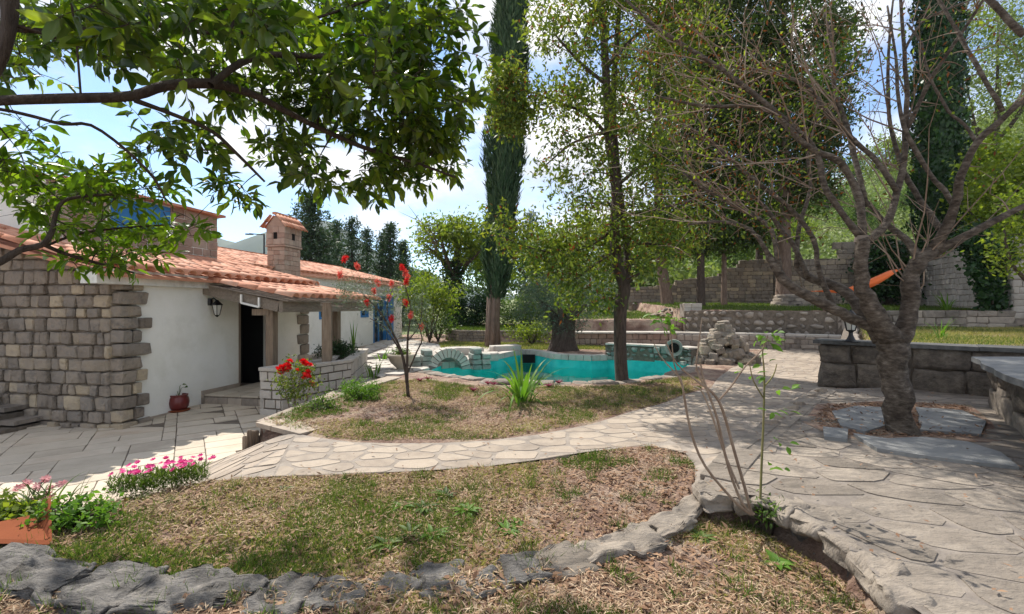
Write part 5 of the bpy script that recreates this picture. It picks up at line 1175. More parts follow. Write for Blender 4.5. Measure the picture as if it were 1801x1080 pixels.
conifer('cedar_tree', 'broad dark cedar rising behind the house chimney', (*P2(545,30),-.3), 9.3, 3.4, 41, lf_cypress, 90, 150, ln=.36, wd=.1)
for i, (px, y, top, w_, lb) in enumerate([(592,36,388,1.3,'slim dark conifer close to the right flank of the big cedar'),(618,33,383,1.5,'pointed dark conifer, first clear of the cedar'),(645,38,402,1.4,'shorter pointed conifer in the middle of the row'),(673,34,410,1.2,'narrow conifer just left of the last tall one'),(686,33,392,1.3,'tallest conifer near the far end of the row'),(708,36,425,1.0,'small conifer at the far end of the row')]):
    conifer('distant_conifer', lb, (*P2(px,y),-.4), EYE+(540-top)*y/F+.4, w_*1.25, 50+i, lf_cypress, 46, 90, 'row of conifers behind the house', ln=.3, wd=.09)
conifer('distant_conifer', 'small dark conifer tip showing between cypress and laurel', (*P2(932,45),0), 11, 1.6, 61, lf_cypress, 40, 90)
# --- dark tall trees beyond the terrace (with visible trunks)
DT = 'dark trees beyond the tall wall'
def darktree(label, px, y, zb, tw, crowns, seed, lean=0, m=lf_dark, m2=lf_mid, n=130, tz=14):
    b = Vector((*P2(px,y), zb)); t = thing('dark_cypress', label, 'cypress tree', b, DT); sk = Skel(); sk.line([b-Vector((0,0,.2)), b+Vector((lean*.3,0,1)), b+Vector((lean,0,4)), b+Vector((lean,0,tz))], [tw*1.35,tw,tw*.85,tw*.3]); T = np.array(pxt(crowns, seed)); sk.grow(T, seed=seed, maxr=.06, sag=.05); part('trunk', sk.mesh('trunk'), m_barkred if seed%2 else m_bark, t)
    g = np.random.default_rng(seed); P = np.repeat(T, n, 0)+g.normal(size=(len(T)*n,3))*np.array([.45,.45,.26]); k = (vnoise(P[:,0]*1.0, P[:,2], .9, seed) > .62); foliage('crown', P[~k], m, t, .28, .10, (0,0,-.3)); foliage('crown', P[k], m2, t, .24, .11, (0,0,-.2)); return t
darktree('dark tree whose leaning trunk stands over the rubble heap', 1176, 22, 1.3, .28, [(1190,390,60,60,22,1,26),(1170,250,80,90,22.5,1.4,46),(1180,90,90,90,22.5,1.5,44),(1180,-60,90,80,22.5,1.5,30)], 71, -.5)
darktree('dark tree with a straight slim trunk, left of the close pair', 1232, 21, 1.5, .19, [(1240,400,55,45,21,.8,24),(1240,280,80,80,21.5,1.2,46),(1250,130,90,90,21.5,1.4,48),(1250,-40,90,90,21.5,1.4,34)], 72)
darktree('dark tree with the thinnest reddish trunk before the tall wall', 1273, 21.5, 1.5, .13, [(1290,390,55,50,21.5,.8,24),(1300,270,70,80,21.5,1.2,40),(1310,120,80,90,21.5,1.4,44),(1310,-40,80,80,22,1.4,30)], 73)
darktree('dark tree with a stout reddish trunk beside the squat stone stack', 1378, 21.5, 1.5, .34, [(1380,330,70,50,21.5,1,28),(1400,230,80,80,21.5,1.4,44),(1400,100,90,90,21.5,1.5,48),(1400,-50,90,80,22,1.5,30)], 75)
darktree('dark tree standing highest over the stepped wall top', 1335, 25.5, 2.2, .22, [(1340,340,70,50,25,1.2,22),(1350,200,90,90,25,1.4,40),(1440,190,50,110,25,1.4,30),(1450,20,60,90,25,1.4,24)], 76)
# --- ivy-covered cypresses on the right
ic = cypress('ivy_cypress', 'tall dark ivy-covered cypress rising behind the cherry tree branches', (*P2(1650,21),1.5), 17, 1.0, .3, lf_ivy, 15000, .2, .15, .3, 81, prof=[.75,.85,.9,1,.95,.85,.6,.1])
broad_tree('ivy_bush', 'mass of dark ivy heaped over the wall behind the cherry fork', 'ivy', (*P2(1560,21.5),1.6), .6, D(1562,478,21.3), (1.3,.7,1.6), 60, 90, lf_ivy, .17, .14, .08, m_bark, .3, 82)
ivw = thing('wall_ivy', 'dark green ivy curtain hanging down the sunlit boundary wall', 'ivy', (*P2(1745,16),1.3)); 
T = np.array(pxt([(1735,465,30,40,15.9,.1,60),(1742,515,25,28,15.7,.1,40),(1715,430,40,30,16.3,.2,50),(1770,440,30,20,15.5,.2,20)], 6)); P = np.repeat(T, 22, 0)+rng.normal(size=(len(T)*22,3))*np.array([.12,.07,.12]); foliage('leaves', P, lf_ivy, ivw, .15, .13, (0,-.6,-.2), nbias=(-.5,-1,.3)); sk = Skel(); sk.line([D(1745,535,15.6),D(1740,480,15.8),D(1725,430,16)], [.04,.03,.02]); sk.grow(T[::4], maxr=.01); part('stems', sk.mesh('stems'), m_bark, ivw)
# --- bright trees at the right edge
RT = 'bright leafy trees behind the sunlit wall'
rt = broad_tree('maple_tree', 'bright yellow-green leafy tree at the far right behind the wall', 'tree', (*P2(1790,18),1.4), 2.0, D(1790,360,18), (2.9,1.6,2.7), 120, 50, lf_yell, .19, .14, .16, m_bark, .38, 91, RT)
rt2 = broad_tree('maple_tree', 'bright green tree between the ivy-covered cypress and the right edge', 'tree', (*P2(1725,24),1.8), 3.0, D(1720,340,24), (2.4,1.6,3.0), 90, 50, lf_yell, .22, .15, .16, m_bark, .42, 92, RT)
rt3 = broad_tree('pale_tree', 'pale grey-green tree high at the upper right corner', 'tree', (*P2(1745,30),3), 6, D(1755,110,30), (4.2,2.5,5.5), 150, 60, lf_pale, .28, .12, .25, m_bark, .7, 93)
cit = thing('fig_sapling', 'dark-stemmed small tree with light leaves leaning in at the right edge of the bed', 'tree', (*P2(1830,11),.8)); sk = Skel(); sk.line(*pl([(1860,620,6,11),(1840,530,6,11),(1801,490,5,11),(1775,455,3.5,11),(1765,400,2,11)])); sk.line(*pl([(1840,530,5,11),(1830,450,4,11),(1800,380,2,11)]))
T = np.array(pxt([(1780,440,45,40,11,.5,24),(1790,380,40,50,11,.6,24)], 3)); sk.grow(T, maxr=.02); part('trunk', sk.mesh('trunk'), m_bark, cit); P = np.repeat(T, 22, 0)+rng.normal(size=(len(T)*22,3))*.15; foliage('crown', P, lf_yell, cit, .11, .07)
# --- hillside cover
g = np.random.default_rng(99); n = 30000; yy = 28+(260-28)*g.random(n)**1.6; aa = g.uniform(.05,1.35,n); xx = aa*yy; yy[:5000] = g.uniform(2,30,5000); xx[:5000] = g.uniform(24,60,5000); zz = ground_z(xx, yy)
cl = vnoise(xx, yy, .16, 4); k = cl > .18; xx, yy, zz, cl = xx[k], yy[k], zz[k], cl[k]; sz = (.7+1.8*cl)*(.5+yy/90)
per = 16; P = np.repeat(np.stack([xx,yy,zz],1), per, 0)+g.normal(size=(len(xx)*per,3))*np.repeat(sz,per)[:,None]*np.array([.6,.6,.45])+np.array([0,0,.5])
sc_ = np.repeat(sz, per); dd = rdir(len(P), (0,-.3,.4)); V_, F_ = leaf_arrays(P, dd, rdir(len(P), (0,-.5,1)), sc_*.2, sc_*.13, 'quad', .1)
part('hillside_scrub', np_mesh('scrub', V_, F_), lf_pale, None, 'stuff')
sl_ = [(1330,60,.9,'round green tree on the hillside above the stepped wall top'),(1395,52,.75,'small tree on the hillside beside the stout reddish trunk'),(1455,70,1.1,'mid-sized tree half way up the hillside behind the cherry branches'),(1510,58,.85,'tree on the hillside just over the rear stone wall'),(1560,85,1.3,'large tree on the hillside skyline between the cherry fork limbs'),(1610,60,.9,'tree on the hillside touching the ivy-covered cypress on its near side'),(1235,60,.8,'tree beyond the wall between two dark trunks'),(1660,75,1.2,'tree on the hillside hidden mostly by the ivy-covered cypress'),(1500,110,1.4,'farthest tree high on the hillside skyline'),(1290,48,.6,'lowest tree directly behind the tall boundary wall')]
for i, (px, y, s, lb) in enumerate(sl_):
    x = P2(px,y)[0]; copy_tree((b1,b2,b3)[i%3], (x, y, float(ground_z(x,y))-.4), i*1.3, s, lb)
# lamp pole on the left skyline
mb = MB(); q = P2(464,40); mb.tube([(q[0],40,2.5),(q[0],40,7.6),(q[0],40,7.9)], [.09,.07,.07], 6); mb.beam((q[0],40,7.85),(q[0]-1.3,40,7.95),.08,.08); mb.box((q[0]-1.3,40,7.9),(.6,.25,.1))
lp = thing('street_lamp', 'thin street lamp pole on the skyline between gable and chimney', 'street lamp', (q[0],40,0)); part('pole', mb.mesh('pole'), m_black, lp)
# ================================================================ CHERRY TREE
ch_t = thing('cherry_tree', 'gnarled nearly bare cherry tree growing out of the paved platform', 'cherry tree', W(1585,758,.12)); sk = Skel()
def q5(l, y0, y1):      # px list with depth blend
    n_ = len(l)-1; return pl([(a,b,r_,y0+(y1-y0)*i/n_) for i,(a,b,r_) in enumerate(l)])
sk.line(*pl([(1588,775,34,5.06),(1585,750,29,5.06),(1578,700,27,5.06),(1573,650,27,5.07),(1569,610,29,5.08),(1572,585,26,5.1)]))
CH = [([(1560,600,16),(1530,573,13),(1500,562,11),(1467,545,11),(1420,520,10.5),(1385,500,10),(1362,470,9),(1352,448,6)],5.05,5.5),
 ([(1550,600,18),(1525,560,15),(1506,533,12),(1481,511,10),(1450,497,9),(1418,486,8),(1400,470,5)],5.15,6.0),
 ([(1565,600,24),(1545,565,20),(1522,522,17),(1513,490,15),(1514,456,13.5),(1515,420,13)],5.05,4.95),
 ([(1575,600,22),(1593,572,19),(1603,530,18),(1600,492,17),(1614,464,17),(1642,440,14)],5.05,4.9),
 ([(1640,442,13),(1660,408,11.5),(1680,360,10),(1690,311,9),(1717,253,8),(1760,210,7.5),(1801,175,6.5),(1860,130,5)],4.9,4.2),
 ([(1640,447,12),(1678,425,10),(1726,400,8.5),(1801,362,7),(1870,330,5)],4.9,4.5),
 ([(1616,455,10),(1592,419,8),(1564,400,6),(1530,360,4),(1500,330,2)],4.95,5.5),
 ([(1655,405,8),(1640,385,7),(1616,350,6),(1589,303,5.5),(1575,260,4.5),(1563,200,4),(1562,100,3),(1570,0,2)],4.95,5.6),
 ([(1680,366,6),(1660,335,5.5),(1636,307,5),(1597,241,5),(1580,180,4),(1575,100,3),(1560,10,2)],4.85,5.2),
 ([(1717,250,5),(1697,220,3.5),(1667,194,3.2),(1632,128,3),(1620,78,2.6),(1597,43,2)],4.6,5),
 ([(1764,196,5.5),(1725,128,5),(1694,74,4.5),(1667,27,4),(1640,-20,3)],4.4,4.8),
 ([(1515,425,10),(1511,352,8),(1480,288,7),(1422,260,6),(1371,210,5.5),(1328,187,4),(1239,187,3),(1160,170,1.5)],4.95,5.4),
 ([(1518,430,10),(1545,408,9),(1562,385,8),(1577,338,7.5),(1589,292,6.5),(1591,233,5.5),(1595,170,5),(1590,90,4),(1583,-10,3)],4.95,5.2),
 ([(1591,236,5),(1632,148,4.6),(1667,93,4),(1706,35,3.6),(1735,-10,3)],5.1,4.6),
 ([(1577,336,6),(1538,280,5.5),(1503,249,5),(1449,190,4.5),(1418,152,3.5),(1355,128,2.6),(1270,115,1.5)],5.0,5.6),
 ([(1523,362,6),(1503,280,5.5),(1488,218,5),(1468,163,4),(1466,93,3),(1450,20,2)],5.05,5.7),
 ([(1470,548,6),(1440,480,5),(1430,420,5),(1383,362,4.5),(1309,303,4),(1250,249,3.2),(1200,218,2)],5.3,5.9),
 ([(1370,478,6),(1356,404,4.6),(1310,372,4),(1254,342,3.2),(1200,303,2)],5.4,5.9),
 ([(1512,418,7),(1472,362,6.5),(1449,330,6.5),(1437,272,6),(1394,222,5.5),(1336,175,5),(1278,128,4.5),(1212,86,3.8),(1150,45,3),(1090,-10,2)],4.95,5.5),
 ([(1420,488,6),(1400,440,5),(1370,400,4.5),(1330,350,3.6),(1270,330,2.5),(1200,360,1.5)],5.8,6.4),
 ([(1352,450,5),(1320,405,4),(1270,390,3),(1210,395,1.8)],5.5,5.9),
 ([(1400,470,5),(1405,400,4),(1425,330,3.6),(1420,270,3),(1440,200,2)],5.9,6.3),
 ([(1590,90,3),(1620,40,2.6),(1680,10,2),(1740,-10,1.5)],5.1,5),
 ([(1801,62,8),(1760,20,7.5),(1730,-10,7)],4,4.1)]
for l, a, b_ in CH: sk.line(*q5(l, a, b_))
mb = MB()
for P_, Q_ in sk.lines:
    r_ = random.Random(len(mb.v)); mb.tube([p+Vector((r_.gauss(0,1), r_.gauss(0,1), r_.gauss(0,1)))*q*.10 for p, q in zip(P_, Q_)], [q*r_.uniform(.92,1.1) for q in Q_], 14 if Q_[0] > .08 else 9)
part('trunk', mb.mesh('trunk', True), m_cherry, ch_t)
m_cut = mat('cut_wood', [(.16,.13,.105),(.24,.20,.17),(.31,.27,.23)], bump=.3, rnd=0)
mb = MB()
for px, py, y, r_, dv in ((1515,416,4.95,.066,(0,-.1,1)),):
    c = D(px,py,y); dv = Vector(dv).normalized(); mb = MB(); mb.tube([c-dv*.06, c+dv*.012], [r_*1.03, r_*.94], 12); part('pruned_cut', mb.mesh('cut'), m_cut, ch_t)
pass
sk2 = Skel(); sk2.pts = list(sk.pts[40:]); sk2.rad = list(sk.rad[40:])
TG = pxt([(1230,150,130,120,5.7,.7,150),(1330,230,150,130,5.6,.7,200),(1300,360,110,70,5.9,.5,90),(1480,120,120,130,5.4,.6,110),(1220,130,110,110,5.6,.6,130),(1330,200,120,110,5.6,.6,190),(1260,320,100,80,5.9,.6,130),(1400,120,110,110,5.5,.6,110),(1210,420,60,45,5.9,.4,34),(1380,380,80,60,5.7,.5,60),(1500,150,90,140,5.3,.5,60),(1620,100,90,100,5,.5,50),(1720,120,80,120,4.7,.5,36),(1150,60,90,70,5.5,.5,50),(1140,200,60,60,5.7,.4,24),(1460,300,70,80,5.6,.4,30),(1560,320,50,50,5.3,.3,12),(1750,300,50,60,4.7,.3,14),(1400,-60,300,80,5.4,.8,110),(1700,-60,120,80,4.8,.6,30)], 12)
r = random.Random(77); base_lines = [l for l in sk.lines[4:] if l[1][0] > .012]; nl = []
for q in range(175):
    P_, Q_ = r.choice(base_lines)
    if P_[0].x > 4.3 and r.random() < .75: continue
    i = r.randint(len(P_)//3, len(P_)-2); t0 = (P_[min(i+1,len(P_)-1)]-P_[i]).normalized(); a = P_[i]
    d = (t0*1.0+Vector((r.gauss(-.25,.5), r.gauss(.05,.45), r.gauss(.15,.4)))).normalized(); L_ = r.uniform(.5,1.7); bend = Vector((r.uniform(-.15,.15), r.uniform(-.15,.15), r.uniform(0,.25))); r0 = max(.004, min(.011, Q_[i]*.5))
    pts = [a+d*L_*f+bend*L_*f*f+(Vector((r.gauss(0,.025), r.gauss(0,.025), r.gauss(0,.025))) if f else Vector((0,0,0))) for f in (0,.25,.5,.75,1)]; nl.append((pts, [r0*(1-.75*f) for f in (0,.25,.5,.75,1)])); sk2.pts += [tuple(p) for p in pts[1:]]; sk2.rad += [r0*.6]*4
    for w in range(r.randint(3,6)):
        b = pts[0].lerp(pts[-1], r.uniform(.2,.95)) if False else pts[r.randint(1,4)]; d2 = (d+Vector((r.gauss(0,.7), r.gauss(0,.7), r.gauss(.1,.6)))).normalized(); l2 = r.uniform(.12,.5); nl.append(([b, b+d2*l2*.5, b+d2*l2+Vector((0,0,.03))], [.0042,.0035,.0022]))
sk2.lines += nl
sk2.grow(TG[::2], rbase=.6, rtip=.0026, wob=.07, seed=3, maxr=.010, sag=.03, k=5, rmin=.0045)
part('twigs', sk2.mesh('twigs'), m_twig, ch_t, 'stuff')
T = np.array(TG); g = np.random.default_rng(17); k = g.random(len(T)) < .45; T = T[k]; P = np.repeat(T, 5, 0)+g.normal(size=(len(T)*5,3))*.08; k = g.random(len(P)) < .5
foliage('sparse_leaves', P[~k], lf_yell, ch_t, .055, .03, (0,0,-.3)); foliage('sparse_leaves', P[k], lf_brown, ch_t, .05, .02, (0,0,-1))
# ================================================================ FOREGROUND CITRUS TREE
ci = thing('citrus_tree', 'glossy-leaved citrus boughs overhanging the upper left from a trunk out of view', 'citrus tree', (-3.6,1.6,0)); sk = Skel()
sk.line([(-3.6,1.6,-.1),(-3.55,1.65,1.0),(-3.3,1.75,1.9),(-3.15,1.8,2.6),(-2.9,2.0,3.6)], [.15,.12,.10,.06,.015])
CI = [([(-350,200,22),(-150,190,17),(0,178,13.5),(120,174,13),(230,170,12),(290,152,11.5),(370,148,11),(440,165,8),(500,195,6.5),(560,225,5.5),(640,260,4.5),(740,290,3),(800,312,1.8)],1.8,3.0),
 ([(370,150,8),(420,112,7),(480,96,6),(600,98,5),(720,60,3),(800,40,1.6)],2.2,2.9),([(235,176,7),(300,200,5),(370,230,4.5),(410,265,4),(465,320,2.5)],2.1,2.6),
 ([(-60,190,6),(0,192,5),(60,205,5),(110,218,4.6),(160,220,4.4),(220,262,4),(270,312,3.6),(290,350,2)],1.9,2.4),
 ([(10,-90,26),(18,0,20),(14,60,16),(-6,120,14),(-60,200,14),(-200,300,16)],1.75,1.7),([(16,50,9),(120,55,7),(260,40,6),(400,60,4),(560,30,3),(700,-20,2)],1.8,2.8),
 ([(118,-40,3.5),(125,0,3.2),(135,80,3),(142,165,3)],1.9,2.0),
 ([(-300,560,14),(-150,510,11),(-40,475,10),(0,461,9.5),(35,440,8.5),(75,430,7.5),(92,405,6),(95,385,5),(110,355,4.5),(150,345,4),(205,342,3)],2.2,2.7),
 ([(75,430,6),(110,445,5),(160,460,4),(235,480,2)],2.5,3.0),([(80,432,4),(140,410,3.5),(220,400,3),(300,395,1.6)],2.6,3.1),([(-2000,100,60),(-350,205,22)],.9,1.75),
 ([(18,-20,14),(200,-200,10),(450,-350,8),(800,-500,5)],1.8,2.4),([(400,60,4),(520,-150,4),(760,-300,3)],2.2,3)]
for l, a, b_ in CI[:-3]+CI[-2:]: sk.line(*q5(l, a, b_))
sk.line([(-3.3,1.75,1.9),D(-350,200,1.8)], [.09,.045]); sk.line([(-3.5,1.65,1.2),D(-300,560,2.2)], [.08,.035]); sk.line([(-3.1,1.8,2.2),D(-200,300,1.7)], [.08,.04])
CT = pxt([(300,30,200,60,2.9,.5,34),(560,50,160,70,3.0,.6,44),(740,60,85,80,3.1,.5,36),(760,180,60,75,3.1,.5,30),(650,180,100,75,3.0,.5,32),(740,270,70,55,3.1,.4,28),(670,305,50,30,3.1,.4,10),(500,160,100,45,2.9,.4,26),(500,250,60,40,2.9,.4,9),(570,300,40,25,2.9,.3,6),(80,40,100,60,2.6,.4,20),(60,110,70,25,2.6,.4,3),(330,120,80,30,2.8,.4,9),(330,240,100,40,2.9,.4,12),(400,330,40,25,2.9,.3,5),(200,20,120,50,1.9,.25,8),(450,30,140,50,2.0,.25,8),(250,100,120,30,1.8,.2,3),(640,120,120,70,2.2,.2,9),
          (300,-170,420,90,2.6,.8,60),(720,-120,120,60,2.9,.6,24),(400,-450,500,160,2.5,.8,60),(390,90,170,70,5.0,.8,18),(540,110,130,80,5.2,.8,18),(420,-60,260,90,4.8,.9,50),(150,60,140,50,4.6,.8,24),(640,30,110,70,5.0,.7,12)], 31)
CT2 = pxt([(60,310,110,35,2.8,.4,36),(200,330,110,30,3.0,.4,30),(100,380,110,40,3.0,.4,26),(210,430,70,35,3.1,.4,24),(300,400,60,28,3.1,.3,14),(20,250,50,30,2.5,.3,8),(150,460,50,14,3.0,.2,5)], 32)
CT = [t for t in CT if 900+t[0]*F/t[1] < 815 and not (60 < 900+t[0]*F/t[1] < 330 and 140 < 540-(t[2]-EYE)*F/t[1] < 0)]
sk.grow(CT+CT2, rbase=.5, rtip=.0015, wob=.16, seed=6, maxr=.010, sag=.05, k=5, rmin=.0028)
part('branches', sk.mesh('branches', big=12), m_bark, ci)
def citrus_leaves(T, per, spread, g, ln, wd):
    n = len(T)*per; A = np.repeat(np.array(T), per, 0); off = g.normal(size=(n,3))*spread; pos = A+off; d = unit(off+np.array([.25,0,-.18])*spread*2+g.normal(size=(n,3))*spread*.8); nn = unit(np.array([0,0,1.0])+g.normal(size=(n,3))*.75)
    return pos, d, nn, ln*g.uniform(.55,1.2,n), wd*g.uniform(.75,1.2,n)
g = np.random.default_rng(44); CT2 = CT2[::2]+CT2[1::6]; L1, l1_ = sprigs(CT, 3, .15, 8, .10, .04, 5); L2, l2_ = sprigs(CT2, 3, .13, 6, .09, .035, 6)
mb = MB()
for P_, Q_ in l1_+l2_: mb.tube(P_, Q_, 3, cap=False)
part('twigs', mb.mesh('twigs'), m_bark, ci, 'stuff')
# the 300 largest in view are leaves of their own
pos, d_, nn_, ln_, wd_ = L1; px = 900+pos[:,0]*F/np.maximum(pos[:,1],.3); py = 540-(pos[:,2]-EYE)*F/np.maximum(pos[:,1],.3)
s_ = ln_/np.maximum(pos[:,1],.3)*((px > 0)&(px < 1801)&(py > 0)&(py < 1080)); s_[pos[:,1] < 1.1] = 0; big = np.argsort(-s_)[:300]; keep = np.ones(len(pos), bool); keep[big] = False; keep &= pos[:,1] > 1.1
V_, F_ = leaf_arrays(pos[keep], d_[keep], nn_[keep], ln_[keep], wd_[keep], 'leaf', .16); part('foliage', np_mesh('foliage', V_, F_, True), lf_citrus, ci, 'stuff')
LV = []
for i in range(4): V0, F0 = leaf_arrays(np.zeros((1,3)), np.array([[1.,0,0]]), np.array([[0,0,1.]]), 1.0, .36+.05*i, 'leaf', .1+.06*i); me = np_mesh('leaf', V0, F0, True); me.materials.append(lf_citrus); LV.append(me)
for i in big:
    x = Vector(d_[i]); s = x.cross(Vector(nn_[i])).normalized(); z = s.cross(x); m3 = Matrix((x, -s, z)).transposed(); o = bpy.data.objects.new('leaf', LV[i%4]); COL.objects.link(o); o.parent = ci; o.location = Vector(pos[i])-Vector(ci.location); o.rotation_euler = m3.to_euler(); o.scale = (ln_[i],)*3
V_, F_ = leaf_arrays(*L2, 'leaf', .16); part('young_foliage', np_mesh('foliage', V_, F_, True), lf_citrus_y, ci, 'stuff')
# ================================================================ LAWNS: grass, straw, leaves
LAWN_A = wp([(460,744),(530,758),(600,772),(700,776),(780,775),(860,771),(950,760),(1040,742),(1110,721),(1165,707),(1240,682),(1232,664),(1200,663),(1150,671),(1093,676),(1040,680),(950,680),(880,682),(800,676),(740,668),(695,668),(640,680),(590,694)])
LAWN_B = wp([(-400,930),(0,925),(110,905),(190,880),(250,856),(330,845),(480,841),(560,839),(660,835),(760,830),(860,823),(950,811),(1030,798),(1095,791),(1150,788),(1200,800),(1222,822),(1222,855),(1170,905),(1070,950),(900,1000),(600,1020),(300,1020),(0,990),(-400,1000)])
LAWN_C = wp([(-400,1000),(0,1010),(400,1040),(700,1020),(900,1000),(1080,950),(1200,905),(1240,872),(1330,905),(1450,960),(1560,1040),(1640,1130),(1700,1400),(-800,1400)])
FARLAWN = [(-2.4,15.6),(-.2,16),(2.4,15.9),(4.2,15.6),(4.6,17),(2.3,17.6),(.9,19),(-.9,19.1),(-2.7,19.8),(-3,18.6)]
def scatter(poly, dens, seed):
    g = np.random.default_rng(seed); P = np.array(poly); lo, hi = P.min(0), P.max(0); n = int(dens*(hi[0]-lo[0])*(hi[1]-lo[1])); x = g.uniform(lo[0],hi[0],n); y = g.uniform(lo[1],hi[1],n); k = inpoly(x,y,poly)&(np.abs(x) < 1.2*y+.5)&(y > 1.7)
    return x[k], y[k], g
def tufts(name, label, cat, poly, dens, m, h, w, seed, mask=None, zoff=0, lean=.5, flat=False, zf=ground_z, group=None):
    x, y, g = scatter(poly, dens, seed)
    if mask is not None:
        k = g.random(len(x)) < mask(x, y); x, y = x[k], y[k]
    n = len(x)
    if not n: return
    z = zf(x, y)+zoff; pos = np.stack([x,y,z],1)
    if flat: d = unit(g.normal(size=(n,3))*np.array([1,1,.16])+np.array([0,0,.05])); nn = unit(np.array([0,0,1.])+g.normal(size=(n,3))*.35); pos[:,2] += g.uniform(.002,.02,n)
    else: d = unit(g.normal(size=(n,3))*np.array([lean,lean,.1])+np.array([0,0,1])); nn = rdir(n)
    V_, F_ = leaf_arrays(pos, d, nn, h*g.uniform(.4,1.3,n), w*g.uniform(.6,1.3,n), 'quad' if flat else 'tri', .15)
    return solo(name, np_mesh(name, V_, F_), m, label, cat, group, 'stuff')
def patch(s, lo, hi, seed): return lambda x, y: smooth01((vnoise(x,y,s,seed)*.65+vnoise(x,y,s*3.3,seed+1)*.35-lo)/(hi-lo))
for nm, poly, kk, sd in (('upper', LAWN_A, .55, 1), ('middle', LAWN_B, 1, 11), ('lower', LAWN_C, 1.2, 21)):
    tufts('straw_litter', f'dry straw and clippings lying over the {nm} lawn', 'dry straw', poly, 5200*kk, lf_straw, .06, .007, sd, zoff=0, flat=True, mask=lambda x,y: .1+.9*patch(1.3,.3,.6,sd+4)(x,y))
    tufts('leaf_litter', f'fallen brown leaves scattered on the {nm} lawn', 'leaf litter', poly, 900*kk, lf_dead, .06, .02, sd+1, flat=True)
    tufts('dry_grass', f'thin yellowing grass of the {nm} lawn', 'grass', poly, 5600*kk, lf_ygrass, .042, .0065, sd+2, mask=patch(.9,.32,.62,sd+6), lean=.9)
    tufts('green_grass', f'greener grass tufts of the {nm} lawn', 'grass', poly, 8000*kk, lf_grass, .055, .007, sd+3, mask=patch(1.5,.50,.66,sd+8), lean=.7)
    x, y, g = scatter(poly, 9 if nm != 'upper' else 6, sd+5); n = len(x); pos = np.repeat(np.stack([x,y,ground_z(x,y)],1), 34, 0)+np.random.default_rng(sd).normal(size=(n*34,3))*np.array([.035,.035,0]); d = rdir(n*34, (0,0,1.6)); V_, F_ = leaf_arrays(pos, d, rdir(n*34), rng.uniform(.05,.13,n*34), rng.uniform(.004,.008,n*34), 'tri')
    solo('grass_tufts', np_mesh('tufts', V_, F_), lf_grass, f'taller separate green grass tufts standing in the {nm} lawn', 'grass', None, 'stuff')
tufts('mown_grass', 'sunlit green lawn round the foot of the tall cypress', 'grass', FARLAWN, 900, lf_ygrass, .08, .016, 41, lean=.8); tufts('mown_grass', 'short green grass patches beyond the pool', 'grass', FARLAWN, 700, lf_grass, .09, .016, 42, lean=.8, mask=patch(.6,.3,.6,3))
tufts('bed_grass', 'green grass filling the curved walled bed behind the cypress', 'grass', [(-2.4,20.1),(-.9,19.8),(1.2,19.8),(2.4,19.4),(2.5,23),(-3,23)], 700, lf_grass, .16, .02, 43, lean=.7)
tufts('terrace_grass', 'sunlit grass of the upper terrace above the boulder wall', 'grass', [(6.9,18.4),(8.6,17.9),(10.25,17.3),(11.6,16.6),(12.4,16.2),(21,16.2),(18,21),(13,23),(7,24)], 330, lf_grass, .13, .022, 44, lean=.6)
tufts('terrace_grass', 'grass strip on top of the red stone wall', 'grass', [(2.4,18.9),(6.9,18.9),(6.9,24),(2.4,24)], 300, lf_grass, .13, .022, 45, lean=.6)
tufts('bed_grass', 'yellowing grass of the raised bed behind the counter', 'grass', T_bed, 500, lf_ygrass, .09, .014, 46, lean=.8); tufts('bed_grass', 'greener grass patches of the raised bed behind the counter', 'grass', T_bed, 500, lf_grass, .1, .014, 47, lean=.8, mask=patch(.6,.4,.65,9))
tufts('pit_litter', 'dead leaves gathered in the soil round the cherry trunk', 'leaf litter', PIT, 900, lf_dead, .06, .02, 48, flat=True, zf=lambda x,y: x*0+.112)
tufts('paving_litter', 'few dry leaves blown over the paved platform', 'leaf litter', PLAT, 16, lf_dead, .05, .018, 49, flat=True, zf=lambda x,y: x*0+.122); tufts('paving_litter', 'few dry leaves blown over the path', 'leaf litter', PATH, 10, lf_dead, .05, .018, 50, flat=True, zf=lambda x,y: ground_h(x,y)+.015)
# ================================================================ small plants
def blades(name, label, cat, c, n, ln, wd, m, seed, spread=.08, up=.9, arch=.5, group=None, pname='leaf', cap=40):
    """arching strap leaves"""
    r = random.Random(seed); c = Vector(c); t = thing(name, label, cat, c, group)
    for k in range(n):
        an = r.uniform(0, 6.283); d = Vector((math.cos(an), math.sin(an), 0)); L_ = ln*r.uniform(.55,1.15); w = wd*r.uniform(.7,1.2); a = r.uniform(.15,1)*arch; b = c+d*r.uniform(0,spread); s = Vector((-d.y,d.x,0)); mb = MB(); v = []; K = 6
        ang = math.pi/2-a*.6; p = b.copy()
        for j in range(K+1):
            f = j/K; ww = w*(1-f**2.2)*(.6+.8*min(f*3,1)*.5)/2+.0005; v += [p-s*ww, p+Vector((0,0,-.15*ww)), p+s*ww]; p = p+(d*math.cos(ang)+Vector((0,0,math.sin(ang))))*L_/K; ang -= a*2.6/K
        mb.add(v, [(j*3+q, j*3+q+1, j*3+q+4, j*3+q+3) for j in range(K) for q in (0,1)]); part(pname, mb.mesh(pname, True), m, t)
    return t
blades('agapanthus', 'bright green clump of arching strap leaves at the pool side of the upper lawn', 'strap-leaved plant', W(918,708,-.0), 46, .85, .055, lf_yell if False else leafmat('strap_leaf', [(.05,.12,.015),(.10,.20,.025),(.17,.28,.04)], .4), 1, .2, arch=1.15)
m_strap = bpy.data.materials['strap_leaf']
blades('yucca', 'yellow-green spiky plant in the pale paving beside the small pond', 'spiky plant', (*P2(671,12.9),-.2), 22, .55, .06, m_strap, 2, .1, arch=.55)
blades('iris_clump', 'low bright clump of sword leaves at the corner of the planter', 'strap-leaved plant', (*P2(657,10.4),-.12), 22, .4, .035, m_strap, 3, .16, arch=.3)
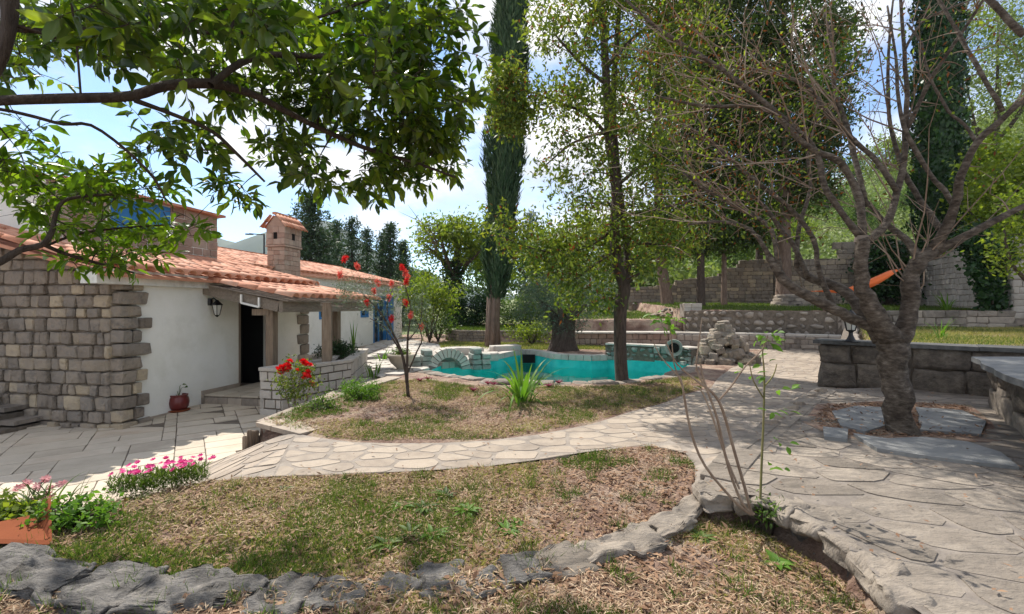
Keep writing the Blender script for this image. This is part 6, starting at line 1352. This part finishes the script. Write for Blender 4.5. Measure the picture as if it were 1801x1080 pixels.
blades('iris_spear', 'tall upright sword leaves standing in the stone planter', 'strap-leaved plant', (*P2(621,10.9),.36), 9, .75, .04, m_strap, 4, .06, arch=.12)
blades('iris_clump', 'grassy arching clump behind the counter next to the cherry trunk', 'strap-leaved plant', (*P2(1570,9.6),.8), 16, .5, .03, m_strap, 5, .1, arch=.8)
blades('iris_clump', 'pale arching clump to the right of the cherry trunk behind the counter', 'strap-leaved plant', (*P2(1655,9.8),.8), 16, .55, .03, m_strap, 6, .12, arch=.9)
blades('iris_clump', 'strap-leaved clump at the foot of the sunlit boundary wall', 'strap-leaved plant', (*P2(1665,16.3),1.35), 20, .9, .05, m_strap, 7, .2, arch=.6)
blades('bulb_leaves', 'dark green bulb foliage beside the broken pot', 'strap-leaved plant', W(70,905,.0), 36, .30, .018, lf_mid, 8, .22, arch=.8)
# flowering ice plant
def flower_head(mb, c, r0, up, n=7, seed=0):
    up = Vector(up).normalized(); a = up.orthogonal().normalized(); b = up.cross(a)
    for k in range(n):
        t0 = 2*math.pi*k/n+seed; d = a*math.cos(t0)+b*math.sin(t0); s = up.cross(d); p1 = c+d*r0*.6+s*r0*.26+up*r0*.2; p2 = c+d*r0+up*r0*.32; p3 = c+d*r0*.6-s*r0*.26+up*r0*.2; mb.add([c, p1, p2, p3], [(0,1,2),(0,2,3)])
ip = thing('pink_flower_clump', 'low clump of bright magenta flowers on fine green leaves at the lawn edge', 'flowers', W(265,866,0)); c0 = Vector(ip.location)
g = np.random.default_rng(3); n = 2600; a = g.random(n)*6.283; q = g.random(n)**.5; ax = np.stack([c0.x+np.cos(a)*q*.30, c0.y+.1+np.sin(a)*q*.17+np.cos(a)*q*.13, c0.z+np.full(n,0.)+g.random(n)*.13], 1); foliage('foliage', ax, lf_grass, ip, .055, .008, (0,0,1.4))
r = random.Random(4)
for k in range(46):
    a = r.uniform(0,6.28); q = r.random()**.5; c = Vector((c0.x+math.cos(a)*q*.33, c0.y+.14+math.sin(a)*q*.16+math.cos(a)*q*.13, c0.z+.17+r.uniform(-.02,.035))); mb = MB(); flower_head(mb, Vector((0,0,0)), .026, (r.uniform(-.5,.5),r.uniform(-.9,.1),1), 8, r.random()); flower_head(mb, Vector((0,0,.004)), .018, (r.uniform(-.5,.5),r.uniform(-.9,.1),1), 7, r.random()); part('flower', mb.mesh('flower'), m_pink_f, ip, loc=c)
pf = thing('pale_pink_lilies', 'pale faded pink flowers on thin stalks above the broken pot', 'flowers', W(60,900,0)); c0 = Vector(pf.location); mbs = MB()
for k in range(16):
    e = D(r.uniform(25,112), r.uniform(842,882), r.uniform(3.3,3.6)); mbs.tube([c0+Vector((r.uniform(-.15,.15),r.uniform(-.1,.1),0)), c0.lerp(e,.6)+Vector((0,0,.05)), e], .003, 4); mb = MB()
    for q in range(4): flower_head(mb, Vector((r.uniform(-.02,.02),r.uniform(-.02,.02),r.uniform(-.015,.015))), .026, (r.uniform(-1,1),r.uniform(-1,1),.8), 6, q)
    part('flower', mb.mesh('flower'), m_palepink, pf, loc=e)
part('stalks', mbs.mesh('stalks'), lf_mid, pf)
shrub('leafy_ground_plant', 'bright green leafy low plant right of the broken pot', 'plant', W(130,905,.07), (.26,.17,.06), 46, 16, m_strap, .045, .03, 61, .04, stems=3)
shrub('leafy_ground_plant', 'white-flowered pale green low plant at the left edge', 'plant', W(20,900,.06), (.22,.15,.05), 40, 14, lf_yell, .045, .03, 62, .04, stems=3)
shrub('wispy_bush', 'light green feathery bush on the retaining wall edge', 'shrub', W(632,690,.12), (.38,.25,.16), 70, 26, m_strap, .07, .014, 63, .06, stems=4)
shrub('creeper', 'dark low creeper hanging over the corner of the retaining wall', 'plant', W(560,715,.06), (.35,.2,.1), 40, 20, lf_mid, .04, .022, 64, .05, stems=3)
shrub('planter_shrub', 'dark green trailing shrub filling the stone planter', 'shrub', (*P2(592,10.4),.5), (.42,.5,.14), 60, 40, lf_ivy, .07, .02, 65, .06, base=(*P2(592,10.4),.36))
# red rose bush
rb = thing('red_rose_bush', 'rose bush with vivid red blooms in front of the stone planter', 'rose bush', W(520,722,-.02)); b0 = Vector(rb.location); b0.z = -.45; b0 = Vector((*P2(520,7.45),-.42)); sk = Skel()
for px, py in ((505,640),(530,640),(545,665),(500,670),(550,690)): e = D(px,py,7.4); sk.line([b0, b0.lerp(e,.5)+Vector((r.uniform(-.1,.1),0,0)), e], [.012,.009,.005])
T = pxt([(520,668,34,34,7.4,.18,46)], 5); sk.grow(T, maxr=.006, rmin=.003); part('stems', sk.mesh('stems'), m_twig, rb); P = np.repeat(np.array(T), 24, 0)+g.normal(size=(len(T)*24,3))*.05; foliage('foliage', P, lf_laurel, rb, .05, .034)
def rose(c, R_, m, parent, seed, name='rose'):
    rr = random.Random(seed); mb = MB()
    for ring, (q, n_) in enumerate(((.25,3),(.5,5),(.8,6),(1,7))):
        for k in range(n_):
            t0 = 2*math.pi*k/n_+ring; d = Vector((math.cos(t0),math.sin(t0),0)); s = Vector((-d.y,d.x,0)); z0 = -R_*.3*ring/3; p = [d*R_*q*.45+Vector((0,0,z0-R_*.2))-s*R_*.2, d*R_*q*.45+Vector((0,0,z0-R_*.2))+s*R_*.2, d*R_*q+s*R_*.42+Vector((0,0,R_*(.5-.22*ring))), d*R_*q*1.12+Vector((0,0,R_*(.56-.22*ring))), d*R_*q-s*R_*.42+Vector((0,0,R_*(.5-.22*ring)))]; mb.add(p, [(0,1,2,3,4)])
    o = part(name, mb.mesh(name), m, parent, loc=c); o.rotation_euler = (rr.uniform(.2,1.0), rr.uniform(-.4,.4), rr.uniform(0,3)); return o
for i, (px, py, s) in enumerate([(497,646,.07),(505,641,.075),(494,653,.055),(538,639,.08),(533,634,.06),(540,659,.085),(549,674,.06),(546,641,.05),(503,651,.05),(536,662,.06),(490,648,.06),(510,634,.055),(524,650,.05),(542,652,.055),(507,646,.07)]): rose(D(px,py,7.25), s*.9, m_red if i != 6 else m_coral, rb, i)
# bottlebrush sapling
bs = thing('bottlebrush_sapling', 'thin-stemmed young bottlebrush with red flower spikes on the upper lawn', 'sapling', W(718,697,0)); sk = Skel(); yb = 7.6
for l in ([(718,700,5,yb),(714,660,4.4,yb),(706,620,3.6,yb),(690,585,3,yb),(665,545,2.4,yb),(640,520,1.6,yb)],[(716,672,4,yb),(716,630,3.4,yb),(717,590,2.8,yb),(722,545,2,yb),(712,500,1.3,yb),(710,475,.9,yb)],[(717,655,2.6,yb),(732,620,2.2,yb),(742,595,1.7,yb),(730,560,1.2,yb)],[(705,622,2.4,yb),(693,600,2,yb),(675,575,1.4,yb),(650,560,.9,yb)],[(716,600,2,yb),(738,570,1.6,yb),(742,520,1,yb)],[(690,585,2,yb),(680,540,1.4,yb),(690,510,.9,yb)],[(665,545,1.6,yb),(630,540,1,yb),(600,545,.7,yb)]): sk.line(*pl([(a,b,c*.68,d) for a,b,c,d in l]))
T = pxt([(640,520,45,30,yb,.3,36),(700,540,50,50,yb,.3,44),(610,500,25,18,yb,.2,10),(735,560,28,28,yb,.2,20)], 7); sk.grow(T, maxr=.006, rmin=.002, rtip=.0015); part('stems', sk.mesh('stems'), m_bark, bs); P = np.repeat(np.array(T), 26, 0)+g.normal(size=(len(T)*26,3))*.06; foliage('foliage', P, lf_olive, bs, .085, .009)
for i, (px, py) in enumerate([(707,471),(712,480),(716,488),(714,496),(688,500),(683,524),(645,532),(664,497),(657,512),(713,532),(722,554),(740,575),(606,455),(628,468),(598,483),(688,560)]):
    c = D(px,py,yb+r.uniform(-.2,.2)); n = 150; ax = Vector((r.uniform(-.6,.6),r.uniform(-.3,.3),1)).normalized(); pos = np.array([tuple(c+ax*r.uniform(-.04,.04)) for _ in range(n)]); V_, F_ = leaf_arrays(pos, rdir(n), rdir(n), np.full(n,.06), np.full(n,.008), 'quad'); part('flower', np_mesh('flower', V_, F_), m_coral if i%3 else m_red, bs)
# rose canes in front
rc = thing('bare_rose', 'leggy thorny rose canes with few leaves at the edge of the platform', 'rose bush', W(1325,900,.02)); sk = Skel(); y0 = 3.2
CN = [[(1325,905,5),(1305,885,4.6),(1280,820,4.2),(1262,740,3.8),(1245,690,3.6),(1235,660,3),(1232,640,2)],[(1322,905,5),(1310,860,5),(1290,790,4.6),(1270,720,4.4),(1252,690,4),(1225,670,3.2),(1190,640,2.4),(1170,600,1.6)],[(1320,905,4.6),(1290,880,4.2),(1240,820,4),(1215,760,3.8),(1200,680,3.4),(1196,665,3)],[(1300,860,3.6),(1275,800,3.4),(1255,740,3.2),(1235,690,2.6),(1220,680,2)],[(1262,706,3),(1285,680,2.8),(1310,645,2.4),(1340,615,2),(1350,590,1.2)],[(1245,690,3),(1225,650,2.6),(1228,610,2),(1234,560,1.3)],[(1200,680,2.6),(1185,640,2),(1180,590,1.4),(1172,565,1)],[(1196,665,2.2),(1160,625,1.6),(1145,590,1)]]
for l in CN: sk.line(*pl([(a,b,r_*.62,y0) for a,b,r_ in l]))
mb = MB()
for P_, Q_ in sk.lines:
    mb.tube(P_, Q_, 7)
    for i in range(1, len(P_)-1):
        for _ in range(2):
            p = P_[i].lerp(P_[i+1], r.random()); d = Vector((r.uniform(-1,1), r.uniform(-.6,.6), r.uniform(-.4,.2))).normalized(); mb.tube([p, p+d*(Q_[i]+.007)], [.003,.0005], 4, cap=False)
part('canes', mb.mesh('canes'), m_twig, rc)
T = pxt([(1170,575,22,16,y0,.08,7),(1150,560,16,10,y0,.08,4),(1345,590,18,16,y0,.08,5)], 9)
def bigleaves(T, parent, m, ln, wd, per, seed, sp=.03, name='leaf'):
    g = np.random.default_rng(seed); rr = random.Random(seed)
    for t_ in T:
        for _ in range(per):
            d = Vector((g.normal(), g.normal()*.6, g.normal()*.4-.1)).normalized(); nn = Vector((g.normal()*.5, g.normal()*.5-.3, 1)).normalized(); V0, F0 = leaf_arrays(np.zeros((1,3)), np.array([tuple(d)]), np.array([tuple(nn)]), ln*rr.uniform(.7,1.2), wd, 'leaf', .2); part(name, np_mesh(name, V0, F0, True), m, parent, loc=Vector(t_)+d*sp)
bigleaves(T, rc, m_strap, .06, .032, 3, 1)
gc = thing('green_rose_cane', 'single upright leafy cane growing at the corner of the platform', 'rose cane', W(1338,872,.12)); y1 = D(1338,872,3.3).y; sk = Skel(); sk.line(*pl([(1337,880,2.8,y1),(1340,800,2.6,y1),(1343,730,2.3,y1),(1344,660,2,y1),(1341,620,1.4,y1),(1345,600,1,y1)])); sk.line(*pl([(1344,680,2,y1),(1360,660,1.6,y1),(1366,640,1,y1)])); sk.line(*pl([(1343,700,2,y1),(1325,670,1.5,y1),(1318,640,1,y1)])); m_gcane = mat('green_cane', [(.10,.10,.04),(.16,.15,.06),(.22,.17,.09)], bump=.2, rnd=0); part('cane', sk.mesh('cane'), m_gcane, gc)
bigleaves([D(px,py,y1) for px,py in ((1352,600),(1335,595),(1368,684),(1385,688),(1324,660),(1380,722),(1362,720),(1352,725),(1365,775),(1380,778),(1372,825),(1350,822),(1350,660),(1310,655),(1345,640),(1358,620))], gc, m_strap, .075, .036, 2, 2)
shrub('rose_foot_weeds', 'green weeds round the foot of the rose canes', 'plant', W(1350,895,.06), (.12,.09,.05), 24, 12, lf_mid, .045, .025, 66, .03, stems=2)
# weeds (rosettes)
def rosette(label, px, py, n, ln, wd, m, seed, grp='rosette weeds in the lawns', nm='rosette_weed'):
    c = W(px,py,.0); c.z = float(ground_z(c.x,c.y)); t = thing(nm, label, 'weed', c, grp); rr = random.Random(seed)
    for k in range(n):
        a = 2*math.pi*k/n+rr.uniform(-.2,.2); d = np.array([[math.cos(a), math.sin(a), rr.uniform(.15,.7)+(.8 if 'maroon' in nm else 0)]]); V0, F0 = leaf_arrays(np.zeros((1,3)), d, np.array([[0,0,1.]]), ln*rr.uniform(.7,1.2), wd, 'leaf', .3); part('leaf', np_mesh('leaf', V0, F0, True), m, t, loc=c)
for i, (px, py, lb) in enumerate([(782,874,'flat green rosette weed alone near the middle of the middle lawn'),(705,893,'green weed in the left part of the weedy patch'),(745,897,'green weed right beside the patch centre of the middle lawn'),(820,905,'green weed just right of the weedy patch'),(720,940,'larger weed of the near patch above the kerb'),(760,945,'smaller weed of the near patch above the kerb'),(680,960,'weed at the left end of the near patch'),(890,935,'dark weed close above the pale part of the kerb'),(1235,932,'weed in the lower lawn under the rose canes'),(910,922,'small weed above the kerb bend'),(500,860,'small weed beside the path edge at the left'),(1365,965,'weed with round leaves on the lower lawn')]):
    rosette(lb, px, py, 18, .11 if i not in (9,10) else .07, .032 if i != 11 else .05, m_strap if i%2 else lf_mid, i)
for i, (px, py, lb) in enumerate([(738,672,'dark red leafed plant next to the sapling at the pool rim'),(752,668,'dark red plant nearest the arch'),(832,688,'bright maroon small plant left of the strap-leaved clump'),(858,676,'maroon plant under the highest rim stones'),(868,678,'small maroon plant touching the rim stones'),(965,682,'maroon plant right of the strap-leaved clump'),(982,675,'pink-tipped plant at the pool rim right of the clump')]):
    rosette(lb, px, py, 20, .13, .025, m_maroon, 20+i, 'maroon plants along the pool rim', 'maroon_plant')
# ================================================================ objects
# potted plant
pz = float(zpatio(np.array([-5.9]), np.array([8.4]))[0]); pc = Vector((*P2(314,8.3), pz+.02)); po = thing('potted_plant', 'small dark red glazed pot with a few leaves against the white wall', 'potted plant', pc)
mb = MB(); mb.lathe(pc, [(.10,0),(.15,.07),(.165,.15),(.15,.23),(.13,.26),(.145,.275),(.145,.29),(.12,.29),(.11,.25)], 18); part('pot', mb.mesh('pot', True), m_potred, po)
mb = MB(); mb.lathe(pc, [(.16,-.01),(.18,.012),(.17,.015)], 16); part('saucer', mb.mesh('sc'), m_terr, po)
mb = MB(); mb.lathe(pc, [(.11,.24),(.11,.262)], 12); part('soil', mb.mesh('soil'), m_soil, po); mb = MB()
for e in ((-.22,-.02,.36),(-.1,.03,.40),(.05,-.02,.46),(.12,-.04,.43),(.0,.05,.38)): mb.tube([pc+Vector((0,0,.25)), pc+Vector((e[0]*.6,e[1],e[2]*.95)), pc+Vector(e)], .004, 4)
part('stems', mb.mesh('st'), lf_mid, po); bigleaves([tuple(pc+Vector(e)) for e in ((-.22,-.02,.36),(-.1,.03,.40),(.05,-.02,.46),(.12,-.04,.43))], po, lf_mid, .11, .06, 1, 4)
# broken pot
bp_ = thing('broken_terracotta_pot', 'large broken terracotta pot lying among leaves behind the kerb', 'broken pot', W(40,955,.0)); c = Vector(bp_.location); mb = MB(); v = []; K = 14
rr = random.Random(2)
for k in range(K+1):
    a = -.2+math.pi*1.1*k/K; top = .13+.06*math.sin(k*1.1)+(.08 if k < 2 else 0); 
    for q, z in ((.27,-.05),(.33,top),(.30,top+.004),(.245,-.05)): v.append(c+Vector((math.cos(a)*q*.95, math.sin(a)*q*.6, z)))
mb.add(v, [(k*4+j, k*4+(j+1)%4, (k+1)*4+(j+1)%4, (k+1)*4+j) for k in range(K) for j in range(4)]); 
a0 = W(-30,950,.05); q = [W(-40,955,.06)+Vector((0,0,0)), W(85,958,.02), W(97,912,.0)+Vector((0,-.05,.16)), W(60,925,0)+Vector((0,0,.06)), W(-40,940,.05)+Vector((0,0,.03))]
mb2 = MB(); off = Vector((-.01,.03,.012)); mb2.add(q+[p+off for p in q], [(0,1,2,3,4),(9,8,7,6,5)]+[(i,5+i,5+(i+1)%5,(i+1)%5) for i in range(5)]); part('pot_shard', mb2.mesh('shard'), m_terr, bp_)
# urn
uc = Vector((*P2(706,10.9),-.12)); un = thing('garden_urn', 'wide cream stone bowl planter on a foot beside the arch', 'urn planter', uc); mb = MB(); mb.lathe(uc, [(.20,0),(.2,.05),(.1,.1),(.12,.16),(.26,.3),(.33,.44),(.36,.46),(.36,.5),(.31,.5),(.29,.42)], 20); part('bowl', mb.mesh('b', True), m_cream, un); mb = MB(); mb.lathe(uc, [(.29,.40),(.29,.44)], 14); part('soil', mb.mesh('s'), m_soil, un)
shrub('urn_plant', 'low green plant growing in the cream bowl', 'plant', uc+Vector((0,0,.55)), (.22,.2,.08), 20, 14, lf_mid, .06, .03, 67, .04, base=uc+Vector((0,0,.44)), stems=3)
# counter lantern
lc = Vector((*P2(1496,8.02),.88)); ln_t = thing('counter_lantern', 'black metal lantern standing on the counter slab under the cherry limb', 'lantern', lc)
mb = MB(); mb.lathe(lc, [(.115,0),(.12,.015),(.085,.03),(.06,.06),(.035,.12),(.03,.17),(.045,.19),(.07,.20),(.075,.215),(.03,.215)], 12); mb.lathe(lc, [(.13,.44),(.12,.455),(.05,.53),(.02,.56),(.01,.58)], 8)
for k in range(6): a = k*math.pi/3; mb.tube([lc+Vector((math.cos(a)*.07,math.sin(a)*.07,.21)), lc+Vector((math.cos(a)*.118,math.sin(a)*.118,.445))], .006, 4)
part('frame', mb.mesh('f'), m_black, ln_t); mb = MB(); mb.lathe(lc, [(.06,.22),(.10,.44)], 6); part('glass', mb.mesh('g'), m_lglass, ln_t)
# hammock
hm = thing('hammock', 'orange slung hammock seen behind the cherry limbs', 'hammock', D(1510,505,8.5)); mb = MB()
pts = [(1432,512,.4),(1450,512,1.6),(1472,513,2.5),(1500,510,4),(1522,502,7),(1540,495,6.5),(1558,486,4.5),(1574,477,2),(1580,474,.5)]; v = []
for px, py, w in pts:
    c = D(px,py,7.6); wz = w*7.6/F
    for dy, dz in ((-.06,1),(.16,.7),(.16,-.5),(-.02,-1)): v.append(c+Vector((0,dy,wz*dz)))
mb.add(v, [(k*4+j,(k+1)*4+j,(k+1)*4+(j+1)%4,k*4+(j+1)%4) for k in range(len(pts)-1) for j in range(4)]+[(3,2,1,0)]); part('cloth', mb.mesh('c', True), m_orange, hm)
mb = MB(); mb.tube([D(1580,474,7.6), D(1640,440,6.6), D(1672,395,4.95)], .006, 5); mb.tube([D(1432,512,7.6), D(1410,505,6.8), D(1405,480,6.0)], .006, 5); part('rope', mb.mesh('r'), m_twig, hm)
# ================================================================ AIR
hz_b = MB(); hz_b.box((0,650,118),(2400,1500,240)); hm_ = bpy.data.materials.new('thin_haze'); hm_.use_nodes = True; nt = hm_.node_tree
nt.nodes.remove(nt.nodes['Principled BSDF']); pv = nt.nodes.new('ShaderNodeVolumePrincipled'); pv.inputs['Density'].default_value = .0002; pv.inputs['Color'].default_value = (.75,.85,1,1); pv.inputs['Anisotropy'].default_value = 0
nt.links.new(pv.outputs[0], nt.nodes['Material Output'].inputs['Volume'])
hz_o = part('haze', hz_b.mesh('haze'), hm_, None, 'stuff'); hz_o['label'] = 'thin bluish haze in the air towards the far mountain'; hz_o['category'] = 'haze'
